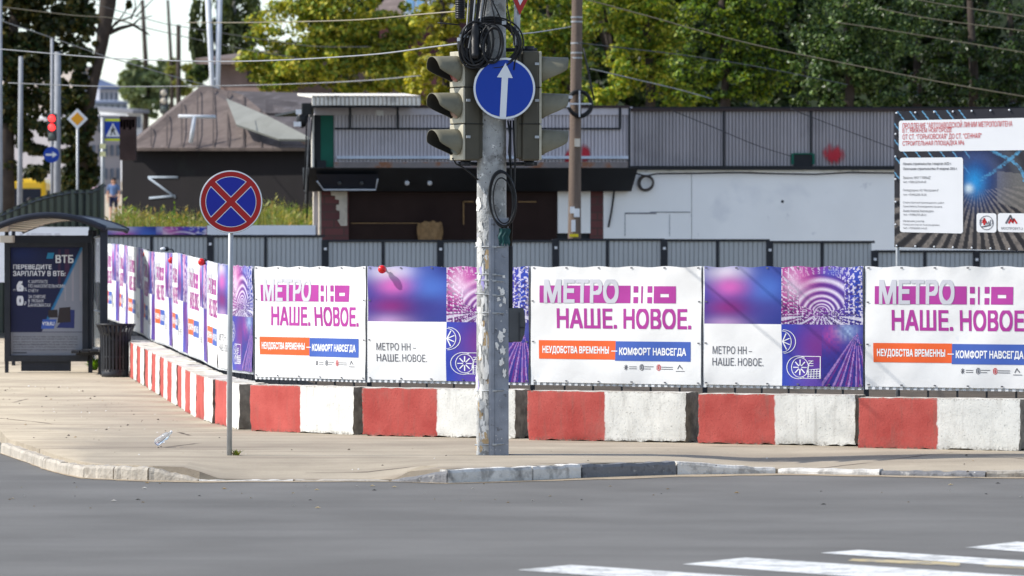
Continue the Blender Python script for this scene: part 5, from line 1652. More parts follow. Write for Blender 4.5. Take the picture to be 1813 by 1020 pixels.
# slate canopy on the left of the roof
def canopy(mb):
    n = 26
    for i in range(n):
        x0, x1 = 541 + 191 * i / n, 541 + 191 * (i + .62) / n; x2 = 541 + 191 * (i + 1) / n
        for a, c, o in ((x0, x1, .95), (x1, x2, .90)):
            A = [PV.at(a, 189, o), PV.at(c, 189, o), PV.at(c, 172, o), PV.at(a, 172, o)]
            mb.prism(A, -PV.n * .05)
            T0, T1 = PV.at(a, 162, -1.2), PV.at(c, 162, -1.2)
            mb.prism([A[3], A[2], T1, T0], Vector((0, 0, -.05)))
pvpart('slate_canopy', M['slate'], canopy)
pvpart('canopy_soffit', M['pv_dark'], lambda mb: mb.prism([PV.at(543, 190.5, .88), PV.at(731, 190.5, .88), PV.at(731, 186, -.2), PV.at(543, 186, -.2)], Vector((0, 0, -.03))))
pvpart('notice', M['white_print'], lambda mb: PV.slab(mb, 664.5, 195, 677.5, 205, .09, .10))
# awning: leaning black fascia with lamps
def awn(mb):
    f = [PV.at(537, 339, .35), PV.at(1112, 339, .35), PV.at(1112, 299, 1.0), PV.at(535, 299, 1.0)]
    b = [PV.at(537, 339, .05), PV.at(1112, 339, .05), PV.at(1112, 297, .05), PV.at(535, 297, .05)]
    mb.add(f + b, [(0, 1, 2, 3), (3, 2, 6, 7), (4, 5, 1, 0), (1, 5, 6, 2), (4, 0, 3, 7)])
aw = pvpart('awning', M['pv_dark'], awn)
def sign(mb):
    P = [PV.at(566, 336, .42), PV.at(658, 336, .42), PV.at(658, 310, .88), PV.at(548, 310, .88)]
    mb.prism([p + PV.n * .06 for p in P], -PV.n * .04)
pvpart('sign_board', M['navy_board'], sign)
def sedge(mb):
    mb.tube([PV.at(552, 322, .78), PV.at(566, 336.5, .53), PV.at(658, 336.5, .53), PV.at(658, 318, .80)], .02, 4, smooth=False)
pvpart('sign_edge', M['pv_strip'], sedge)
for x in (712, 752):
    pvpart('round_lamp', M['pale_conc'], lambda mb: mb.lathe(PV.at(x, 325, .62), [(.055, 0), (.05, .03), (.001, .05)], 16, 0, PV.n))
for x in (592, 631):
    pvpart('round_lamp', M['box_dark'], lambda mb: mb.lathe(PV.at(x, 325, .70), [(.045, 0), (.04, .03), (.001, .05)], 16, 0, PV.n))
# ground floor
pvpart('brick_pier', M['brick'], lambda mb: PV.slab(mb, 567, 335, 616, 470, -.5, .10))
pvpart('brick_pier', M['brick'], lambda mb: PV.slab(mb, 1044, 333, 1068, 470, -.1, .04))
pvpart('pier_plaster', M['plaster'], lambda mb: PV.poly(mb, [(602, 400), (613, 400), (613, 339), (584, 339), (585, 346), (592, 347), (592, 353), (599, 354), (599, 362), (594, 363), (594, 372), (600, 374), (600, 388), (596, 390)], .1, .13))
pvpart('sunlit_pier_return', M['plaster'], lambda mb: mb.prism([PV.at(563.5, 470, .1) - PV.n * .9, PV.at(564, 470, .1), PV.at(564, 339, .1), PV.at(563.5, 339, .1) - PV.n * .9], PV.t * .04))  # cream in place of brick paints the sunlit side of the pier
def shut(mb):
    y = 337; 
    while y < 470:
        mb.prism([PV.at(614, y + 4.4, .0), PV.at(986, y + 4.4, .0), PV.at(986, y, .035), PV.at(614, y, .035)], -PV.n * .03); y += 4.6
pvpart('shutter', M['pv_brown'], shut)
pvpart('shutter_backing', M['pv_dark'], lambda mb: PV.slab(mb, 614, 335, 1046, 470, -.2, -.03))
pvpart('shutter_edge', M['straw'], lambda mb: (PV.slab(mb, 621, 394.5, 742, 396, .03, .06), PV.slab(mb, 819, 356, 821, 398, .03, .06), PV.slab(mb, 819, 356, 838, 358.5, .03, .06), PV.slab(mb, 917, 356.5, 949, 358.5, .03, .06)))
pvpart('door_panel', M['pv_white'], lambda mb: PV.slab(mb, 987, 332, 1044.5, 413, -.02, .05))
def wht(mb):
    PV.slab(mb, 1067.5, 322, 1113, 470, -.02, .06); PV.slab(mb, 1113, 304.5, 1223, 470, -.02, .06); PV.slab(mb, 1224, 304.5, 1960, 470, -.02, .075)
pvpart('white_wall', M['pv_white'], wht)
pvpart('wall_seam', mat('grimy_seam', C8(120, 122, 128), .8, .3, 8), lambda mb: (PV.slab(mb, 1105, 376.5, 1161, 379, .06, .07), PV.slab(mb, 1150, 375, 1221, 376.5, .06, .07), PV.slab(mb, 1105, 379, 1106, 418, .06, .066), PV.slab(mb, 1184, 380, 1184.8, 418, .06, .066)))
pvpart('wall_pipe', M['pv_dark'], lambda mb: mb.tube([PV.at(1087, 322, .12), PV.at(1085, 345, .1), PV.at(1081, 375, .1), PV.at(1076, 402, .08)], .02, 6))
pvpart('wall_cable', M['rubber'], lambda mb: mb.tube([PV.at(x, y, .16) for x, y in ((1113, 317), (1122, 307), (1140, 312), (1160, 308), (1220, 307.5), (1300, 306), (1380, 308), (1440, 309), (1500, 306), (1590, 307))], .018, 5))
pvpart('wall_hole', M['pv_dark'], lambda mb: mb.lathe(PV.at(1384, 357, .07), [(.035, 0), (.03, .012), (.001, .012)], 12, 0, PV.n))
pvpart('vent_frame', M['pv_green'], lambda mb: (PV.slab(mb, 1400, 272, 1404, 291, .02, .08), PV.slab(mb, 1437, 272, 1441, 291, .02, .08), PV.slab(mb, 1404, 271, 1437, 273.5, .02, .08)))
pvpart('vent', M['pv_dark'], lambda mb: PV.slab(mb, 1404, 273, 1437, 298, .02, .055))
def spray(x0, y0, x1, y1):
    mb = MB()
    mb.grid(lambda u, v: PV.at(x0 + (x1 - x0) * u, y0 + (y1 - y0) * v, .068), 20, 20, 0, lambda U, V: np.repeat((1.02 - np.hypot((U - .5) * 1.9, (V - .62) * 1.7))[..., None], 3, -1).clip(0, 1))
    mb.build('red_spray', M['red_spray'], pv, world=True)
M['red_spray'] = spray_mat('red_spray', C8(186, 36, 52))
spray(1446, 245, 1506, 294); spray(994, 252, 1014, 298); spray(1022, 246, 1048, 290)
pvpart('roof', M['pv_dark'], lambda mb: mb.prism([PV.at(553, 193, -.1), PV.at(1960, 193, -.1), PV.at(1960, 193, -.1) - PV.n * 5.5, PV.at(553, 193, -.1) - PV.n * 5.5], Vector((0, 0, .05))))
# sack against the shutter
sk = PV.at(760, 470, .35); sk.z = gz(sk.x, sk.y)
s_ = thing('straw_sack', 'brown straw sack hanging in front of the brown shutters above the fence', 'sack', sk)
mb = MB(); mb.grid(lambda u, v: PV.at(738 + 43 * u + 2 * math.sin(9 * v) * (1 if u > .5 else -1), 395 + 75 * v + 3 * math.sin(u * 3.14) * -1 + 1.5 * math.sin(u * 19), .12 + .18 * math.sin(3.14 * u) ** .5 + .02 * math.sin(17 * u + 9 * v)), 16, 20); mb.build('sack', M['straw'], s_, world=True)
# coil of cable on the white wall
loops('cable_coil', 'grey brown cable coil hanging on the white pavilion wall', PV.at(1141, 325, .14), [(0, 0, .165, .16, .1, 0), (.02, .01, .15, .165, 0, .02), (-.01, .02, .16, .15, .2, -.02), (.015, 0, .14, .15, .3, .01)], mat('worn_cable', C8(86, 80, 76), .7, .2), .016)
# alarm bundle at the left end of the pavilion
hb = PV.at(536, 205, .6)
hg = thing('cable_bundle', 'dark bundle of meters and cables hanging at the left corner of the pavilion', 'cable bundle', hb)
mb = MB(); mb.box((0, 0, .1), (.22, .18, .3)); mb.sphere((-.1, -.02, -.1), .13, 10, 0, (1, .8, 1.4)); mb.build('meter_box', M['rubber'], hg, bevel=.02)
mb = MB(); mb.box((-.17, -.12, .06), (.12, .05, .1)); mb.build('insulator', M['white_print'], hg)
mb = MB(); mb.box((-.2, -.1, -.2), (.16, .05, .1)); mb.build('insulator', M['white_print'], hg)
for k in range(3):
    mb = MB(); mb.tube([(.0 + .06 * k, -.1, .0), (.04 * k - .02, -.1, -.8), (.03 * k - .06, -.08, -1.6 - .3 * k)], .018, 5); mb.build('lead', M['bark_pale'] if k == 1 else M['rubber'], hg)

# ------------------------------------------------------------------ wooden pole behind the grey fence
WD = 107.2
wp = W(1017, 420, WD); wp.z = gz(wp.x, wp.y)
wpo = thing('wooden_pole', 'weathered wooden utility pole standing between the grey fence and the pavilion', 'pole', wp)
def WL(x, y, d=0):
    p = W(x, y, WD); p.y -= d; return p - wp
mb = MB(); mb.tube([(0, 0, -.3), WL(1017, 418), WL(1018.5, 250), WL(1022, 0), WL(1024.5, -160)], [.142, .138, .125, .113, .105], 14); mb.build('shaft', M['wood_pole'], wpo)
for y in (32, 40, 78, 95, 104):
    mb = MB(); p = WL(1021, y); mb.lathe((p.x, p.y, p.z), [(.122, 0), (.122, .03)], 14, cap=False); mb.build('wire_band', M['galv'], wpo)
mb = MB(); p = WL(1022, 253, .13); mb.box(p, (.12, .08, .17)); mb.build('meter_box', M['cream'], wpo)
mb = MB(); p = WL(1021, 377, .16); mb.box(p, (.12, .03, .18)); p = WL(1013, 372, .15); mb.box(p, (.1, .03, .14)); p = WL(1015, 400, .15); mb.box(p, (.09, .03, .25)); mb.build('notices', M['white_print'], wpo)
mb = MB(); p = WL(1016, 417, .16); mb.box(p, (.19, .03, .06)); mb.build('yellow_tag', mat('yellow_plate', C8(220, 200, 40), .6, .1), wpo)
loops('cable_coil', 'black cable coil strapped to a white cross on the wooden pole', W(1026, 184, WD - .2), [(0, 0, .25, .27, 0, 0), (.01, -.02, .24, .26, .1, .02), (-.01, .02, .25, .26, .2, -.02), (0, 0, .23, .25, .3, 0), (.02, .0, .24, .27, .5, -.03), (0, .01, .22, .26, .4, .03)], M['rubber'], .024,
      ties=[(0, -.06, 0, .03, .55, M['pale_conc']), (0, -.05, 0, .5, .03, M['pale_conc']), (-.2, -.06, .14, .1, .06, M['pale_conc']), (-.24, -.06, -.02, .08, .1, M['pale_conc'])])
mb = MB(); mb.tube([W(1033, 85, WD - .1) - wp, W(1038, 110, WD - .1) - wp, W(1046, 150, WD - .1) - wp, W(1052, 178, WD - .1) - wp], .02, 6); mb.build('lead', M['rubber'], wpo)

# ------------------------------------------------------------------ house on the left
HP = Plane(215, 131, 560, 127)
hb_ = HP.at(390, 400); hb_.z = gz(hb_.x, hb_.y)
hs = thing('house', 'old dark walled house with a weathered grey hipped roof behind the weeds at left', 'house', hb_)
M['h_wall'] = mat('dark_boards', C8(17, 12, 15), .8, .3, 2, spots=[(1.5, .58, .7, C8(28, 32, 30), .5)], streak=.3)
M['h_roof'] = mat('weathered_roofing', C8(104, 93, 88), .95, .2, 1.2, spots=[(2.2, .52, .66, C8(82, 72, 70), .7), (5, .62, .72, C8(136, 126, 118), .6), (.8, .56, .66, C8(72, 64, 63), .6)], streak=.5)
M['h_roof2'] = mat('dark_slate_roof', C8(84, 79, 80), .95, .2, 1.5, spots=[(3, .55, .68, C8(118, 114, 116), .6)])
M['h_light'] = mat('pale_roofing', C8(126, 127, 121), .9, .12, 2)
def hpart(name, m, f):
    mb = MB(); f(mb); return mb.build(name, m, hs, world=True)
hpart('wall', M['h_wall'], lambda mb: HP.slab(mb, 216, 258, 566, 440, -7, 0))
def hquad(mb, pts, th=.08):
    P = [W(*p) for p in pts]
    nrm = (P[1] - P[0]).cross(P[2] - P[0]).normalized()
    mb.prism(P, -nrm * th)
def hroof(mb):
    hquad(mb, [(226, 262, 130.2), (545, 262, 126.6), (430, 168, 133), (360, 150, 133.5)])
    hquad(mb, [(226, 262, 130.2), (360, 150, 133.5), (330, 170, 141), (222, 258, 139)])
rp = hpart('roof', M['h_roof'], hroof)
hpart('roof_plane', M['h_light'], lambda mb: hquad(mb, [(493, 246, 126.6), (556, 247, 125.9), (476, 206, 127.9), (400, 174, 131.6), (418, 220, 128.3)], .06))
hpart('rear_roof', M['h_roof2'], lambda mb: (hquad(mb, [(430, 246, 133.5), (590, 246, 132), (560, 165, 138), (385, 160, 138.5)]), hquad(mb, [(470, 200, 132), (545, 200, 131.4), (545, 182, 132.5), (470, 176, 132.5)])))
hpart('eave', M['h_wall'], lambda mb: (HP.slab(mb, 222, 257, 556, 263.5, -.2, .25)))
# seams in the roofing felt
def seams(mb):
    A, B = Vector((226, 262, 130.2)), Vector((545, 262, 126.6)); Cc, Dd = Vector((430, 168, 133)), Vector((360, 150, 133.5))
    for x in (268, 296, 322, 350, 378, 404, 432, 462, 496):
        t = (x - 226) / 319; a = A.lerp(B, t)
        if x < 360: q = A.lerp(Dd, (x - 226) / 134)
        elif x < 430: q = Dd.lerp(Cc, (x - 360) / 70)
        else: q = Cc.lerp(B, (x - 430) / 115)
        p0, p1 = W(*a), W(q.x, q.y, q.z).lerp(W(*a), .03)
        up_ = Vector((0, -.03, .04)); d = Vector((.022, 0, 0))
        mb.add([p0 - d + up_, p0 + d + up_, p1 + d + up_, p1 - d + up_], [(0, 1, 2, 3)])
hpart('roof_seams', mat('felt_seam', C8(82, 73, 70), .95, .2, 3), seams)
ch = hpart('chimney', mat('sooty_brick', C8(64, 50, 48), .95, .25, 3), lambda mb: mb.box(W(227, 245, 128) , (.4, .4, 1.1)))
mb = MB()
for k in range(5): mb.box(W(216 + 5.2 * k, 219 + 2 * (k % 2), 128) , (.06, .4, .2 + .05 * (k % 2)))
mb.build('chimney_crown', mat('broken_brick', C8(128, 104, 90), .95, .2, 6), hs, world=True)
def zstroke(mb):
    for a, b in (((263, 314), (316, 314)), ((264, 315), (312, 350)), ((265, 351), (311, 347))):
        p, q = HP.at(*a, .02), HP.at(*b, .02)
        mb.tube([p, q], .032, 6, flat=.3)
hpart('graffiti', mat('pale_spray', C8(150, 160, 170), .8, .2, 6), zstroke)
# white T shaped mast on the roof
tm = W(338, 253, 128.8)
t_ = thing('roof_mast', 'white T shaped mast fixed on the grey roof of the old house', 'mast', tm)
mb = MB(); mb.tube([Vector((0, 0, 0)), W(344, 207, 128.8) - tm], .055, 8); mb.build('upright', M['pale_conc'], t_)
mb = MB(); mb.tube([W(316, 206, 128.8) - tm, W(382, 207, 128.8) - tm], .045, 8); mb.build('crossbar', M['pale_conc'], t_)

# tall weeds in front of the house
rn = random.Random(12); mb = MB()
wc = [C8(150, 152, 76), C8(176, 168, 104), C8(120, 140, 52), C8(186, 178, 110), C8(100, 124, 48)]
for k in range(5200):
    px = rn.uniform(205, 566); D_ = rn.uniform(112, 125)
    pl = 400; p = W(px, 400, D_); p.z = gz(p.x, p.y) - .1
    top = CH + (HY - (389 - 8 * math.sin(px * .05) * math.sin(px * .021) - (14 if px > 470 else 0) - 22 * sm(0, 1, rn.random() ** 4) + rn.uniform(-9, 9))) * D_ / F
    h = max(.3, top - p.z)
    lean = Vector((rn.uniform(-.25, .25), rn.uniform(-.2, .2), 0)); w = rn.uniform(.012, .03)
    mb.col = tuple(c * rn.uniform(.6, .95) for c in rn.choice(wc))
    a = rn.uniform(0, 3.14); d = Vector((math.cos(a) * w, math.sin(a) * w, 0)); m1 = p + Vector((0, 0, h * .6)) + lean * .4; t = p + Vector((0, 0, h)) + lean
    mb.add([p - d, p + d, m1 + d, m1 - d, t], [(0, 1, 2, 3), (3, 2, 4)])
    if rn.random() < .5:
        for q in range(3):
            c = m1.lerp(t, rn.random()); e = Vector((rn.uniform(-.14, .14), rn.uniform(-.1, .1), rn.uniform(.02, .14)))
            mb.add([c, c + e * .5 + d * 1.4, c + e, c + e * .5 - d * 1.4], [(0, 1, 2, 3)])
g = mb.build('weeds', M['leaf']); tag(g, 'tall dry yellow green weeds in front of the dark house', None, None, 'stuff')

# ------------------------------------------------------------------ trees
def tree(label, base, clumps, leaf, cols, seed, trunk=None, limbs=(), group=None, gloss=False, name='tree', bark='bark', trunk_r=.2, droop=0.0, sub=.34):
    """base: (column, D). clumps: (column, row, rx, rz, leaves [, dD, dry]) in photo pixels"""
    rn = random.Random(seed); px, D_ = base
    b = W(px, 300, D_); b.z = gz(b.x, b.y) - .2
    root = thing(name, label, 'tree', b, group)
    k_ = D_ / F
    mb = MB()
    for cl in clumps:
        cx_, cy_, rx, ry, n = cl[:5]; dD = cl[5] if len(cl) > 5 else 0; rd = cl[6] if len(cl) > 6 else rx
        c = W(cx_, cy_, D_); c.y += dD
        ns = max(3, n // 80)
        subs = []
        for i in range(ns):
            while True:
                v = Vector((rn.uniform(-1, 1), rn.uniform(-1, 1), rn.uniform(-1, 1)))
                if .05 < v.length < 1: break
            v = v.normalized() * (v.length ** .45)
            subs.append((Vector((v.x * rx * k_, v.y * rd * k_, v.z * ry * k_)), rn.uniform(.55, 1.35), rn.uniform(.72, 1.25)))
        for i in range(n):
            s, sr, tone = rn.choice(subs)
            r = sub * min(rx, ry) * k_ * sr * 1.15
            v = Vector((rn.gauss(0, 1), rn.gauss(0, 1), rn.gauss(0, 1)))
            if v.length < .05: v = Vector((0, 0, 1))
            v.normalize()
            p = c + s + Vector((v.x * 1.15, v.y, v.z * .8)) * r * (rn.uniform(.35, 1.1) ** .6)
            if droop: p.z -= abs(rn.gauss(0, droop))
            l = leaf * rn.uniform(.6, 1.35)
            nrm = v * .75 + Vector((rn.gauss(0, .38), rn.gauss(-.05, .38), rn.gauss(.25, .38)))
            if nrm.length < .1: nrm = Vector((0, 0, 1))
            nrm.normalize(); t = nrm.orthogonal().normalized(); t = Matrix.Rotation(rn.uniform(0, 6.28), 3, nrm) @ t
            if droop: t = Vector((rn.gauss(0, .3), rn.gauss(0, .3), -1)).normalized(); 
            q = nrm.cross(t).normalized()
            base_c = rn.choice(cols); f = tone * rn.uniform(.8, 1.2)
            mb.col = (base_c[0] * f, base_c[1] * f, base_c[2] * f)
            mb.add([p - t * l * .5, p + q * l * .33 - t * .08 * l, p + t * l * .5 + nrm * l * -.12, p - q * l * .33 - t * .08 * l], [(0, 1, 2, 3)])
    mb.build('crown', M['leaf_gloss'] if gloss else M['leaf'], root, world=True)
    tp = trunk or [(px, 300), (px + 5, 150), (px - 3, 0)]
    pts = [Vector((b.x, b.y, b.z - .2))] + [W(x, y, D_) for x, y in tp]
    mb = MB(); mb.tube(pts, trunk_r if isinstance(trunk_r, list) else [trunk_r * (1 - .6 * i / (len(pts) - 1)) for i in range(len(pts))], 9); tr = mb.build('trunk', M[bark], root, world=True)
    for lm in limbs:
        mb = MB(); P = [W(x, y, D_) for x, y in lm[:-1]]; mb.tube(P, [lm[-1] * (1 - .7 * i / (len(P) - 1)) for i in range(len(P))], 7); mb.build('limb', M[bark], root, world=True)
    return root
YG = [C8(168, 170, 56), C8(182, 176, 62), C8(128, 144, 48), C8(176, 166, 68), C8(106, 126, 44), C8(86, 108, 40)]
MG = [C8(94, 122, 36), C8(118, 142, 42), C8(140, 152, 44), C8(70, 96, 30)]
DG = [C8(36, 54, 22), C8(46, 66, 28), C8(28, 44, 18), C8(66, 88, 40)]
GG = [C8(52, 76, 32), C8(70, 94, 44), C8(36, 58, 24), C8(90, 112, 60), C8(120, 140, 84), C8(44, 66, 28)]  # palest greens put in to imitate glints on the leaves
OD = [C8(54, 60, 30), C8(70, 72, 34), C8(42, 50, 26), C8(90, 82, 38)]
gt = 'trees behind the pavilion'
tree('yellow green tree behind the slate canopy of the pavilion', (590, 148), [(600, 20, 75, 55, 3639), (520, 50, 70, 50, 3220), (660, 75, 60, 45, 2800), (560, 105, 80, 40, 3360), (500, 130, 55, 30, 2100), (640, 128, 75, 34, 2800), (700, 40, 45, 40, 1540), (590, -60, 110, 60, 3360), (690, 120, 45, 40, 1680), (455, 100, 30, 45, 1400)], .14, YG, 1, group=gt)
tree('bright yellow tree left of the traffic light pole', (785, 142), [(785, 30, 55, 32, 2380), (810, 70, 45, 30, 1819), (760, 100, 38, 30, 1260), (770, 150, 45, 34, 1959), (820, 140, 40, 45, 1680), (790, -40, 80, 45, 1959), (800, 185, 50, 22, 1260)], .13, [C8(168, 162, 40), C8(150, 152, 40), C8(182, 170, 56), C8(126, 134, 42)], 2, group=gt)
tree('yellow green maple between the traffic light and the wooden pole', (975, 138), [(960, 40, 70, 50, 3500), (940, 110, 60, 45, 2520), (1000, 90, 60, 60, 2800), (970, 160, 60, 40, 2380), (990, -30, 90, 50, 2380)], .12, YG[1:] + MG, 3, group=gt, limbs=[[(1052, 20), (1072, 70), (1086, 130), (1090, 190), .16], [(975, 120), (1010, 160), (1022, 200), .1]])
tree('mid green maple just right of the wooden pole', (1120, 134), [(1090, 20, 60, 45, 2850), (1150, 60, 60, 45, 3000), (1130, 110, 55, 38, 2550), (1160, 30, 60, 50, 2400), (1080, 160, 40, 34, 1650), (1190, 150, 50, 40, 1950), (1120, -50, 110, 50, 3000)], .115, MG + YG[:2], 4, group=gt, trunk=[(1150, 250), (1152, 140), (1140, 0)], limbs=[[(1062, 15), (1075, 60), (1085, 110), .15], [(1078, 60), (1090, 130), .1]])
tree('green maple with sunlit yellow sprays above the ribbed wall', (1280, 131), [(1260, 30, 60, 45, 2850), (1320, 70, 55, 45, 2700), (1240, 110, 50, 40, 2250), (1300, 140, 60, 35, 2550), (1240, 175, 45, 18, 1200), (1360, 130, 50, 45, 2100), (1340, 10, 60, 40, 2250), (1290, -60, 110, 45, 2700)], .115, MG + DG[:2], 5, group=gt)
tree('dark leafy tree with glossy leaves left of the billboard', (1500, 128), [(1480, 50, 65, 55, 4050), (1560, 70, 60, 50, 3105), (1440, 120, 36, 40, 1755), (1500, 130, 65, 40, 3240), (1450, 175, 50, 18, 1620), (1550, 160, 55, 32, 2025), (1500, -30, 110, 45, 2970), (1610, 40, 40, 45, 1215)], .105, GG, 6, group=gt, gloss=True)
tree('very dark tree above the billboard at the right edge', (1720, 130), [(1680, 90, 60, 40, 1280), (1750, 130, 60, 40, 1440), (1640, 150, 40, 40, 960), (1790, 60, 50, 60, 1280), (1700, 20, 90, 40, 1440), (1720, 170, 80, 22, 1440), (1800, 160, 40, 30, 960), (1740, -60, 120, 45, 1920)], .11, DG, 7, group=gt, gloss=True)
for i, (x, D_, lb, cl) in enumerate([(700, 166, 'backdrop crown coloured dark as shade behind the yellow tree', DG), (880, 165, 'dark crown behind the traffic light pole', DG), (1060, 156, 'shadowy tree behind the wooden pole', DG), (1230, 154, 'shadowy tree behind the green maple', DG), (1420, 150, 'shadowy tree between the two maples on the right', DG), (1620, 148, 'shadowy tree behind the glossy leaved tree', DG), (1790, 146, 'shadowy tree at the far right edge', DG)]):
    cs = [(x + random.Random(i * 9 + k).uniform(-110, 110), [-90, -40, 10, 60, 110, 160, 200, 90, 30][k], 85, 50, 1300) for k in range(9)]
    tree(lb, (x, D_), cs, .26, [tuple(c * .7 for c in q) for q in cl], 30 + i, group=gt)  # leaf colours darkened to paint the shade deep in the wood
# left side of the street
gs_ = 'trees along the street at left'
tree('big dark tree at the left edge behind the poles', (10, 150), [(20, 30, 60, 60, 2300), (90, 20, 60, 50, 2100), (40, 110, 55, 50, 2000), (110, 80, 45, 50, 1500), (20, 190, 50, 40, 1300), (80, 150, 45, 40, 1100), (130, 40, 40, 40, 900), (60, -60, 110, 50, 2000), (70, 230, 45, 45, 900), (-30, 80, 60, 110, 1500), (60, 290, 40, 40, 600), (25, 250, 30, 60, 600)], .2, OD + DG[:1], 50, group=gs_, trunk=[(10, 350), (12, 250), (20, 100), (30, -30)], trunk_r=.32)
tree('leaning tree with a bare branch over the street at left', (140, 158), [(128, 190, 32, 55, 1100), (125, 270, 26, 55, 2200), (140, 210, 26, 60, 2600), (150, 300, 22, 40, 1500), (128, 150, 22, 44, 1500), (118, 210, 16, 60, 1300), (130, 320, 26, 26, 1100), (160, 60, 26, 40, 450), (145, 120, 24, 40, 500), (200, -40, 60, 40, 700), (226, 22, 6, 24, 120)], .2, OD + DG[:2], 51, group=gs_, trunk=[(142, 330), (150, 230), (165, 150), (180, 80), (190, 10), (198, -60)], trunk_r=[.2, .19, .17, .16, .19, .26, .24],
     limbs=[[(172, 100), (190, 60), (212, 50), (236, 44), (262, 60), .10], [(190, 62), (205, 40), (232, 30), (250, 4), .05], [(236, 44), (246, 34), (270, 28), .035], [(232, 34), (240, 12), (238, -10), .03], [(252, 52), (266, 64), .03], [(205, 45), (222, 20), (228, -10), .03], [(240, 30), (262, 8), (275, -5), .025], [(176, 60), (150, 30), (140, 0), .07]])
tree('weeping birch with drooping dark foliage right of the open sky', (405, 178), [(352, 40, 14, 45, 600), (365, 75, 16, 40, 600), (400, 20, 26, 50, 900), (425, 60, 22, 50, 900), (345, 95, 12, 24, 300), (440, 20, 26, 50, 800), (395, 70, 18, 45, 600), (410, -50, 60, 40, 1000), (375, 110, 20, 22, 400), (360, 10, 14, 30, 350)], .2, [C8(72, 84, 46), C8(88, 98, 60), C8(56, 68, 38)], 52, group=gs_, trunk=[(412, 160), (414, 60), (416, -60)], bark='bark_pale', trunk_r=.16, droop=.35)
tree('dark shrub in front of the brown house at left', (372, 170), [(365, 128, 25, 16, 600), (340, 135, 20, 14, 400), (390, 120, 20, 16, 350)], .16, DG + MG[:1], 53, group=gs_)
tree('distant round green tree under the open sky', (255, 330), [(245, 130, 34, 22, 1600), (285, 150, 26, 30, 1300), (255, 165, 40, 26, 1500), (235, 150, 24, 26, 900), (290, 125, 14, 16, 400), (320, 140, 20, 16, 500), (270, 190, 36, 16, 800)], .42, [C8(112, 126, 86), C8(126, 138, 94), C8(100, 116, 82)], 54, group='distant trees', trunk_r=.3)  # greens paled to imitate distance haze
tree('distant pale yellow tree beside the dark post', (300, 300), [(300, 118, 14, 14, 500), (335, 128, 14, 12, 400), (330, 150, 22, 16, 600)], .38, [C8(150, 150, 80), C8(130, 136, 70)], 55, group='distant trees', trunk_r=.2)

# ------------------------------------------------------------------ added sky-blocking slope, buildings behind
mb = MB()
def backdrop_hill(u, v):
    x = -4.5 + 46 * u; y = 172 + 60 * v
    return Vector((x, y, gz(x, y) + 15 * sm(0, .6, v) * (.92 + .05 * math.sin(x * .21) + .02 * math.sin(x * .5)) * sm(-.02, .12, u)))
mb.grid(lambda u, v: backdrop_hill(u, 1 - v), 60, 24)
M['backdrop_hill'] = ground_mat('backdrop_slope', C8(40, 52, 26), C8(28, 36, 20), 1.5, C8(60, 74, 36), .95, .9)  # added dark slope that keeps bright sky out of the tree gaps
tag(mb.build('backdrop_hill', M['backdrop_hill']), kind='structure')
# brown house between birch and yellow tree
b2 = W(435, 330, 152); b2.z = gz(b2.x, b2.y)
h2 = thing('house', 'brown house with a low grey roof between the birch and the yellow tree', 'house', b2)
A2 = Plane(372, 152, 510, 150)
M['h2_wall'] = mat('brown_plaster', C8(118, 100, 94), .9, .15, 2)
M['h2_roof'] = mat('grey_brown_roof', C8(110, 98, 94), .95, .2, 1.5, spots=[(3, .55, .68, C8(140, 126, 118), .6)])
mb = MB(); A2.slab(mb, 383, 106, 505, 330, -6, 0); mb.build('wall', M['h2_wall'], h2, world=True)
mb = MB()
P = [A2.at(366, 104, .5), A2.at(512, 104, .5), A2.at(505, 84, -2.5), A2.at(374, 84, -2.5)]
mb.prism(P, Vector((0, 0, -.18))); mb.prism([P[3], P[2], A2.at(512, 104, -6.5), A2.at(366, 104, -6.5)], Vector((0, 0, -.18))); mb.build('roof', M['h2_roof'], h2, world=True)
mb = MB(); mb.prism([A2.at(372, 108, .3), A2.at(508, 108, .3), A2.at(508, 116, -.02), A2.at(372, 116, -.02)], -A2.n * .1); mb.build('painted_eave_shade', M['h_wall'], h2, world=True)  # dark sloping sheet paints the shade under the eave
for x in (446, 480):
    mb = MB(); A2.slab(mb, x - 6, 118, x + 6, 145, 0, .05); w = mb.build('window', M['h_wall'], h2, world=True)
    mb = MB(); A2.slab(mb, x - 4, 120, x + 4, 143, .05, .06); mb.build('pane', M['navy_board'], w); 
    w2 = [c for c in COL.objects if c.parent == w][0]
    w2.location = (-b2.x, -b2.y, -b2.z)
# dark red house with the white dormer window up the slope
b3 = W(725, 300, 160); b3.z = gz(b3.x, b3.y)
h3 = thing('house', 'dark red house with a white framed window high behind the yellow trees', 'house', b3)
A3 = Plane(660, 160, 800, 159)
mb = MB(); A3.slab(mb, 672, 30, 772, 330, -6, 0); mb.build('wall', mat('dark_red_wall', C8(78, 44, 48), .9, .2, 2), h3, world=True)
mb = MB(); A3.slab(mb, 722, -40, 766, 33, -2, .3); f = mb.build('window', mat('white_frame', C8(214, 222, 232), .6, .05), h3, world=True)
for x in (733, 752):
    mb = MB(); A3.slab(mb, x - 6.5, -28, x + 6.5, 21, .3, .34); p = mb.build('pane', mat('blue_pane', C8(120, 165, 205), .15, .1, 2), f); p.location = (-b3.x, -b3.y, -b3.z)
mb = MB(); mb.prism([A3.at(664, 30, .5), A3.at(720, 30, .5), A3.at(720, -60, -3), A3.at(664, -60, -3)], Vector((0, 0, -.15))); mb.prism([A3.at(768, 30, .5), A3.at(782, 30, .5), A3.at(782, -60, -3), A3.at(768, -60, -3)], Vector((0, 0, -.15))); mb.build('roof', M['h2_roof'], h3, world=True)
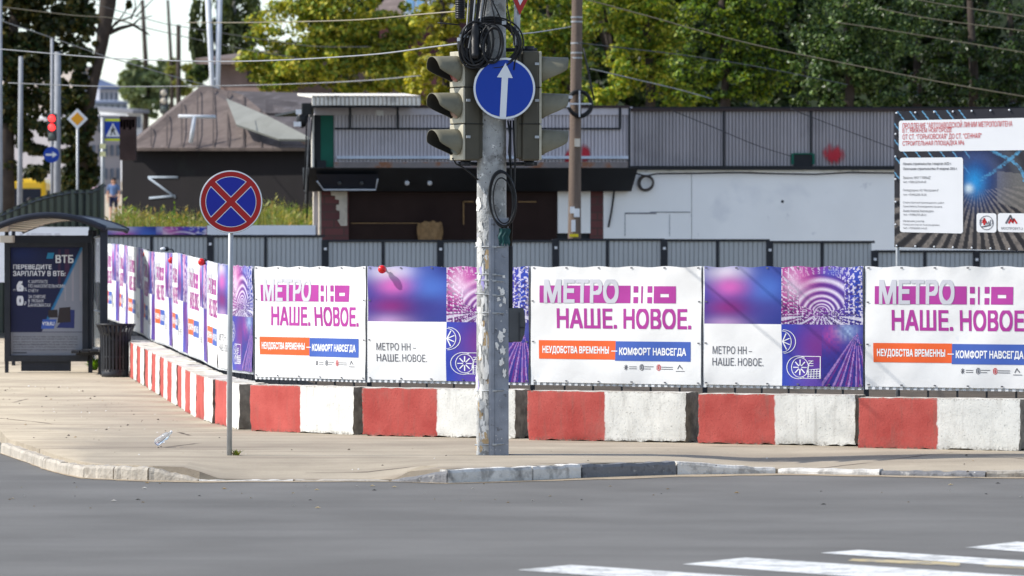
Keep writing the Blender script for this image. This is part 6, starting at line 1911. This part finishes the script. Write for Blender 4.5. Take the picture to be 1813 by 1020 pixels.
# far blocks down the street
def far_house(label, x0, y0, x1, y1, D_, col, roofc, rows, cols_, roof_h=8, name='apartment_building'):
    A = Plane(x0, D_, x1, D_ + 1)
    b = W((x0 + x1) / 2, y1, D_); b.z = min(b.z, gz(b.x, b.y))
    r_ = thing(name, label, 'building', b, 'distant buildings down the street')
    mb = MB(); f = [A.at(x0, y1), A.at(x1, y1), A.at(x1, y0), A.at(x0, y0)]
    f[0].z = f[1].z = b.z - 1
    mb.prism(f, -A.n * 14); mb.build('wall', mat('far_wall', col, .9, .1, .5), r_, world=True)
    mb = MB(); mb.prism([A.at(x0 - 2, y0, .5), A.at(x1 + 2, y0, .5), A.at(x1, y0 - roof_h, -5), A.at(x0, y0 - roof_h, -5)], Vector((0, 0, -.2))); mb.build('roof', mat('far_roof', roofc, .9, .1, .5), r_, world=True)
    wm = mat('far_window', C8(86, 96, 112), .3, .1)
    for i in range(rows):
        for j in range(cols_):
            a = x0 + (x1 - x0) * (j + .25) / cols_; c = x0 + (x1 - x0) * (j + .72) / cols_; t = y0 + (y1 - y0) * (i + .25) / rows; u = y0 + (y1 - y0) * (i + .7) / rows
            mb = MB(); A.slab(mb, a, t, c, u, 0, .06); mb.build('window', wm, r_, world=True)
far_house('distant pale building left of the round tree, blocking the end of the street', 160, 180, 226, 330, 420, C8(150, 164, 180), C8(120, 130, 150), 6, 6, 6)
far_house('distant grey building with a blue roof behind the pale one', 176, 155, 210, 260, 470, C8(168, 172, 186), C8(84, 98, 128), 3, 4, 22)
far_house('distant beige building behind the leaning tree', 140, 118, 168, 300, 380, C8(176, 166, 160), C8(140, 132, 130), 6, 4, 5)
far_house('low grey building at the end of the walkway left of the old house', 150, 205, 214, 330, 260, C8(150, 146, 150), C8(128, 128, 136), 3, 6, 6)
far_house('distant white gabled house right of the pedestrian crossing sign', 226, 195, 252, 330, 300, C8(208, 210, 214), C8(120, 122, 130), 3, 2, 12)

# ------------------------------------------------------------------ street furniture on the left
def post(label, x0, y0, x1, y1, D_, r0, r1, m, name='lamp_post', cat='post', group='posts along the street at left'):
    b = W(x1, y1, D_); b.z = gz(b.x, b.y)
    t = W(x0, y0, D_)
    mb = MB(); mb.tube([b - b, (t - b) * .5, t - b], [r0, (r0 + r1) / 2, r1], 12)
    o = mb.build(name, m); o.location = b
    return tag(o, label, cat, group)
post('thick pale concrete post beside the red traffic light', 102, 92, 101, 350, 135, .10, .085, M['post_grey'])
post('thin pale post just left of the thick one, reaching higher', 92, 68, 92, 350, 137, .05, .04, M['post_grey'])
post('pale post farther left in front of the dark tree', 37, 100, 34, 360, 140, .085, .06, M['post_grey'])
post('pale bluish post cut by the left edge of the picture', 0.5, -60, 1.5, 420, 112, .05, .04, M['post_grey'])
post('thin dark post standing alone against the sky', 316, 44, 316, 170, 210, .12, .09, M['bark'])
# twin white concrete pole
tb = W(384, 300, 143); tb.z = gz(tb.x, tb.y)
tw = thing('twin_pole', 'tall white twin pole standing against the sky left of the yellow tree', 'pole', tb)
for (a, c) in (((366, -40), (384, 300)), ((389.5, -40), (382, 300))):
    mb = MB(); mb.tube([W(c[0], c[1], 143) - tb, W(a[0], a[1], 143) - tb], [.06, .085], 10); mb.build('leg', M['pale_conc'], tw)
mb = MB(); mb.tube([W(376, 140, 143) - tb, W(388, 140, 143) - tb], .05, 6); mb.build('tie', M['pale_conc'], tw)
# street traffic light
def small_signal(x, y, D_, label, lamps, s=1.0, rot=0):
    b = W(x, y, D_)
    r_ = thing('traffic_light', label, 'traffic light', b); r_.rotation_euler = (0, 0, rot)
    mb = MB(); mb.box((0, .1, .45 * s), (.30 * s, .2, .92 * s)); mb.build('housing', M['box_dark'] if rot == 0 else M['black_metal'], r_, bevel=.02)
    for i, m in enumerate(lamps):
        z = (.75 - .30 * i) * s
        mb = MB(); mb.lathe((0, -.005, z), [(.12 * s, 0), (.10 * s, .02), (.001, .03)], 18, 0, (0, -1, 0)); mb.build('lens', m, r_)
        mb = MB(); mb.tube([(.13 * s * math.cos(R(a)), -.0 - .08 * s, z + .13 * s * math.sin(R(a))) for a in range(-10, 191, 20)], .012, 4); mb.build('visor', M['black_metal'], r_)
red_on = emit_mat('lit_red_lens', (1.0, .03, .03), 2.2)
small_signal(92, 249, 134, 'traffic light showing red on the post at left', [red_on, red_on, M['lens_green']], .78)
small_signal(290, 200, 190, 'dark traffic light with pale visors in front of the distant green tree', [M['cream'], M['cream'], M['lens_green']], 1.0)
def pole_sign(x, y, D_, label, build, post_=None):
    b = W(x, y, D_)
    r_ = thing('road_sign', label, 'road sign', b); build(r_)
    if post_:
        mb = MB(); t = b.copy(); t.z = gz(b.x, b.y); mb.tube([Vector((0, .05, .2)), Vector((0, .05, t.z - b.z))], .035, 8); mb.build('post', M['galv'], r_)
    return r_
def dia(r_):
    s = .275
    for nm, k, y, m in (('border', 1, 0, 'sign_white'), ('face', .62, -.02, None)):
        mb = MB(); mb.prism([(0, y, -s * k), (s * k, y, 0), (0, y, s * k), (-s * k, y, 0)], (0, .015, 0)); mb.build(nm, M[m] if m else mat('yellow_film', C8(232, 160, 30), .4, .05), r_)
pole_sign(137, 210.5, 133, 'yellow and white diamond priority road sign', dia, True)
def cross_(r_):
    s = .30
    mb = MB(); mb.prism([(-s, 0, -s), (s, 0, -s), (s, 0, s), (-s, 0, s)], (0, .015, 0)); mb.build('border', mat('fluorescent_border', C8(214, 226, 40), .4, .04), r_)
    mb = MB(); s = .235; mb.prism([(-s, -.01, -s), (s, -.01, -s), (s, -.01, s), (-s, -.01, s)], (0, .008, 0)); mb.build('face', M['sign_blue'], r_)
    mb = MB(); mb.prism([(-.20, -.018, -.19), (.20, -.018, -.19), (0, -.018, .19)], (0, .006, 0)); mb.build('triangle', M['sign_white'], r_)
    mb = MB(); y = -.026
    for a, b in (((0, .0), (0, .06)), ((0, 0), (-.06, -.15)), ((0, 0), (.06, -.14)), ((0, .05), (-.055, -.04)), ((0, .05), (.06, -.01))):
        d = Vector((b[0] - a[0], 0, b[1] - a[1])).normalized(); n_ = Vector((-d.z, 0, d.x)) * .014
        A, B = Vector((a[0], y, a[1])), Vector((b[0], y, b[1])); mb.prism([A - n_, B - n_, B + n_, A + n_], (0, .004, 0))
    mb.sphere((0, y, .09), .022, 8, 0, (1, .2, 1)); mb.build('walking_figure', M['rubber'], r_)
pole_sign(200, 230, 140, 'blue pedestrian crossing sign with a yellow border beside the chimney', cross_, False)
def rarrow(r_):
    mb = MB(); mb.lathe((0, 0, 0), [(.21, 0), (.21, .015), (.01, .015)], 28, 0, (0, 1, 0)); full_disc(mb, (0, 0), .21, -.002); mb.build('face', M['sign_blue'], r_)
    mb = MB(); mb.prism([(-.15, -.01, -.025), (.04, -.01, -.025), (.04, -.01, .025), (-.15, -.01, .025)], (0, .004, 0)); mb.prism([(.03, -.01, -.08), (.15, -.01, 0), (.03, -.01, .08)], (0, .004, 0)); mb.build('arrow', M['sign_white'], r_)
pole_sign(91, 274, 133.5, 'small round blue sign with a white arrow to the right on the thick post', rarrow, False)
mp = thing('marker_post', 'thin post with two pale plates below the pedestrian crossing sign', 'post', W(182, 330, 140))
mb = MB(); mb.tube([(0, 0, -2), W(182, 208, 140) - mp.location], .06, 8); mb.build('post', M['galv'], mp)
for y in (259, 273):
    mb = MB(); p = W(182, y, 139.8) - mp.location; mb.box(p, (.16, .03, .13)); mb.build('plate', mat('pale_yellow_plate', C8(230, 226, 170), .6, .05), mp)

# dark corrugated fence climbing beside the walkway
cf = [(-40, 106, 392), (0, 108, 377), (30, 110, 364), (60, 112, 351), (90, 115, 343), (125, 118, 336), (160, 120, 336), (172, 121, 331), (186, 122, 322)]
b = W(90, 440, 114); b.z = gz(b.x, b.y)
cfo = thing('corrugated_fence', 'dark green corrugated metal fence climbing behind the bus shelter', 'fence', b)
mb = MB(); vs = []
xs = np.arange(-40, 186, 3.2)
for i, x in enumerate(xs):
    D_ = float(np.interp(x, [c[0] for c in cf], [c[1] for c in cf])); y = float(np.interp(x, [c[0] for c in cf], [c[2] for c in cf]))
    t = W(x, y, D_ + (.16 if (i // 2) % 2 else 0)); g_ = t.copy(); g_.z = gz(t.x, t.y) - .2
    vs += [g_, t]
mb.add(vs, [(2 * i, 2 * i + 2, 2 * i + 3, 2 * i + 1) for i in range(len(xs) - 1)])
mb.m = [1 if (i // 2) % 2 else 0 for i in range(len(xs) - 1)]  # every other rib coloured darker to imitate shade in the folds
mb.build('sheet', [mat('dark_green_sheet', C8(92, 100, 92), .5, .15, 2), mat('shaded_green_sheet', C8(34, 42, 42), .5, .15, 2)], cfo, world=True)
mb = MB(); pts = [W(c[0], c[2] + 6, c[1] + .12) for c in cf]; mb.tube(pts, .03, 5); mb.build('rail', M['black_metal'], cfo, world=True)
# yellow bus
bb_ = W(20, 368, 175); bb_.z = road_z(bb_.y)
bus = thing('bus', 'yellow bus on the street at the left edge, mostly hidden by the tree', 'bus', bb_)
M['bus_y'] = mat('yellow_bus_paint', C8(236, 190, 40), .35, .05, 2, coat=.3)
zt = W(0, 316, 175).z - bb_.z; 
mb = MB(); mb.box((0, 4, (zt + .35) / 2), (2.4, 8.5, zt - .35)); mb.build('body', M['bus_y'], bus, bevel=.15)
mb = MB(); mb.box((0, -.27, zt * .68), (2.1, .05, zt * .34)); mb.build('windscreen', M['navy_board'], bus, bevel=.03)
for x in (-.85, .85):
    mb = MB(); mb.lathe((x, -.27, .75), [(.13, 0), (.1, .03), (.001, .04)], 14, 0, (0, -1, 0)); mb.build('headlight', M['lamp_clear'], bus)
    for y in (1.2, 6.4):
        mb = MB(); mb.lathe((x * 1.2, y, .45), [(.2, -.13), (.45, -.13), (.45, .13), (.2, .13)], 20, 0, (1, 0, 0)); mb.build('wheel', M['rubber'], bus)
for k in range(5):
    for x in (-1.21, 1.21):
        mb = MB(); mb.box((x, .9 + k * 1.5, zt * .68), (.03, 1.2, zt * .3)); mb.build('side_window', M['navy_board'], bus)
mb = MB(); mb.box((0, -.3, .5), (2.3, .12, .22)); mb.build('bumper', M['box_dark'], bus, bevel=.03)

# ------------------------------------------------------------------ people on the walkway
def skin_obj(name, J, E, root, m, sub=2):
    me = bpy.data.meshes.new(name); me.from_pydata([j[0] for j in J], E, []); me.materials.append(m)
    o = bpy.data.objects.new(name, me); COL.objects.link(o); o.parent = root
    sk = o.modifiers.new('skin', 'SKIN'); sk.use_smooth_shade = True
    sv = me.skin_vertices[0].data if me.skin_vertices else None
    if sv is None:
        bpy.context.view_layer.objects.active = o
        sv = me.skin_vertices[0].data
    for i, j in enumerate(J):
        r = j[1]; sv[i].radius = r if isinstance(r, tuple) else (r, r)
    sv[0].use_root = True
    s = o.modifiers.new('smooth', 'SUBSURF'); s.levels = s.render_levels = sub
    return o
SKIN = mat('skin', C8(206, 156, 130), .6, .06, 8)
def person(x, y, D_, label, hair, top, legs, h=1.72, rot=0, stride=.16, bag=None, bare=True, long_hair=False):
    b = W(x, y, D_); b.z = gz(b.x, b.y) if y is not None else b.z
    r_ = thing('person', label, 'person', b); r_.rotation_euler = (0, 0, rot); r_.scale = (h / 1.72,) * 3
    s = stride
    J = [((0, 0, .96), .135), ((0, 0, 1.12), .125), ((0, -.01, 1.32), (.165, .12)), ((0, 0, 1.44), .09), ((0, 0, 1.50), .052), ((0, -.015, 1.57), .085), ((0, -.02, 1.65), .092), ((0, -.01, 1.70), .06),
         ((-.09, 0, .90), .085), ((-.1, -s * .5, .50), .058), ((-.1, -s * .9, .10), .04), ((-.1, -s * .9 - .15, .04), .035),
         ((.09, 0, .90), .085), ((.1, s * .4, .50), .058), ((.1, s * 1.1, .12), .04), ((.1, s * 1.1 - .14, .05), .035),
         ((-.19, 0, 1.40), .055), ((-.24, s * .4, 1.14), .042), ((-.23, s * .3 - .08, .90), .032), ((-.22, s * .3 - .12, .80), .03),
         ((.19, 0, 1.40), .055), ((.24, -s * .4, 1.14), .042), ((.23, -s * .5 - .06, .90), .032), ((.22, -s * .6 - .08, .80), .03)]
    E = [(0, 1), (1, 2), (2, 3), (3, 4), (4, 5), (5, 6), (6, 7), (0, 8), (8, 9), (9, 10), (10, 11), (0, 12), (12, 13), (13, 14), (14, 15), (3, 16), (16, 17), (17, 18), (18, 19), (3, 20), (20, 21), (21, 22), (22, 23)]
    skin_obj('body', J, E, r_, SKIN)
    k = 1.12
    T = [(J[0][0], .145), (J[1][0], .138), (J[2][0], (.178, .135)), ((0, 0, 1.43), .10), (J[16][0], .068), ((-.23, s * .3, 1.2), .058), (J[20][0], .068), ((.23, -s * .3, 1.2), .058)]
    skin_obj('shirt', T, [(0, 1), (1, 2), (2, 3), (3, 4), (4, 5), (3, 6), (6, 7)], r_, top)
    kz_ = .52 if bare else .14
    P_ = [((0, 0, .95), .148), (J[8][0], .10), ((-.1, -s * .48 if bare else -s * .85, kz_), .078 if bare else .055), (J[12][0], .10), ((.1, s * .38 if bare else s * 1.0, kz_), .078 if bare else .055)]
    skin_obj('shorts' if bare else 'trousers', P_, [(0, 1), (1, 2), (0, 3), (3, 4)], r_, legs)
    mb = MB(); mb.sphere((0, .015, 1.665), .108, 14, 0, (.95, 1.05, .95)); 
    if long_hair: mb.sphere((0, .07, 1.50), .10, 12, 0, (1.1, .7, 1.9))
    mb.build('hair', hair, r_)
    # face and hands: nose, ears, fingers
    mb = MB(); mb.sphere((0, -.118, 1.615), .014, 8, 0, (1, 1.2, 1.5)); mb.sphere((-.088, -.01, 1.61), .022, 8, 0, (.5, 1, 1.5)); mb.sphere((.088, -.01, 1.61), .022, 8, 0, (.5, 1, 1.5)); mb.build('face', SKIN, r_)
    for sx, hx, hy in ((-1, -.22, s * .3 - .12), (1, .22, -s * .6 - .08)):
        mb = MB()
        for f in range(4): mb.tube([(hx, hy - .03 + .02 * f, .79), (hx - sx * .005, hy - .032 + .02 * f, .745), (hx - sx * .02, hy - .034 + .02 * f, .71 + .006 * abs(f - 1.5))], [.010, .009, .007], 6)
        mb.tube([(hx - sx * .01, hy - .04, .81), (hx - sx * .03, hy - .055, .77), (hx - sx * .035, hy - .055, .745)], [.011, .01, .008], 6)
        mb.build('hand', SKIN, r_)
    shoe = M['white_print']
    for q in (11, 15):
        mb = MB(); p = Vector(J[q][0]); mb.sphere(p + Vector((0, .05, -.005)), .055, 10, 0, (.8, 2.1, .7)); mb.build('shoe', shoe, r_)
    if bag is not None:
        mb = MB(); mb.box((0, .19, 1.24), (.3, .15, .42)); mb.build('backpack', bag, r_, bevel=.05)
    return r_
hb1, hb2 = mat('dark_hair', C8(38, 30, 28), .6, .1), mat('red_hair', C8(120, 66, 44), .6, .1)
person(201, 392, 205, 'person in pale blue shirt and navy shorts with a dark backpack walking away', hb1, mat('pale_blue_cloth', C8(100, 124, 164), .9, .1), mat('navy_cloth', C8(30, 36, 66), .9, .1), 1.72, 0, .2, M['rubber'], True, True)
person(167, 392, 200, 'person in a white and pink top behind the dark corrugated fence', hb1, mat('pinkish_cloth', C8(224, 190, 200), .9, .1), mat('grey_cloth', C8(80, 80, 90), .9, .1), 1.74, R(180), .1, None, False)
person(133, 392, 196, 'person with reddish hair and a light blue top behind the corrugated fence', hb2, mat('light_blue_cloth', C8(150, 180, 216), .9, .1), mat('grey_cloth', C8(60, 60, 76), .9, .1), 1.70, R(160), .1, None, False, True)
person(53, 400, 165, 'person in an orange vest near the yellow bus', hb1, mat('orange_cloth', C8(240, 100, 30), .9, .05), mat('dark_cloth', C8(50, 50, 56), .9, .1), 1.72, R(170), .1, None, False)

# ------------------------------------------------------------------ overhead wires
def wire(label, pts, D0, D1, r, m):
    x0, x1 = pts[0][0], pts[-1][0]
    P = [W(x, y, D0 + (D1 - D0) * (x - x0) / (x1 - x0)) for x, y in pts]
    # smooth the polyline
    out = []
    for i in range(len(P) - 1):
        p0, p1, p2, p3 = P[max(i - 1, 0)], P[i], P[i + 1], P[min(i + 2, len(P) - 1)]
        for k in range(6):
            t = k / 6
            out.append(.5 * ((2 * p1) + (p2 - p0) * t + (2 * p0 - 5 * p1 + 4 * p2 - p3) * t * t + (3 * p1 - p0 - 3 * p2 + p3) * t ** 3))
    out.append(P[-1])
    mb = MB(); o0 = out[0].copy(); mb.tube([p - o0 for p in out], r, 5)
    o = mb.build('overhead_wire', m); o.location = o0
    return tag(o, label, 'wire', 'overhead wires')
wire('yellowish wire crossing the dark tree at the top left corner', [(-60, 6), (0, 12), (127, 27), (200, 32), (237, 43)], 120, 130, .012, M['wire_warm'])
wire('pale wire slanting down from the left edge across the sky to the old roof', [(-60, 14), (0, 36), (89, 66), (178, 97), (222, 110), (306, 135), (390, 158)], 118, 128, .012, M['wire'])
wire('long pale wire running level across the picture to the traffic light pole', [(-60, 82), (0, 87), (178, 102), (316, 108), (459, 108), (644, 98), (760, 84), (822, 76)], 112, 60, .011, M['wire'])
wire('pale wire just above the old roof, level from the left edge to the slate canopy', [(15, 147), (178, 153), (316, 153), (483, 150), (640, 143), (745, 134)], 116, 108, .011, M['wire'])
wire('dark wire descending from the top left past the lone dark post', [(150, 2), (268, 36), (316, 46), (459, 69), (555, 82), (657, 83)], 150, 140, .012, M['wire_dark'])
wire('second dark wire below it, ending in the yellow tree', [(196, 32), (265, 51), (377, 76), (459, 92), (534, 104)], 150, 140, .012, M['wire_dark'])
wire('yellowish wire across the top of the yellow tree to the pole', [(330, 40), (440, 40), (618, 36), (740, 26), (824, 19)], 125, 60, .011, M['wire_warm'])
wire('pale wire between the pole and the wooden pole', [(905, 61), (945, 58), (990, 51), (1012, 47)], 60, 100, .010, M['wire'])
wire('brownish wire descending right across the green trees from the wooden pole', [(1024, -4), (1071, 8), (1181, 38), (1229, 52), (1366, 86), (1601, 133), (1713, 154), (1880, 182)], 101, 112, .012, M['wire_warm'])
wire('short pale wire behind the wooden pole in front of the mid green maple', [(1046, 122), (1110, 137), (1199, 158), (1260, 175)], 104, 112, .012, M['wire'])
wire('thin wire high in the top right corner', [(1560, -15), (1653, 5), (1813, 29), (1880, 40)], 112, 116, .012, M['wire_warm'])
wire('thin wire above the billboard, second from the top right corner', [(1560, 16), (1653, 34), (1813, 55), (1880, 64)], 112, 116, .012, M['wire_warm'])
wire('thin wire crossing the very dark tree above the billboard', [(1480, 40), (1564, 52), (1813, 93), (1880, 104)], 112, 116, .012, M['wire_warm'])
wire('dark wire across the green maple above the ribbed wall', [(1024, 76), (1211, 98), (1339, 118), (1500, 150)], 101, 112, .011, M['wire_dark'])
wire('dark wire sagging across the ribbed wall left of the vent', [(1190, 196), (1257, 223), (1339, 257), (1402, 277)], 108.5, 109.5, .010, M['wire_dark'])
wire('dark wire across the ribbed wall running down to the billboard', [(1400, 193), (1480, 224), (1583, 263), (1640, 285)], 108.5, 109, .010, M['wire_dark'])
